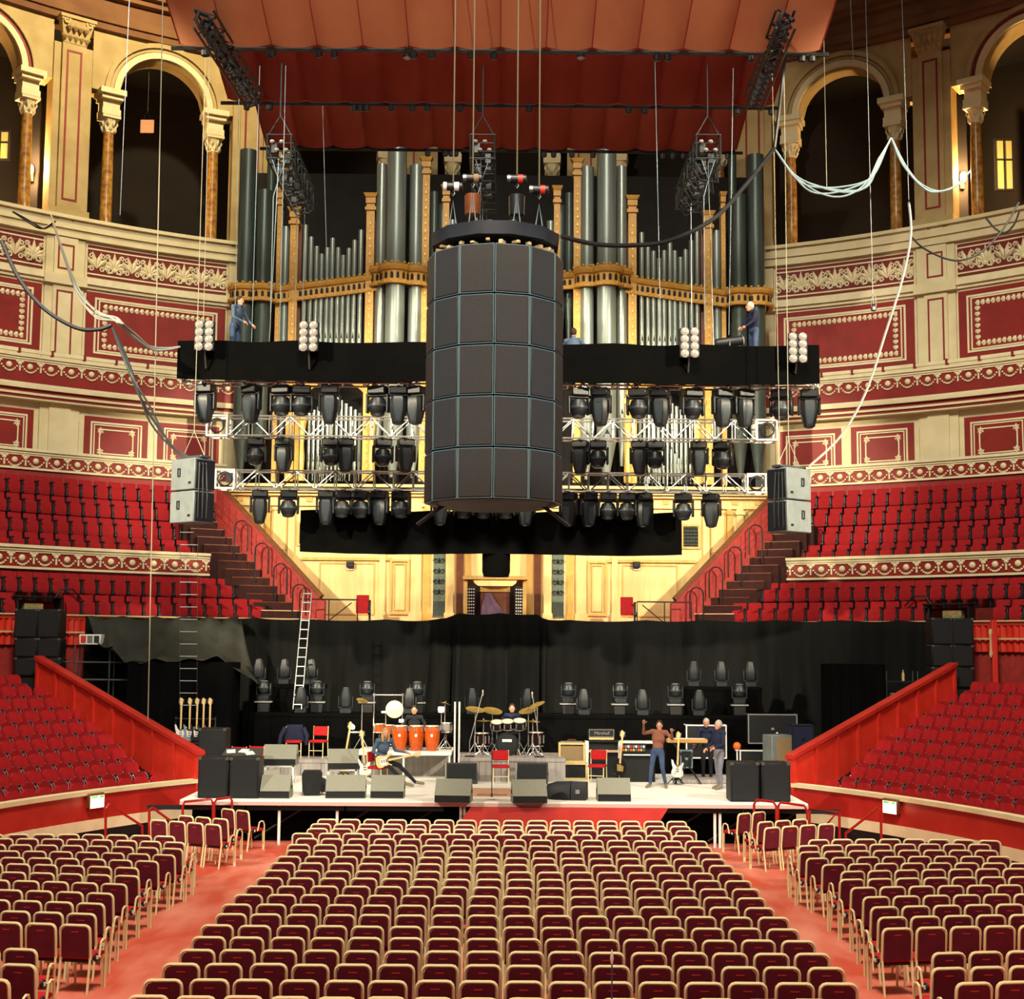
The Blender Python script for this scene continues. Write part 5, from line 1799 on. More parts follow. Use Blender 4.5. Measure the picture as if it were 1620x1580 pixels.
# --- wedge monitors
def wedge(px, py, wpx, label, face='back', rz=0.0, z=SZ, s=1.0, Y=None):
    p = onz(px, py, z) if Y is None else at(px, py, Y)
    w_ = wpx / F_PX * (p.y * 1.0) / max(.8, math.cos(rz))
    t = thing('wedge_monitor', label, 'monitor speaker', (p.x, p.y + .3 * s, z), rz, 'wedge monitors on the stage')
    if face == 'back':
        prof = [(-.28 * s, 0), (.3 * s, 0), (.34 * s, .12 * s), (.12 * s, .5 * s), (.02 * s, .52 * s), (-.28 * s, .17 * s)]
    else:
        prof = [(-.3 * s, 0), (.28 * s, 0), (.28 * s, .17 * s), (.1 * s, .52 * s), (0, .5 * s), (-.34 * s, .1 * s)]
    M_ = Matrix.Rotation(math.pi / 2, 4, 'Z')
    def bx(pr, x0, x1):
        g = MB()
        g.prism(pr, -x1, -x0, M_.inverted() @ Matrix.Identity(4) if False else M_)
        return g
    c_ = obj('cabinet', bx(prof, -w_ / 2, w_ / 2), 'monitor' if face == 'back' else 'monitor_dark', t)
    if face == 'back':
        obj('lower_panel', MB().box((0, -.285 * s, .09 * s), (w_ * .98, .02, .15 * s)), 'black_box', t)
        obj('grille', MB().hull([(-w_ * .46, .345 * s, .13 * s), (w_ * .46, .345 * s, .13 * s), (-w_ * .46, .13 * s, .5 * s), (w_ * .46, .13 * s, .5 * s), (-w_ * .46, .3 * s, .12 * s), (w_ * .46, .3 * s, .12 * s), (-w_ * .46, .1 * s, .47 * s), (w_ * .46, .1 * s, .47 * s)]), 'grille', t)
    else:
        obj('grille', MB().hull([(-w_ * .46, -.345 * s, .12 * s), (w_ * .46, -.345 * s, .12 * s), (-w_ * .46, -.01 * s, .49 * s), (w_ * .46, -.01 * s, .49 * s), (-w_ * .46, -.3 * s, .1 * s), (w_ * .46, -.3 * s, .1 * s), (-w_ * .46, .03 * s, .46 * s), (w_ * .46, .03 * s, .46 * s)]), 'grille', t)
        obj('side_trim', MB().hull([(-w_ / 2 - .012, -.34 * s, .1 * s), (-w_ / 2 + .03, -.34 * s, .1 * s), (-w_ / 2 - .012, 0, .52 * s), (-w_ / 2 + .03, 0, .52 * s), (-w_ / 2 - .012, -.3 * s, 0), (-w_ / 2 + .03, -.3 * s, 0)]), 'monitor', t)
    for sx in (-1, 1):
        obj('side_handle', MB().cbox((sx * (w_ / 2 + .004), .04 * s, .24 * s), (.02, .14 * s, .08 * s), .008), 'black', t)
    return t
wedge(434, 1263, 46, 'grey wedge monitor beside the left bass speakers at stage front')
wedge(545, 1263, 62, 'grey wedge monitor below the acoustic guitar', rz=.06)
wedge(612, 1263, 52, 'grey wedge monitor before the seated guitarist')
wedge(717, 1270, 56, 'grey wedge monitor left of the microphone stand', rz=-.08)
wedge(837, 1271, 54, 'grey wedge monitor right of the microphone stand', rz=.08)
wedge(972, 1268, 52, 'grey wedge monitor right of the black round-cornered one')
wedge(729, 1240, 50, 'dark-grilled wedge monitor facing out, left of central chair', 'front', .05)
wedge(842, 1240, 50, 'dark-grilled wedge monitor facing out, right of central chair', 'front', -.05)
wedge(441, 1218, 52, 'grey wedge monitor behind the wooden stool', z=1.5, Y=37.8)
wedge(541, 1213, 48, 'grey wedge monitor behind the acoustic guitar', z=1.35, Y=38.5, rz=.1)
wedge(424, 1246, 28, 'small grey wedge monitor behind the front left one', rz=.5, s=.8)
for nm, px, py, z in (('low white frame under the wedge behind the wooden stool', 441, 1218, 1.5), ('low white frame under the wedge behind the acoustic guitar', 541, 1213, 1.35)):
    p = at(px, py, 37.8 if px < 500 else 38.5)
    t = thing('wedge_stand', nm, 'stand', (p.x, p.y + .3, SZ))
    h = z - SZ
    for sx in (-1, 1):
        for sy in (-1, 1):
            obj('leg', MB().box((sx * .36, sy * .24, h / 2), (.04, .04, h)), 'white_metal', t)
    obj('top', MB().frame(-.38, .38, -.26, .26, .05, h - .04, h, Matrix.Rotation(math.pi / 2, 4, 'X')), 'white_metal', t)
# black round-cornered monitor lying at the front, and an upright one
p = onz(900, 1266, SZ)
t = thing('floor_monitor', 'black round-cornered floor monitor lying at stage front', 'monitor speaker', (p.x, p.y + .3, SZ), -.2)
obj('cabinet', MB().hull([(x, y, z) for x, a in ((-.5, .15), (-.3, .26), (.05, .28), (.08, .28)) for y, z in ((-a, .02), (a, .02), (-a, .26), (a * .8, .26 + a * .5), (-a * .6, .26 + a * .55))]), 'black_box', t)
obj('horn', MB().hull([(x, y, z) for x, a in ((.1, .28), (.44, .22)) for y, z in ((-a, 0), (a, 0), (-a, .28), (a * .8, .4), (-a * .6, .42))]), 'black', t)
obj('badge', MB().cbox((.26, -.27, .2), (.1, .02, .1), .005), 'lamp_white', t)
p = onz(491, 1259, SZ)
t = thing('floor_monitor', 'upright black floor monitor left of the front wedges', 'monitor speaker', (p.x, p.y + .25, SZ), .1)
obj('cabinet', MB().hull([(x, y, z) for z, a in ((0, .16), (.1, .22), (.5, .24), (.58, .2)) for x, y in ((-a, -.2), (a, -.2), (-a, .22), (a, .22))]), 'black_box', t)
obj('side_flare', MB().hull([(.22, -.1, .05), (.38, -.1, .1), (.22, .2, .05), (.38, .2, .1), (.22, -.1, .42), (.36, -.05, .36), (.22, .2, .42)]), 'black', t)

# --- bass speakers and cabinets
def cabinet(label, px, py, wpx, hpx, Y, depth=.7, name='bass_speaker', rz=0.0, z=None, m='black_box', grille='grille', m2=None):
    p = at(px, py, Y)
    w_, h = wpx / F_PX * Y * 1.01, hpx / F_PX * Y * 1.01
    z = p.z if z is None else z
    t = thing(name, label, 'loudspeaker', (p.x, Y + depth / 2, z), rz)
    obj('cabinet', MB().cbox((0, 0, h / 2), (w_, depth, h), .025), m, t)
    obj('grille', MB().cbox((0, -depth / 2 - .005, h / 2), (w_ - .08, .03, h - .08), .01), grille, t)
    for sx in (-1, 1):
        obj('corner', MB().cbox((sx * (w_ / 2 - .04), -depth / 2 + .02, h - .03), (.09, .09, .07), .01), m2 or 'steel', t)
    return h
cabinet('black bass speaker at left stage front, outer of the pair', 336, 1270, 47, 62, 34.2, z=SZ)
cabinet('black bass speaker at left stage front, inner of the pair', 385, 1270, 46, 62, 34.2, z=SZ)
cabinet('black bass speaker at right stage front, inner of the pair', 1179, 1270, 45, 60, 34.2, z=SZ)
cabinet('black bass speaker at right stage front, outer of the pair', 1228, 1270, 45, 60, 34.2, z=SZ)
cabinet('tall black speaker behind the left bass speakers', 334, 1212, 43, 85, 37.6, z=SZ)
for sg, side, xs, ys, Yq in ((-1, 'left', (40, 76), ((1070, 29), (1041, 30), (1010, 45)), 41.35), (1, 'right', (1492, 1524), ((1088, 32), (1056, 34), (1021, 42)), 41.35)):
    zz = at(57 if sg < 0 else 1505, ys[0][0], Yq).z
    zz0 = zz
    for k, (yb, hp) in enumerate(ys):
        for j, px in enumerate(xs):
            h = cabinet(f'black side-fill cabinet, {side} stack, {("bottom", "middle", "top")[k]} level, {("left", "right")[j]} one', px, yb, 36 if sg < 0 else 34, hp, Yq, .6, 'side_fill_cabinet', z=zz)
        zz += h + .004
    p = at(57 if sg < 0 else 1508, 1080, Yq)
    tag(obj('speaker_platform', MB().cbox((0, .3, (zz0) / 2 - .03), (1.4, .62, zz0 - .06), .03), 'black', None, (p.x, Yq, .03)), f'black platform under the {side} side-fill stack', 'platform')

# --- guitar amplifiers
p = at(905, 1232, 39.5)
t = thing('guitar_cabinet', 'dark tweed-edged speaker cabinet under the tweed amplifier', 'amplifier', (p.x + .06, 39.75, SZ))
hA = at(905, 1207, 39.5).z - SZ
obj('shell', MB().frame(-.36, .36, 0, hA, .05, -.14, .14).box((0, .1, hA / 2), (.7, .08, hA - .02)), 'tweed', t)
obj('grille_cloth', MB().box((0, -.06, hA / 2), (.63, .04, hA - .1)), 'black_box', t)
t = thing('tweed_amplifier', 'cream tweed guitar amplifier with brown grille cloth', 'amplifier', (p.x, 39.75, SZ + hA))
obj('shell', MB().frame(-.36, .36, 0, .54, .055, -.14, .14).box((0, .1, .27), (.7, .08, .5)), 'tweed', t)
obj('grille_cloth', MB().box((0, -.09, .25), (.61, .03, .4)), 'tweed_cloth', t)
obj('control_panel', MB().box((0, -.03, .56), (.6, .18, .03)), 'chrome', t)
obj('handle', MB().tube([(-.12, 0, .56), (-.1, 0, .61), (.1, 0, .61), (.12, 0, .56)], .014, 5), 'brown_wood', t)
p = at(955, 1236, 39.7)
t = thing('guitar_cabinet', 'tall white-sided speaker cabinet under the black amplifier head', 'amplifier', (p.x, 40.0, SZ))
hB = at(955, 1172, 39.7).z - SZ
for sx in (-1, 1):
    obj('side_panel', MB().cbox((sx * .45, -.05, hB / 2), (.09, .42, hB), .015), 'white', t)
obj('baffle', MB().box((0, .05, hB / 2), (.82, .3, hB - .02)), 'black_box', t)
obj('shelf_edge', MB().box((0, -.16, hB - .28), (.82, .1, .06)), 'step_nose', t)
obj('top_panel', MB().cbox((0, 0, hB - .02), (.98, .42, .04), .01), 'black_box', t)
t = thing('amplifier_head', 'black guitar amplifier head with white script lettering', 'amplifier', (p.x - .05, 40.0, SZ + hB))
obj('shell', MB().cbox((0, 0, .16), (.74, .28, .3), .02), 'black_box', t)
obj('front_panel', MB().frame(-.34, .34, .1, .3, .012, -.15, -.14), 'lamp_white', t)
obj('control_panel', MB().box((0, -.145, .055), (.68, .02, .06)), 'tweed', t)
def lettering(parent, text, size, loc, m, shear=.25):
    cu = bpy.data.curves.new('lettering', 'FONT')
    cu.body = text
    cu.size = size
    cu.shear = shear
    cu.align_x = 'CENTER'
    cu.align_y = 'CENTER'
    cu.extrude = .004
    o = bpy.data.objects.new('lettering', cu)
    col.objects.link(o)
    dg = bpy.context.evaluated_depsgraph_get()
    me = bpy.data.meshes.new_from_object(o.evaluated_get(dg))
    bpy.data.objects.remove(o)
    me.materials.clear()
    return obj('lettering', me, m, parent, loc, (math.pi / 2, 0, 0))
lettering(t, 'Marshall', .125, (0, -.155, .2), 'lamp_white')

# --- red stage chairs with gilt frames
def stage_chair(px, py, Y, rz, label, z):
    p = at(px, py, Y)
    t = thing('stage_chair', label, 'chair', (p.x, Y, z), rz, 'red chairs on the stage')
    obj('backrest', MB().cbox((0, .2, .72), (.42, .05, .26), .02), 'chair_seat', t)
    obj('seat_pad', MB().cbox((0, 0, .45), (.44, .42, .07), .02), 'chair_seat', t)
    for sx in (-1, 1):
        obj('rear_leg', MB().tube([(sx * .21, .24, 0), (sx * .21, .19, .45), (sx * .21, .22, .86)], .014, 5), 'chair_gold', t)
        obj('front_leg', MB().tube([(sx * .2, -.2, 0), (sx * .2, -.18, .43)], .014, 5), 'chair_gold', t)
    obj('crossbar', MB().tube([(-.2, -.18, .2), (.2, -.18, .2)], .01, 5), 'chair_gold', t)
    return t
stage_chair(792, 1238, 38.3, .05, 'red chair in the middle of the stage before the drum riser', SZ)
stage_chair(945, 1238, 38.7, -.25, 'red chair before the black amplifier head', SZ)
stage_chair(503, 1200, 40.9, -.2, 'red chair standing free on the low brown riser', ZLE)
stage_chair(464, 1200, 40.7, .15, 'red chair with dark blue jacket on the low brown riser', ZLE)
stage_chair(400, 1205, 39.2, -.3, 'red chair at the left edge behind the monitor desk', SZ)
stage_chair(372, 1205, 38.9, -.3, 'red chair half hidden behind the monitor desk', SZ)
stage_chair(597, 1246, 37.7, R(70), 'red chair under the seated guitarist', SZ)
# jacket over a chair
p = at(464, 1200, 40.7)
g = MB()
g.hull([(-.26, .12, .5), (.28, .12, .45), (-.2, .1, .9), (.24, .1, .9), (-.3, .3, .4), (.3, .3, .4), (-.2, .3, .9), (.24, .3, .9)])
g.tube([(-.24, .1, .82), (-.36, .02, .6), (-.4, 0, .3)], [.07, .06, .05], 7)
g.tube([(.26, .1, .82), (.36, .05, .6), (.34, 0, .35)], [.07, .06, .05], 7)
tag(obj('jacket', g, 'navy', None, (p.x, 40.72, ZLE), (0, 0, .15)), 'dark blue jacket hung over a red chair', 'jacket')
# wooden stool
p = onz(438, 1226, SZ)
t = thing('bar_stool', 'round wooden bar stool before the left monitors', 'stool', (p.x, 37.0, SZ))
obj('seat', MB().lathe([(.0, .72), (.19, .72), (.2, .74), (.19, .77), (.0, .77)], 14, cap=False), 'blond_wood', t)
for a in (45, 135, 225, 315):
    obj('leg', MB().tube([(.12 * math.cos(R(a)), .12 * math.sin(R(a)), .73), (.2 * math.cos(R(a)), .2 * math.sin(R(a)), 0)], .02, 6), 'wood_red', t)
obj('foot_ring', MB().tube([(.175 * math.cos(R(a)), .175 * math.sin(R(a)), .25) for a in range(0, 360, 30)], .012, 5, closed=True), 'wood_red', t)
# monitor desk with papers
p = at(382, 1210, 37.2)
t = thing('monitor_desk', 'black mixing desk with white papers at the left stage edge', 'desk', (p.x, 37.3, SZ))
obj('body', MB().cbox((0, 0, .36), (.9, .6, .72), .03), 'black_box', t)
obj('desk_top', MB().hull([(-.48, -.32, .72), (.48, -.32, .72), (-.48, .32, .86), (.48, .32, .86), (-.48, -.32, .76), (.48, -.32, .76), (-.48, .32, .92), (.48, .32, .92)]), 'monitor_dark', t)
for x, y, a in ((-.3, .05, .2), (.02, .1, -.2), (.2, -.1, .4)):
    obj('paper', MB().box((0, 0, 0), (.22, .3, .006), a), 'white', t, (x, y, .85 + y * .2), (R(13), 0, 0))

# --- guitars
def guitar(label, px, py, Y, z, body, neck, kind, tilt=.15, rz=0.0, lean=0.0, s=1.0):
    p = at(px, py, Y)
    t = thing('acoustic_guitar' if kind == 'acoustic' else 'electric_guitar', label, 'guitar', (p.x, Y, z))
    t.rotation_euler = (-tilt, lean, rz)
    if kind == 'acoustic':
        pr = []
        for i in range(24):
            a = 2 * math.pi * i / 24
            zz = .26 - .26 * math.cos(a)
            w_ = .205 * abs(math.sin(a)) ** .75 * (1 - .28 * math.exp(-((zz - .33) / .07) ** 2)) * (1.0 if zz < .32 else .82)
            pr.append((math.copysign(w_, math.sin(a)), zz))
        th, zn, nl = .1, .5, .62
    else:
        pr = [(0, 0), (.1, .01), (.155, .06), (.16, .14), (.125, .22), (.14, .3), (.165, .38), (.13, .4), (.09, .33), (.04, .3), (-.04, .3), (-.08, .34), (-.12, .44), (-.165, .46), (-.15, .34), (-.12, .24), (-.155, .14), (-.15, .06), (-.1, .01)] if kind == 'solid' else [(.19 * math.sin(2 * math.pi * i / 20) * (1 if math.cos(2 * math.pi * i / 20) > -.2 else .9), .23 - .23 * math.cos(2 * math.pi * i / 20)) for i in range(20)]
        th, zn, nl = .045, .32, .68
    pr = [(x * s, z_ * s) for x, z_ in pr]
    obj('body', MB().prism(pr, -th / 2, th / 2), body, t)
    obj('neck', MB().cbox((0, -th / 2 - .005, (zn + nl / 2) * s), (.05 * s, .03, nl * s), .008), neck, t)
    hd = obj('headstock', MB().hull([(x * s, y - th / 2, z_ * s) for y in (-.005, .02) for x, z_ in ((-.03, zn + nl), (.03, zn + nl), (-.06, zn + nl + .06), (.05, zn + nl + .14), (-.04, zn + nl + .19), (.0, zn + nl + .19))]), neck, t)
    for i in range(6):
        obj('tuner', MB().ball((-.07 * s if i % 2 else .065 * s, -th / 2, (zn + nl + .05 + (i // 2) * .045) * s), .012, 5, 4), 'chrome', hd)
    if kind == 'acoustic':
        obj('sound_hole', MB().lathe([(.05, 0), (.052, .006), (.0, .006)], 14, m=Matrix.Translation((0, -th / 2 - .002, .36)) @ Matrix.Rotation(math.pi / 2, 4, 'X')), 'guitar_dark', t)
        obj('pick_guard', MB().hull([(.02, -th / 2 - .006, .3), (.1, -th / 2 - .006, .3), (.08, -th / 2 - .006, .2), (.02, -th / 2, .24), (.1, -th / 2, .26)]), 'sunburst', t)
        obj('bridge', MB().cbox((0, -th / 2 - .008, .15), (.16, .02, .03), .004), 'guitar_dark', t)
    else:
        obj('pick_guard', MB().hull([(-.08 * s, -th / 2 - .006, .3 * s), (.1 * s, -th / 2 - .006, .26 * s), (.1 * s, -th / 2 - .006, .12 * s), (-.06 * s, -th / 2 - .006, .12 * s), (0, -th / 2, .2 * s)]), 'white' if kind == 'solid' else 'brass', t)
        for q in (.16, .22, .28):
            obj('pickup', MB().box((0, -th / 2 - .012, q * s), (.075 * s, .012, .018)), 'black' if kind == 'solid' else 'chrome', t)
    return t
def guitar_stand(label, px, py, Y, z):
    p = at(px, py, Y)
    t = thing('guitar_stand', label, 'stand', (p.x, Y + .12, z))
    obj('upright', MB().tube([(0, .14, .02), (0, .1, .62)], .014, 6), 'black', t)
    for a in (-90, 30, 150):
        obj('leg', MB().tube([(0, .13, .25), (.24 * math.cos(R(a)), .13 + .2 * math.sin(R(a)), .012)], .012, 6), 'black', t)
    for sx in (-1, 1):
        obj('cradle_arm', MB().tube([(0, .12, .16), (sx * .13, -.02, .13), (sx * .13, -.1, .15)], .012, 6), 'black', t)
guitar('yellow acoustic guitar on a stand at stage left', 542, 1230, 39.3, SZ + .16, 'spruce', 'maple', 'acoustic', .18, -.1, .12, 1.05)
guitar_stand('black stand holding the yellow acoustic guitar', 542, 1230, 39.3, SZ)
guitar('pale electric guitar on a stand behind the left front wedges', 578, 1236, 38.3, SZ + .18, 'guitar_white', 'maple', 'solid', .15, .1, -.1)
guitar_stand('black stand holding the pale electric guitar', 578, 1236, 38.3, SZ)
guitar('white electric guitar on a stand before the keyboards', 1071, 1234, 38.2, SZ + .2, 'guitar_white', 'maple', 'solid', .14, 0, .06)
guitar_stand('black stand holding the white electric guitar', 1071, 1234, 38.2, SZ)
guitar('dark semi-hollow guitar on a stand beside the amplifier', 979, 1228, 38.6, SZ + .2, 'guitar_dark', 'maple', 'hollow', .14, 0, .1)
guitar_stand('black stand holding the dark semi-hollow guitar', 979, 1228, 38.6, SZ)
# rack of guitars in the left wing
p = at(306, 1168, 40.5)
ZR = SZ
t = thing('guitar_rack', 'black rack holding a row of guitars in the left wing', 'stand', (p.x, 40.62, ZR))
for sx in (-.55, .55):
    obj('end_frame', MB().tube([(sx, -.25, 0), (sx, .1, 1.55), (sx, .3, 0)], .02, 6), 'black', t)
for z_ in (.75, 1.5):
    obj('rack_bar', MB().tube([(-.55, .02, z_), (.55, .02, z_)], .025, 6), 'black', t)
rows = (('white electric guitar at left end of the guitar rack', -.36, 'guitar_white'), ('pale blue electric guitar second in the guitar rack', -.12, 'cable_blue'), ('dark electric guitar third in the guitar rack', .08, 'guitar_dark'), ('black electric guitar fourth in the guitar rack', .26, 'black'), ('sunburst electric guitar at right end of the guitar rack', .44, 'sunburst'))
for lb, x, m in rows:
    g = guitar(lb, 306, 1168, 40.5, ZR + .9, m, 'maple', 'solid', .1, .2)
    g.location.x = p.x + x
    g.location.y = 40.5
obj('base_case', MB().cbox((0, -.1, .44), (1.05, .5, .88), .03), 'black_box', t)

# --- percussion
def conga(px, label):
    p = at(px, 1187, 39.75)
    t = thing('conga_drum', label, 'drum', (p.x, 39.85, ZCO), 0, 'orange conga drums')
    obj('shell', MB().lathe([(.13, 0), (.16, .08), (.2, .28), (.215, .42), (.2, .58), (.185, .66)], 16), 'conga', t)
    obj('drum_head', MB().lathe([(.19, .655), (.19, .68), (.0, .69)], 16, cap=False), 'skin_head', t)
    obj('rim', MB().tube([(.198 * math.cos(R(a)), .198 * math.sin(R(a)), .66) for a in range(0, 360, 24)], .013, 5, closed=True), 'chrome', t)
    for a in range(20, 380, 60):
        obj('tuning_lug', MB().box((.212 * math.cos(R(a)), .212 * math.sin(R(a)), .58), (.03, .03, .11), R(a)), 'chrome', t)
    obj('badge', MB().box((0, -.213, .42), (.06, .012, .07)), 'white', t)
conga(632, 'orange conga drum, left of the three on the riser')
conga(658, 'orange conga drum, middle of the three on the riser')
conga(683, 'orange conga drum, right of the three on the riser')
def drum(name, label, p, r, h, shell, tilt=0.0, stand=None, n_lug=6, m=None):
    t = thing(name, label, 'drum', p)
    t.rotation_euler = (tilt, 0, 0)
    obj('shell', MB().lathe([(r, 0), (r, h)], 16), shell, t)
    obj('drum_head', MB().lathe([(r * .98, h), (r * .96, h + .012), (0, h + .014)], 16, cap=False), 'skin_head', t)
    for z_ in (0, h):
        obj('hoop', MB().tube([(r * 1.03 * math.cos(R(a)), r * 1.03 * math.sin(R(a)), z_) for a in range(0, 360, 24)], .012, 5, closed=True), 'chrome', t)
    for i in range(n_lug):
        a = 2 * math.pi * i / n_lug
        obj('lug', MB().box((r * 1.04 * math.cos(a), r * 1.04 * math.sin(a), h / 2), (.03, .03, h * .6), a), 'chrome', t)
    return t
def stand(label, p, top, legs=True, cat='stand', m='chrome'):
    t = thing('stand', label, cat, p)
    h = top - p[2]
    obj('pole', MB().tube([(0, 0, .1), (0, 0, h)], .014, 6), m, t)
    for a in (90, 210, 330):
        obj('leg', MB().tube([(0, 0, .35 if h > .7 else h * .5), (.22 * math.cos(R(a)), .22 * math.sin(R(a)), .01)], .011, 5), m, t)
    return t
def cymbal(label, px, py, Y, r, base_z, tilt=(.2, .1), m='brass'):
    p = at(px, py, Y)
    stand('chrome stand under the ' + label, (p.x, Y, base_z), p.z - .01)
    t = thing('cymbal', label, 'cymbal', p)
    t.rotation_euler = (tilt[0], tilt[1], 0)
    obj('plate', MB().lathe([(.0, .035), (.03, .03), (.05, .012), (r, 0), (r, -.004), (.05, .006), (0, .02)], 20, cap=False), m, t)
    obj('wing_nut', MB().ball((0, 0, .05), .018, 6, 4), 'chrome', t)
pz = at(607, 1150, 40.2)
for i, (px, py, lb) in enumerate(((600, 1158, 'orange timbale drum, left of the pair beside the congas'), (614, 1160, 'orange timbale drum, right of the pair beside the congas'))):
    q = at(px, py, 40.2)
    drum('timbale', lb, (q.x, 40.2 + i * .1, q.z), .15, .22, 'conga')
    stand('chrome stand under the ' + lb, (q.x, 40.2 + i * .1, ZCO), q.z - .01)
q = at(706, 1158, 40.3)
drum('timbale', 'small chrome and orange drum at right end of the percussion', (q.x, 40.3, q.z), .15, .25, 'chrome')
stand('chrome stand under the small drum right of the congas', (q.x, 40.3, ZCO), q.z - .01)
# hanging gong on a percussion rack
r0, r1 = at(592, 1099, 40.7), at(637, 1099, 40.7)
t = thing('percussion_rack', 'chrome percussion rack with crossbar above the timbales', 'stand', (r0.x, 40.7, ZCO))
H_ = r0.z - ZCO
obj('crossbar', MB().tube([(0, 0, H_), (r1.x - r0.x, 0, H_)], .018, 6), 'chrome', t)
for x in (0, r1.x - r0.x):
    obj('upright', MB().tube([(x, 0, H_ + .05), (x, 0, 0)], .016, 6), 'chrome', t)
    obj('foot', MB().tube([(x, -.25, .02), (x, .25, .02)], .016, 6), 'chrome', t)
    obj('clamp', MB().cbox((x, 0, H_), (.07, .07, .08), .015), 'chrome', t)
p = at(624, 1122, 40.62)
t = thing('gong', 'round cream gong hanging from the percussion rack', 'gong', p)
t.rotation_euler = (math.pi / 2, 0, 0)
obj('plate', MB().lathe([(0, .03), (.06, .03), (.08, .015), (.24, 0), (.25, -.03), (.235, -.03), (.08, 0), (0, .01)], 20, cap=False), 'skin_head', t)
obj('cord', MB().tube([(-.06, .23, 0), (0, .42, 0), (.06, .23, 0)], .008, 5), 'black', t)
q = at(580, 1110, 40.4)
cymbal('small cymbal at left end of the percussion', 573, 1108, 40.4, .17, ZCO, (.3, .3))
cymbal('cymbal above the right end of the percussion', 704, 1113, 40.4, .16, ZCO, (-.2, .2))
for i, (px, py, h_) in enumerate(((698, 1127, .16), (610, 1128, .06), (635, 1143, .1))):
    q = at(px, py, 40.3)
    lb = ('white bongo above the small chrome drum', 'white woodblock on the percussion rack', 'white cowbell between gong and congas')[i]
    t = thing(('bongo', 'woodblock', 'cowbell')[i], lb, 'percussion', q)
    obj('body', MB().lathe([(.08, 0), (.1, h_ * .5), (.09, h_)], 12) if i == 0 else MB().cbox((0, 0, h_ / 2), (.24 if i == 1 else .14, .1, h_), .015), 'white', t)
    obj('clamp', MB().tube([(0, .05, 0), (0, .1, -.12), (0, .12, -.3)], .012, 5), 'chrome', t)
# glowing work lamp over a sheet at the left of the percussion
p = at(559, 1150, 40.6)
t = thing('work_lamp', 'glowing work lamp over white sheets left of the percussion', 'lamp', (p.x, 40.7, ZLE))
hh = p.z - ZLE
obj('pole', MB().tube([(-.1, 0, 0), (-.1, 0, hh)], .014, 6), 'black', t)
obj('base', MB().lathe([(.16, 0), (.15, .03), (.03, .04)], 12, (-.1, 0, 0)), 'black', t)
obj('bulb', MB().ball((-.02, -.1, hh), .065, 8, 6), 'lamp_glow', t)
obj('desk', MB().cbox((.06, -.05, hh - .16), (.42, .34, .03), .008), 'black_box', t)
obj('sheet', MB().box((.06, -.06, hh - .135), (.34, .28, .01)), 'white', t)
pl = bpy.data.lights.new('work_lamp_light', 'POINT')
pl.energy, pl.color, pl.shadow_soft_size = 14, (1, .75, .4), .06
lo_ = bpy.data.objects.new('work_lamp_light', pl)
lo_.location = (p.x - .02, 40.45, p.z + .05)
col.objects.link(lo_)
# pair of tall poles between percussion and drums
for px, lb in ((720, 'tall white pole between the percussion and drums, left one'), (727, 'tall white pole between the percussion and drums, right one')):
    a, b = at(px, 1110, 38.6), at(px, 1232, 38.6)
    tag(obj('pole', MB().tube([(0, 0, 0), (0, 0, a.z - SZ)], .026, 8).lathe([(.09, 0), (.09, .02), (.03, .04)], 10), 'white_metal', None, (a.x, 38.6, SZ)), lb, 'pole')

# --- drum kit
DY = 39.9
p = at(802, 1178, DY)
t = thing('bass_drum', 'black bass drum in the middle of the drum riser', 'drum', (p.x, DY, ZDR + .31))
t.rotation_euler = (math.pi / 2, 0, 0)
obj('shell', MB().lathe([(.29, -.22), (.29, .2)], 20), 'guitar_dark', t)
obj('front_head', MB().lathe([(.28, .2), (.27, .21), (0, .215)], 20, cap=False), 'black_box', t)
for z_ in (-.22, .2):
    obj('hoop', MB().tube([(.3 * math.cos(R(a)), .3 * math.sin(R(a)), z_) for a in range(0, 360, 18)], .018, 5, closed=True), 'black', t)
obj('name_plate', MB().box((0, .1, .222), (.26, .07, .01)), 'white', t)
for sx in (-1, 1):
    obj('spur', MB().tube([(sx * .26, -.05, .12), (sx * .38, -.3, .26)], .014, 5), 'chrome', t)
    for a in (35, 80, 125, 215, 305):
        pass
for lb, px, py, r_, h_, ti in (('black rack tom left of the drummer', 786, 1153, .16, .2, .35), ('black rack tom in front of the drummer', 803, 1152, .16, .2, .35), ('black rack tom right of the drummer', 822, 1152, .17, .22, .35), ('black floor tom at right of the kit', 848, 1180, .2, .36, .0), ('black floor tom at left of the kit', 762, 1180, .19, .34, .0)):
    q = at(px, py, DY)
    drum('tom_drum', lb, (q.x, DY + .1, q.z), r_, h_, 'guitar_dark', ti)
    stand('chrome stand under the ' + lb, (q.x, DY + .16, ZDR), q.z)
cymbal('ride cymbal at left of the drum kit', 752, 1122, 39.8, .27, ZDR, (.25, .15))
cymbal('crash cymbal left of the drummer', 779, 1124, 40.1, .28, ZDR, (.3, .15))
cymbal('crash cymbal right of the drummer', 836, 1123, 40.1, .28, ZDR, (.25, -.25))
cymbal('splash cymbal at right end of the drum kit', 850, 1114, 39.9, .22, ZDR, (.2, -.35))
cymbal('hi-hat cymbal at left front of the kit', 765, 1140, 39.5, .19, ZDR, (.05, 0))
cymbal('flat cymbal at right front of the kit', 843, 1141, 39.6, .2, ZDR, (.05, .05))
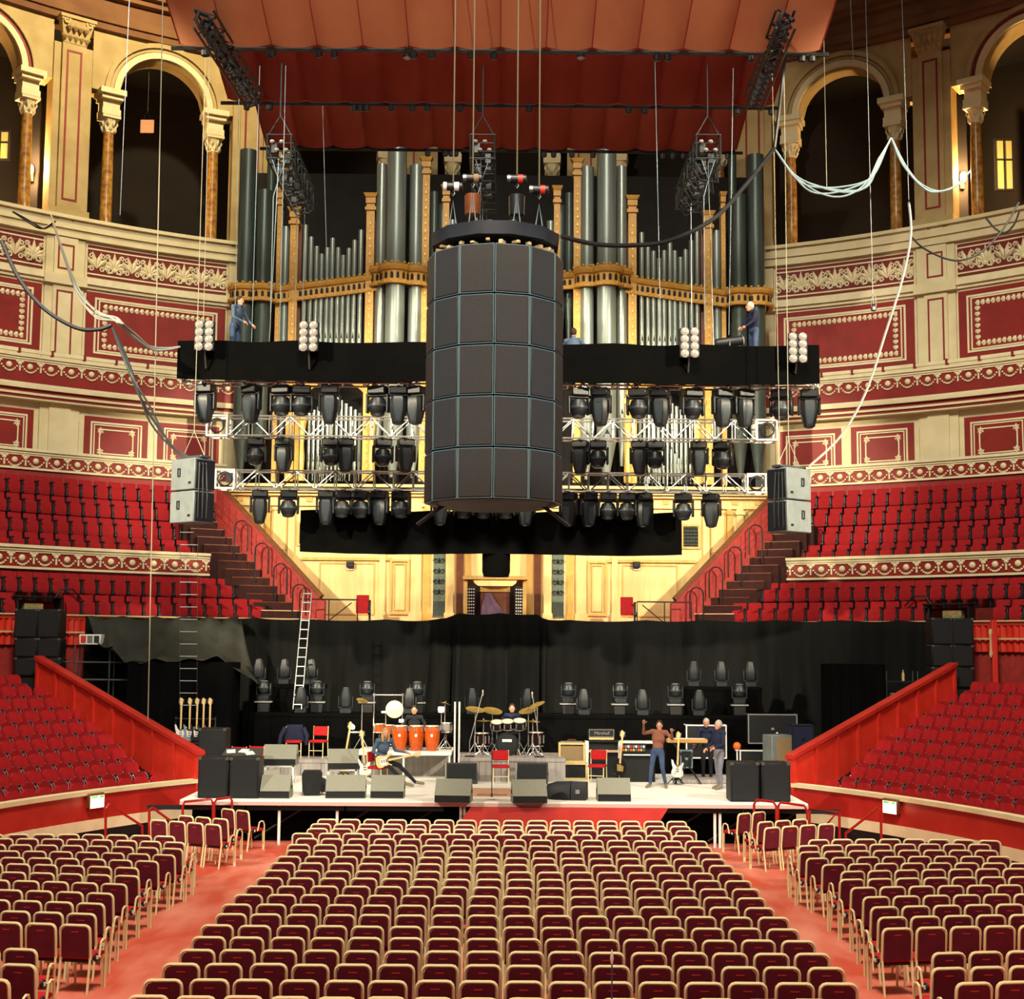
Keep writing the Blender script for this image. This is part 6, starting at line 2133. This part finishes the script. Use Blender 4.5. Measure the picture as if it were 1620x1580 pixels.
for i, (px, py0, px1, py1) in enumerate(((743, 1172, 764, 1095), (853, 1170, 842, 1098))):
    a, b = at(px, py0, 39.3), at(px1, py1, 39.3)
    t = thing('microphone_boom', f'chrome microphone boom over the drum kit, {("left", "right")[i]} one', 'microphone', (a.x, 39.3, ZDR))
    obj('pole', MB().tube([(0, 0, 0), (0, 0, a.z - ZDR)], .013, 6), 'chrome', t)
    obj('boom', MB().tube([(0, 0, a.z - ZDR - .02), (b.x - a.x, 0, b.z - ZDR)], .011, 6), 'chrome', t)
    obj('microphone', MB().lathe([(.012, -.1), (.022, 0), (.022, .05), (.01, .07)], 8, (b.x - a.x, 0, b.z - ZDR)), 'lamp_white', t)
    obj('foot', MB().lathe([(.14, 0), (.13, .025), (.02, .03)], 12), 'black', t)
# vocal microphone stand and rug
p = onz(778, 1258, SZ)
t = thing('microphone_stand', 'black straight microphone stand at stage centre front', 'microphone', (p.x, 35.2, SZ))
hm = at(778, 1178, 35.2).z - SZ
obj('pole', MB().tube([(0, 0, 0), (0, 0, hm)], .013, 6), 'black', t)
obj('base_bar', MB().tube([(-.36, 0, .02), (.36, 0, .02)], .018, 6), 'wood_red', t)
obj('base_bar', MB().tube([(0, -.3, .02), (0, .3, .02)], .018, 6), 'black', t)
obj('microphone', MB().lathe([(.012, 0), (.02, .1), (.028, .13), (.02, .17)], 10, (0, 0, hm)), 'steel', t)
tag(obj('rug', MB().cbox((0, 0, .006), (1.5, 2.0, .012), .004), 'rug', None, (.1, 36.0, SZ + .003)), 'faded patterned rug at stage centre', 'rug')

# --- keyboards, cases and speakers at stage right
p = at(1010, 1192, 39.0)
t = thing('keyboard_console', 'black organ keyboard with coloured tabs beside the dark guitar', 'keyboard', (p.x, 39.3, SZ))
hk = at(1010, 1176, 39.0).z - SZ
obj('body', MB().cbox((0, 0, hk * .42), (.9, .5, hk * .84), .02), 'black_box', t)
obj('top', MB().cbox((0, 0, hk + .02), (.98, .56, .05), .015), 'white', t)
obj('tab_panel', MB().cbox((-.12, -.27, hk - .12), (.66, .04, .24), .01), 'black_box', t)
cols = ('orange', 'white', 'gold', 'red_stripe', 'sign_green', 'cable_blue')
for i in range(9):
    for j in range(2):
        obj('tab', MB().box((-.4 + i * .068, -.295, hk - .17 + j * .09), (.05, .015, .06)), ('orange', 'white', 'gold', 'red_stripe', 'screen_green', 'cable_blue')[(i * 2 + j * 3) % 6], t)
obj('keys', MB().cbox((0, -.3, hk - .3), (.8, .12, .03), .006), 'white', t)
a, b = at(1056, 1172, 38.5), at(1120, 1175, 38.5)
t = thing('keyboard', 'long yellow-cased keyboard on a black stand', 'keyboard', ((a.x + b.x) / 2, 38.7, SZ))
hk = a.z - SZ
obj('case', MB().cbox((0, 0, hk), (b.x - a.x, .36, .1), .015), 'blond_wood', t)
obj('keys', MB().box((0, .06, hk + .055), (b.x - a.x - .1, .16, .012)), 'white', t)
for sx in (-1, 1):
    obj('stand_leg', MB().tube([(sx * .36, -.15, .0), (-sx * .36, -.15, hk - .05)], .018, 6), 'black', t)
    obj('stand_leg', MB().tube([(sx * .36, .15, .0), (-sx * .36, .15, hk - .05)], .018, 6), 'black', t)
def flight_case(label, px0, px1, py0, py1, Y, depth=.5, m='black_box', edge='alu', z=None):
    a, b = at(px0, py0, Y), at(px1, py1, Y)
    w_, h = b.x - a.x, a.z - b.z
    t = thing('flight_case', label, 'case', ((a.x + b.x) / 2, Y + depth / 2, b.z if z is None else z))
    obj('shell', MB().box((0, 0, h / 2), (w_ - .02, depth - .02, h - .02)), m, t)
    g = MB().frame(-w_ / 2, w_ / 2, 0, h, .035, -depth / 2 - .005, -depth / 2 + .03)
    obj('front_edging', g, edge, t)
    for sx in (-1, 1):
        obj('side_edging', MB().box((sx * (w_ / 2 - .015), 0, h - .015), (.03, depth, .03)), edge, t)
    obj('latch', MB().cbox((0, -depth / 2 - .012, h * .5), (.09, .02, .07), .006), edge, t)
flight_case('large black flight case lid with silver edges at stage right', 1183, 1262, 1129, 1177, 40.9, .35)
flight_case('black flight case with white edges below the large lid', 1170, 1262, 1178, 1222, 40.7, .6, edge='white_metal', z=SZ)
flight_case('dark blue flight case half behind the right stalls wall', 1252, 1288, 1146, 1190, 40.2, .6, 'navy', 'black', z=None)
flight_case('black equipment rack with white frame behind the keyboards', 1085, 1150, 1146, 1200, 40.9, .5, 'black_box', 'white_metal')
flight_case('black monitor cabinet below the yellow keyboard', 1076, 1096, 1186, 1215, 39.6, .4, 'grille', 'cable_blue')
p = at(1231, 1200, 38.9)
t = thing('rotary_speaker', 'beige wooden speaker cabinet with brown cloth at stage right', 'loudspeaker', (p.x, 39.0, SZ), .35)
hl = at(1231, 1162, 38.9).z - SZ
obj('cabinet', MB().cbox((0, 0, hl / 2), (.62, .5, hl), .02), 'speaker_grey', t)
obj('grille_cloth', MB().cbox((.06, -.255, hl * .55), (.44, .02, hl * .8), .005), 'tweed_cloth', t)
obj('top_knob', MB().ball((0, 0, hl + .03), .04, 8, 5), 'chrome', t)
p = at(1166, 1180, 39.6)
t = thing('orange_lamp', 'round orange globe beside the white-framed rack', 'lamp', (p.x, 39.6, p.z))
obj('globe', MB().ball((0, 0, 0), .11, 12, 8), 'orange', t)
obj('stem', MB().tube([(0, 0, -.1), (0, 0, SZ - p.z)], .02, 6), 'white_metal', t)
obj('collar', MB().lathe([(.05, -.13), (.06, -.1), (.05, -.08)], 10), 'white_metal', t)
hS = SZ + 60 / F_PX * 34.2 * 1.01
wedge(1187, 1213, 48, 'dark wedge monitor just behind the right bass speakers', 'front', -.12, z=SZ, Y=35.6)
wedge(1206, 1213, 52, 'taller beige-edged wedge monitor further behind the right bass speakers', 'front', -.3, z=SZ, Y=36.6, s=1.25)
# red side-of-stage rack in the left wing
p = at(147, 1075, 42.0)
t = thing('equipment_rack', 'white-topped equipment rack on scaffolding in the left wing', 'rack', (p.x, 42.1, SZ))
h0 = p.z - SZ
g = MB()
for sx in (-.5, .5):
    for sy in (-.25, .25):
        obj('scaffold_post', MB().tube([(sx, sy, 0), (sx, sy, h0 + 1.0)], .025, 6), 'steel', t)
for z_ in (h0 * .4, h0, h0 + .5):
    for sy in (-.25, .25):
        obj('scaffold_rail', MB().tube([(-1.1, sy, z_), (1.6, sy, z_)], .022, 6), 'steel', t)
obj('rack_unit', MB().cbox((-.1, 0, h0 + 1.15), (.62, .45, .3), .02), 'white', t)
for i in range(3):
    obj('rack_panel', MB().cbox((-.28 + i * .19, -.235, h0 + 1.16), (.15, .02, .2), .004), ('red_stripe', 'speaker_grey', 'fixture_panel')[i], t)
obj('shelf', MB().box((0, 0, h0 * .4), (1.9, .5, .04)), 'black', t)
for x, z_, w_, m in ((-.2, .9, .3, 'speaker_grey'), (.45, .04, .9, 'white_metal'), (.5, .2, .7, 'speaker_grey'), (.55, .34, .8, 'white_metal')):
    obj('device', MB().cbox((x, -.05, h0 * .4 + z_), (w_, .4, .12 if w_ > .5 else .5), .015), m, t)
p = at(1425, 1078, 42.0)
t = thing('equipment_rack', 'low scaffold rack with pale devices in the right wing', 'rack', (p.x, 42.1, SZ))
h0 = p.z - SZ
for sx in (-.45, .45):
    for sy in (-.25, .25):
        obj('scaffold_post', MB().tube([(sx, sy, 0), (sx, sy, h0 + .3)], .02, 6), 'steel', t)
for z_ in (h0, h0 - .5):
    obj('shelf', MB().box((0, 0, z_), (1.0, .5, .03)), 'black', t)
obj('device', MB().cbox((-.05, -.1, h0 - .4), (.5, .3, .14), .02), 'speaker_grey', t)
obj('bottle', MB().lathe([(.04, 0), (.04, .2), (.015, .26), (.015, .32)], 8, (.1, 0, h0 + .02)), 'tweed', t)
for px, nm, lb in ((217, 'left', 'clutter of small cases behind the left stalls wall'),):
    p = at(px, 1125, 41.4)
    flight_case(lb, 205, 232, 1128, 1150, 41.2, .5, 'speaker_grey', 'white_metal', z=SZ + .75)
    tag(obj('black_trunk', MB().cbox((0, 0, .37), (1.0, .7, .74), .03), 'black_box', None, (p.x, 41.45, SZ)), 'black trunk under the small grey case in the left wing', 'case')
# small stands in the corners of the choir rail (sound desks) at far left and right
for sg, px, lb in ((-1, 62, 'black control desk in front row of the left choir'), (1, 1515, 'black control desk in front row of the right choir')):
    p = at(px, 960, 42.6)
    t = thing('control_desk', lb, 'desk', EP(-38.4 if sg < 0 else 37.8, -5.86, HALL, 5.18), ERZ(-38.4 if sg < 0 else 37.8, -5.86))
    obj('top', MB().cbox((0, 0, .78), (1.5, .5, .05), .01), 'black_box', t)
    for sx in (-.7, .7):
        obj('leg', MB().box((sx, 0, .38), (.05, .4, .76)), 'black', t)
    obj('papers', MB().cbox((.1 * sg, .1, .45), (.6, .3, .3), .02), 'books', t)
    obj('lamp_arm', MB().tube([(-.6 * sg, 0, .8), (-.75 * sg, 0, 1.05), (-1.1 * sg, -.1, 1.05), (-1.4 * sg, -.1, .75)], .03, 6), 'black', t)

# --- lit exit signs on the arena wall
def on_arena(px, py):
    best = None
    sg = -1 if px < 790 else 1
    for i in range(400):
        t = sg * (40 + i * .1)
        p = EP(t, -.02, ARENA)
        q = at(px, py, p.y)
        e = abs(q.x - p.x)
        if best is None or e < best[0]:
            best = (e, t, q.z)
    return best[1], best[2]
for px, py, lb in ((149, 1266, 'lit green and white exit sign on the left arena wall'), (1413, 1275, 'lit green and white exit sign on the right arena wall')):
    t_, z_ = on_arena(px, py)
    p = EP(t_, -.1, ARENA, z_)
    s_ = thing('exit_sign', lb, 'sign', p, ERZ(t_, 0, ARENA))
    obj('housing', MB().cbox((0, .03, 0), (.52, .12, .34), .02), 'brown_wood', s_)
    obj('light_panel', MB().box((0, -.035, -.02), (.46, .012, .28)), 'sign_white', s_)
    obj('green_band', MB().box((-.1, -.043, .09), (.2, .006, .045)), 'sign_green', s_)
    obj('green_band', MB().box((.14, -.043, .09), (.14, .006, .045)), 'sign_green', s_)
    pl = bpy.data.lights.new('exit_sign_light', 'POINT')
    pl.energy, pl.color, pl.shadow_soft_size = 2.5, (1, .8, .4), .1
    lo_ = bpy.data.objects.new('exit_sign_light', pl)
    lo_.location = EP(t_, -.3, ARENA, z_)
    col.objects.link(lo_)
# --- red tubular stair rails beside the stage
def tube_rail(label, paths, Y0):
    P0 = at(*paths[0][0])
    t = thing('stair_rail', label, 'railing', (P0.x, P0.y, 0))
    for pa in paths:
        pts = []
        for px, py, Y in pa:
            q = at(px, py, Y)
            pts.append(Vector((q.x - P0.x, q.y - P0.y, max(q.z, 0.0))))
        obj('rail', MB().tube(pts, .03, 7), 'rail_red', t)
    return t
tube_rail('red hoop rail beside the left end of the stage', [[(289, 1345, 33.5), (289, 1276, 33.5), (292, 1268, 33.5), (334, 1264, 33.7), (337, 1270, 33.7), (337, 1340, 33.7)]], 33)
tube_rail('second red hoop rail beside the left end of the stage', [[(339, 1340, 33.65), (339, 1270, 33.65), (343, 1264, 33.65), (364, 1261, 33.72), (367, 1266, 33.72), (367, 1335, 33.72)]], 33)
tube_rail('sloping red handrail below the left exit sign', [[(167, 1345, 32.3), (167, 1278, 32.3), (172, 1272, 32.3), (225, 1306, 32.8), (226, 1345, 32.8)]], 33)
tube_rail('sloping red handrail between left exit sign and hoop rails', [[(236, 1345, 32.8), (236, 1280, 32.8), (241, 1277, 32.8), (272, 1300, 33.0), (274, 1345, 33.0)]], 33)
tube_rail('red hoop rail beside the right end of the stage', [[(1193, 1345, 33.4), (1193, 1272, 33.4), (1197, 1265, 33.4), (1223, 1268, 33.2), (1228, 1275, 33.2), (1228, 1345, 33.2)]], 33)
tube_rail('second red hoop rail beside the right end of the stage', [[(1231, 1345, 33.3), (1231, 1275, 33.3), (1235, 1269, 33.3), (1272, 1274, 33.0), (1277, 1282, 33.0), (1277, 1345, 33.0)]], 33)
tube_rail('sloping red handrail right of the right stage end', [[(1281, 1345, 32.8), (1281, 1280, 32.8), (1325, 1284, 32.6), (1301, 1312, 32.8)], [(1328, 1345, 32.6), (1328, 1284, 32.6)]], 33)
tube_rail('sloping red handrail below the right exit sign', [[(1394, 1345, 32.2), (1394, 1282, 32.2), (1389, 1278, 32.2), (1338, 1318, 32.6), (1338, 1345, 32.6)]], 33)
# tall blue marker brush standing among the chairs
a = at(968, 1502, 14.9)
t = thing('marker_pole', 'thin blue pole with white tip standing among near chairs', 'pole', (a.x, 14.9, 0))
obj('shaft', MB().tube([(0, 0, 0), (0, 0, a.z - .12)], .008, 6), 'jeans', t)
obj('tip', MB().lathe([(.01, a.z - .14), (.02, a.z - .08), (.004, a.z)], 8), 'white', t)

# ================================================================ PEOPLE
def person(label, loc, rz, J, top, legs, hair, shoe='shoe', hair_long=False, sleeves=True, collar=None, extra=None):
    """J: joint positions; one continuous remeshed body, coloured by the limb each face belongs to"""
    D = dict(pelvis=(0, 0, .93), chest=(0, 0, 1.27), neck=(0, 0, 1.47), head=(0, -.02, 1.62), sl=(.185, 0, 1.42), sr=(-.185, 0, 1.42),
             el=(.25, .03, 1.14), er=(-.25, .03, 1.14), hl=(.27, -.08, .9), hr=(-.27, -.08, .9), ql=(.095, 0, .9), qr=(-.095, 0, .9),
             kl=(.1, -.02, .49), kr=(-.1, -.02, .49), al=(.1, .02, .08), ar=(-.1, .02, .08), tl=(.11, -.17, .035), tr=(-.11, -.17, .035))
    D.update(J)
    D = {k: Vector(v) for k, v in D.items()}
    g = MB()
    seg = []
    def cap(a, b, r0, r1, tg, flat=1.0):
        a, b = D[a] if isinstance(a, str) else Vector(a), D[b] if isinstance(b, str) else Vector(b)
        pts = [a.lerp(b, i / 5) for i in range(6)]
        g.tube(pts, [r0 + (r1 - r0) * i / 5 for i in range(6)], 10)
        g.ball(a, r0 * .99, 10, 8)
        g.ball(b, r1 * .99, 10, 8)
        seg.append((a, b, (r0 + r1) / 2, tg))
    def blob(c, r, tg):
        g.ball(c, r, 12, 8)
        seg.append((Vector(c), Vector(c) + Vector((0, 0, .001)), min(r), tg))
    pv, ch = D['pelvis'], D['chest']
    blob(pv, (.165, .12, .13), 'legs')
    blob(pv.lerp(ch, .45), (.15, .11, .16), 'top')
    blob(ch, (.18, .125, .2), 'top')
    cap('sl', 'sr', .072, .072, 'top')
    cap(ch.lerp(D['neck'], .6), 'neck', .1, .065, 'top')
    cap('neck', D['neck'].lerp(D['head'], .55), .052, .052, 'collar' if collar else 'skin')
    hd = D['head']
    blob(hd, (.078, .096, .118), 'skin')
    blob(hd + Vector((0, -.035, -.07)), (.052, .055, .05), 'skin')       # jaw
    blob(hd + Vector((0, -.1, -.015)), (.016, .024, .026), 'skin')       # nose
    for s_ in (-1, 1):
        blob(hd + Vector((s_ * .08, .005, -.005)), (.014, .02, .03), 'skin')
    for s_, q in (('l', 1), ('r', -1)):
        cap('s' + s_, 'e' + s_, .056, .045, 'top')
        cap('e' + s_, 'h' + s_, .043, .03, 'top' if sleeves else 'skin')
        cap('q' + s_, 'k' + s_, .088, .062, 'legs')
        cap('k' + s_, 'a' + s_, .06, .043, 'legs')
        cap('a' + s_, 't' + s_, .045, .04, 'shoe')
        d = (D['h' + s_] - D['e' + s_]).normalized()
        cap(D['h' + s_], D['h' + s_] + d * .07, .032, .036, 'skin')
    tmp = bpy.data.objects.new('tmp', g.mesh('tmp', smooth=False))
    col.objects.link(tmp)
    md = tmp.modifiers.new('r', 'REMESH')
    md.mode = 'VOXEL'
    md.voxel_size = .016
    sm = tmp.modifiers.new('s', 'SMOOTH')
    sm.factor, sm.iterations = .5, 3
    dg = bpy.context.evaluated_depsgraph_get()
    me = bpy.data.meshes.new_from_object(tmp.evaluated_get(dg))
    bpy.data.objects.remove(tmp)
    b = MB()
    b.add([v.co for v in me.vertices], [tuple(p.vertices) for p in me.polygons])
    nb = len(b.f)
    for s_, q in (('l', 1), ('r', -1)):                # five separate bent fingers on each palm
        d = (D['h' + s_] - D['e' + s_]).normalized()
        sd = d.cross(Vector((0, 0, 1)) if abs(d.z) < .8 else Vector((0, -1, 0))).normalized()
        cu = sd.cross(d).normalized()
        base = D['h' + s_] + d * .07
        for i, (off, ln) in enumerate(((-.027, .07), (-.009, .08), (.009, .076), (.026, .06))):
            p0 = base + sd * off
            b.tube([p0 - d * .02, p0 + d * ln * .5, p0 + d * ln * .85 - cu * .02, p0 + d * ln * .95 - cu * .045], [.01, .0095, .009, .007], 6)
        p0 = D['h' + s_] + d * .02 - sd * .03
        b.tube([p0, p0 - sd * .035 + d * .03, p0 - sd * .04 + d * .065 - cu * .02], [.012, .011, .008], 6)
    bm = b.mesh(label[:8], smooth=False)
    bm.polygons.foreach_set('use_smooth', [True] * len(bm.polygons))
    order = ['skin', 'top', 'legs', 'shoe', 'collar']
    for m in ('skin', top, legs, shoe, collar or 'skin'):
        bm.materials.append(MATS[m])
    mi = []
    for i, p in enumerate(bm.polygons):
        if i >= nb:
            mi.append(0)
            continue
        c_ = p.center
        best, bt = 9, 'top'
        for a, e, r_, tg in seg:
            ab = e - a
            t_ = max(0, min(1, (c_ - a).dot(ab) / max(ab.length_squared, 1e-9)))
            ds = (c_ - a - ab * t_).length - r_
            if ds < best:
                best, bt = ds, tg
        mi.append(order.index(bt))
    bm.polygons.foreach_set('material_index', mi)
    bpy.data.meshes.remove(me)
    t = thing('person', label, 'person', loc, rz)
    obj('body', bm, None, t)
    h = MB()
    h.ball(hd + Vector((0, .022, .03)), (.088, .1, .112), 12, 8)
    if hair_long:
        h.tube([hd + Vector((0, .05, .04)), hd + Vector((0, .08, -.1)), hd + Vector((0, .08, -.24))], [.08, .1, .06], 10)
        for s_ in (-1, 1):
            h.tube([hd + Vector((s_ * .06, .0, .05)), hd + Vector((s_ * .085, .0, -.08)), hd + Vector((s_ * .08, -.01, -.22))], [.03, .04, .02], 8)
    obj('hair', h, hair, t)
    for s_ in (-1, 1):
        obj('eye', MB().ball(hd + Vector((s_ * .03, -.086, .012)), .011, 6, 5), 'black', t)
    obj('mouth', MB().ball(hd + Vector((0, -.087, -.065)), (.022, .008, .006), 6, 4), 'brick_red', t)
    return t
def sit(z=.5, lean=0.0, dx=.0):
    o = z - .9 + .1
    return dict(pelvis=(0, .05, .93 + o), ql=(.1, .03, .9 + o), qr=(-.1, .03, .9 + o), chest=(0, .03 - lean, 1.27 + o), neck=(0, -lean * 1.5, 1.47 + o), head=(0, -.03 - lean * 1.8, 1.62 + o),
                sl=(.185, .0 - lean * 1.4, 1.42 + o), sr=(-.185, -lean * 1.4, 1.42 + o), kl=(.14, -.4, .5), kr=(-.14, -.4, .5), al=(.14, -.42, .08), ar=(-.14, -.42, .08), tl=(.15, -.6, .035), tr=(-.15, -.6, .035))
# guitarist sitting at stage left, legs stretched out, electric guitar across the lap
p = at(603, 1246, 37.6)
J = sit(.52, .1)
J.update(kl=(.3, -.42, .52), al=(.62, -.72, .12), tl=(.78, -.86, .09), kr=(.02, -.46, .5), ar=(.3, -.8, .1), tr=(.44, -.95, .06), el=(.34, -.08, .88), hl=(.52, -.32, .84), er=(-.28, -.06, .86), hr=(-.02, -.3, .74))
person('person with long blond hair in grey top sitting with guitar, legs stretched', (p.x, 37.7, SZ), R(28), J, 'blue_shirt', 'black_shirt', 'hair_blond', hair_long=True)
gt = guitar('pale electric guitar held across the lap of the seated person', 603, 1246, 37.6, SZ + .6, 'maple', 'maple', 'solid')
gt.location = (p.x - .12, 37.34, SZ + .6)
gt.rotation_euler = (0, R(78), R(-6))
# percussionist and drummer behind their drums
p = at(656, 1128, 40.75)
J = sit(.24, .08)
J.update(kl=(.24, -.36, .4), kr=(-.24, -.36, .4), el=(.3, -.08, .68), hl=(.24, -.36, .62), er=(-.3, -.08, .68), hr=(-.22, -.36, .62))
person('person in black sitting behind the orange conga drums', (p.x, 40.75, ZCO), 0, J, 'black_shirt', 'black_shirt', 'hair_dark')
p = at(810, 1124, 40.65)
J = sit(.42, .06)
J.update(kl=(.2, -.38, .46), kr=(-.2, -.38, .46), el=(.32, -.08, .88), hl=(.2, -.36, .9), er=(-.32, -.08, .88), hr=(-.2, -.36, .9))
person('person in dark shirt sitting at the drum kit', (p.x, 40.65, ZDR), 0, J, 'navy', 'black_shirt', 'hair_dark', sleeves=False)
# person waving both arms at stage right
p = at(1035, 1250, 37.4)
J = dict(chest=(.02, .02, 1.25), neck=(.04, .02, 1.44), head=(.05, .0, 1.58), sl=(.22, .0, 1.4), sr=(-.14, .0, 1.42), el=(.4, -.14, 1.26), hl=(.42, -.38, 1.46), er=(-.34, -.14, 1.38), hr=(-.3, -.36, 1.64), kl=(.14, -.1, .5), kr=(-.16, .0, .5), al=(.2, .06, .08), ar=(-.2, .02, .08), tl=(.24, -.14, .035), tr=(-.26, -.16, .035))
person('person in tan shirt and jeans waving raised arms beside the keyboards', (p.x + .1, 37.5, SZ), R(-15), J, 'tan_shirt', 'jeans', 'hair_dark')
# keyboard player leaning over the yellow keyboard
p = at(1118, 1142, 39.4)
J = dict(pelvis=(0, .12, .93), chest=(0, -.02, 1.24), neck=(0, -.12, 1.43), head=(0, -.18, 1.56), sl=(.185, -.1, 1.38), sr=(-.185, -.1, 1.38), el=(.27, -.16, 1.1), hl=(.16, -.4, 1.0), er=(-.27, -.16, 1.1), hr=(-.3, -.4, 1.0), ql=(.095, .12, .9), qr=(-.095, .12, .9))
person('person with white hair in navy top leaning over the yellow keyboard', (p.x, 39.4, p.z - 1.58), R(-12), J, 'navy', 'black_shirt', 'hair_grey')
# man standing at right, turned towards the keyboards
p = at(1138, 1248, 37.2)
J = dict(el=(.24, -.06, 1.14), hl=(.18, -.28, 1.06), er=(-.25, -.02, 1.14), hr=(-.2, -.24, 1.02), head=(0, -.03, 1.61), kl=(.1, -.05, .49), kr=(-.1, .02, .49), al=(.1, -.02, .08), ar=(-.1, .07, .08), tl=(.12, -.2, .035), tr=(-.12, -.1, .035))
person('person in navy jumper with red collar and grey trousers standing at right', (p.x, 37.2, SZ), R(-60), J, 'navy', 'grey_cloth', 'hair_grey', collar='red_stripe')
# riggers up on the front truss
p = at(373, 470, 35.25)
J = dict(chest=(.04, -.03, 1.24), neck=(.07, -.05, 1.42), head=(.09, -.08, 1.56), sl=(.24, -.04, 1.38), sr=(-.12, -.04, 1.38), el=(.34, -.12, 1.12), hl=(.3, -.3, .98), er=(-.2, -.12, 1.1), hr=(-.05, -.3, 1.0))
person('person in blue-grey shirt working on the upper truss at left', (p.x, 35.25, 11.53), R(60), J, 'blue_shirt', 'jeans', 'hair_dark')
p = at(908, 510, 35.2)
J = sit(.18, .02)
J.update(kl=(.12, -.42, .22), kr=(-.12, -.42, .22), al=(.12, -.44, -.2), ar=(-.12, -.44, -.2), tl=(.12, -.6, -.24), tr=(-.12, -.6, -.24), el=(.3, -.1, .62), hl=(.2, -.3, .5), er=(-.3, -.1, .62), hr=(-.2, -.3, .5))
person('person in blue shirt sitting on the upper truss beside the cluster', (p.x, 35.75, 11.47), R(160), J, 'blue_shirt', 'jeans', 'hair_dark', sleeves=False)
p = at(1192, 490, 35.25)
J = dict(chest=(.06, -.06, 1.2), neck=(.1, -.12, 1.36), head=(.12, -.18, 1.48), sl=(.28, -.1, 1.32), sr=(-.08, -.1, 1.32), el=(.34, -.2, 1.08), hl=(.26, -.38, .95), er=(-.14, -.2, 1.06), hr=(.02, -.38, .96))
person('person in navy bending on the upper truss at right', (p.x, 35.25, 11.53), R(-70), J, 'navy', 'jeans', 'hair_grey')

# stools under the percussionist and the drummer
for lb, px, Y, z, h in (('low black stool under the person at the congas', 656, 40.8, ZCO, .13), ('black drum stool under the person at the drum kit', 810, 40.7, ZDR, .3)):
    p = at(px, 1126, Y)
    t = thing('drum_stool', lb, 'stool', (p.x, Y, z))
    obj('cushion', MB().lathe([(.0, h - .08), (.17, h - .08), (.18, h - .04), (.16, h), (0, h)], 14, cap=False), 'black', t)
    obj('column', MB().tube([(0, 0, .02), (0, 0, h - .07)], .025, 6), 'chrome', t)
    for a in (90, 210, 330):
        obj('leg', MB().tube([(0, 0, h * .5), (.2 * math.cos(R(a)), .2 * math.sin(R(a)), .012)], .012, 5), 'chrome', t)
# square card hanging in the left gallery arch
p = at(233, 200, 51.8)
t = thing('hanging_card', 'small square buff card hanging in the left gallery arch', 'card', p)
obj('card', MB().cbox((0, 0, 0), (.5, .03, .5), .008), 'card', t)
obj('cord', MB().tube([(-.15, 0, .25), (0, 0, .6), (.15, 0, .25)], .008, 5), 'cable_black', t)
obj('cord', MB().tube([(0, 0, .6), (0, 0, 26.65 - p.z)], .008, 5), 'cable_black', t)
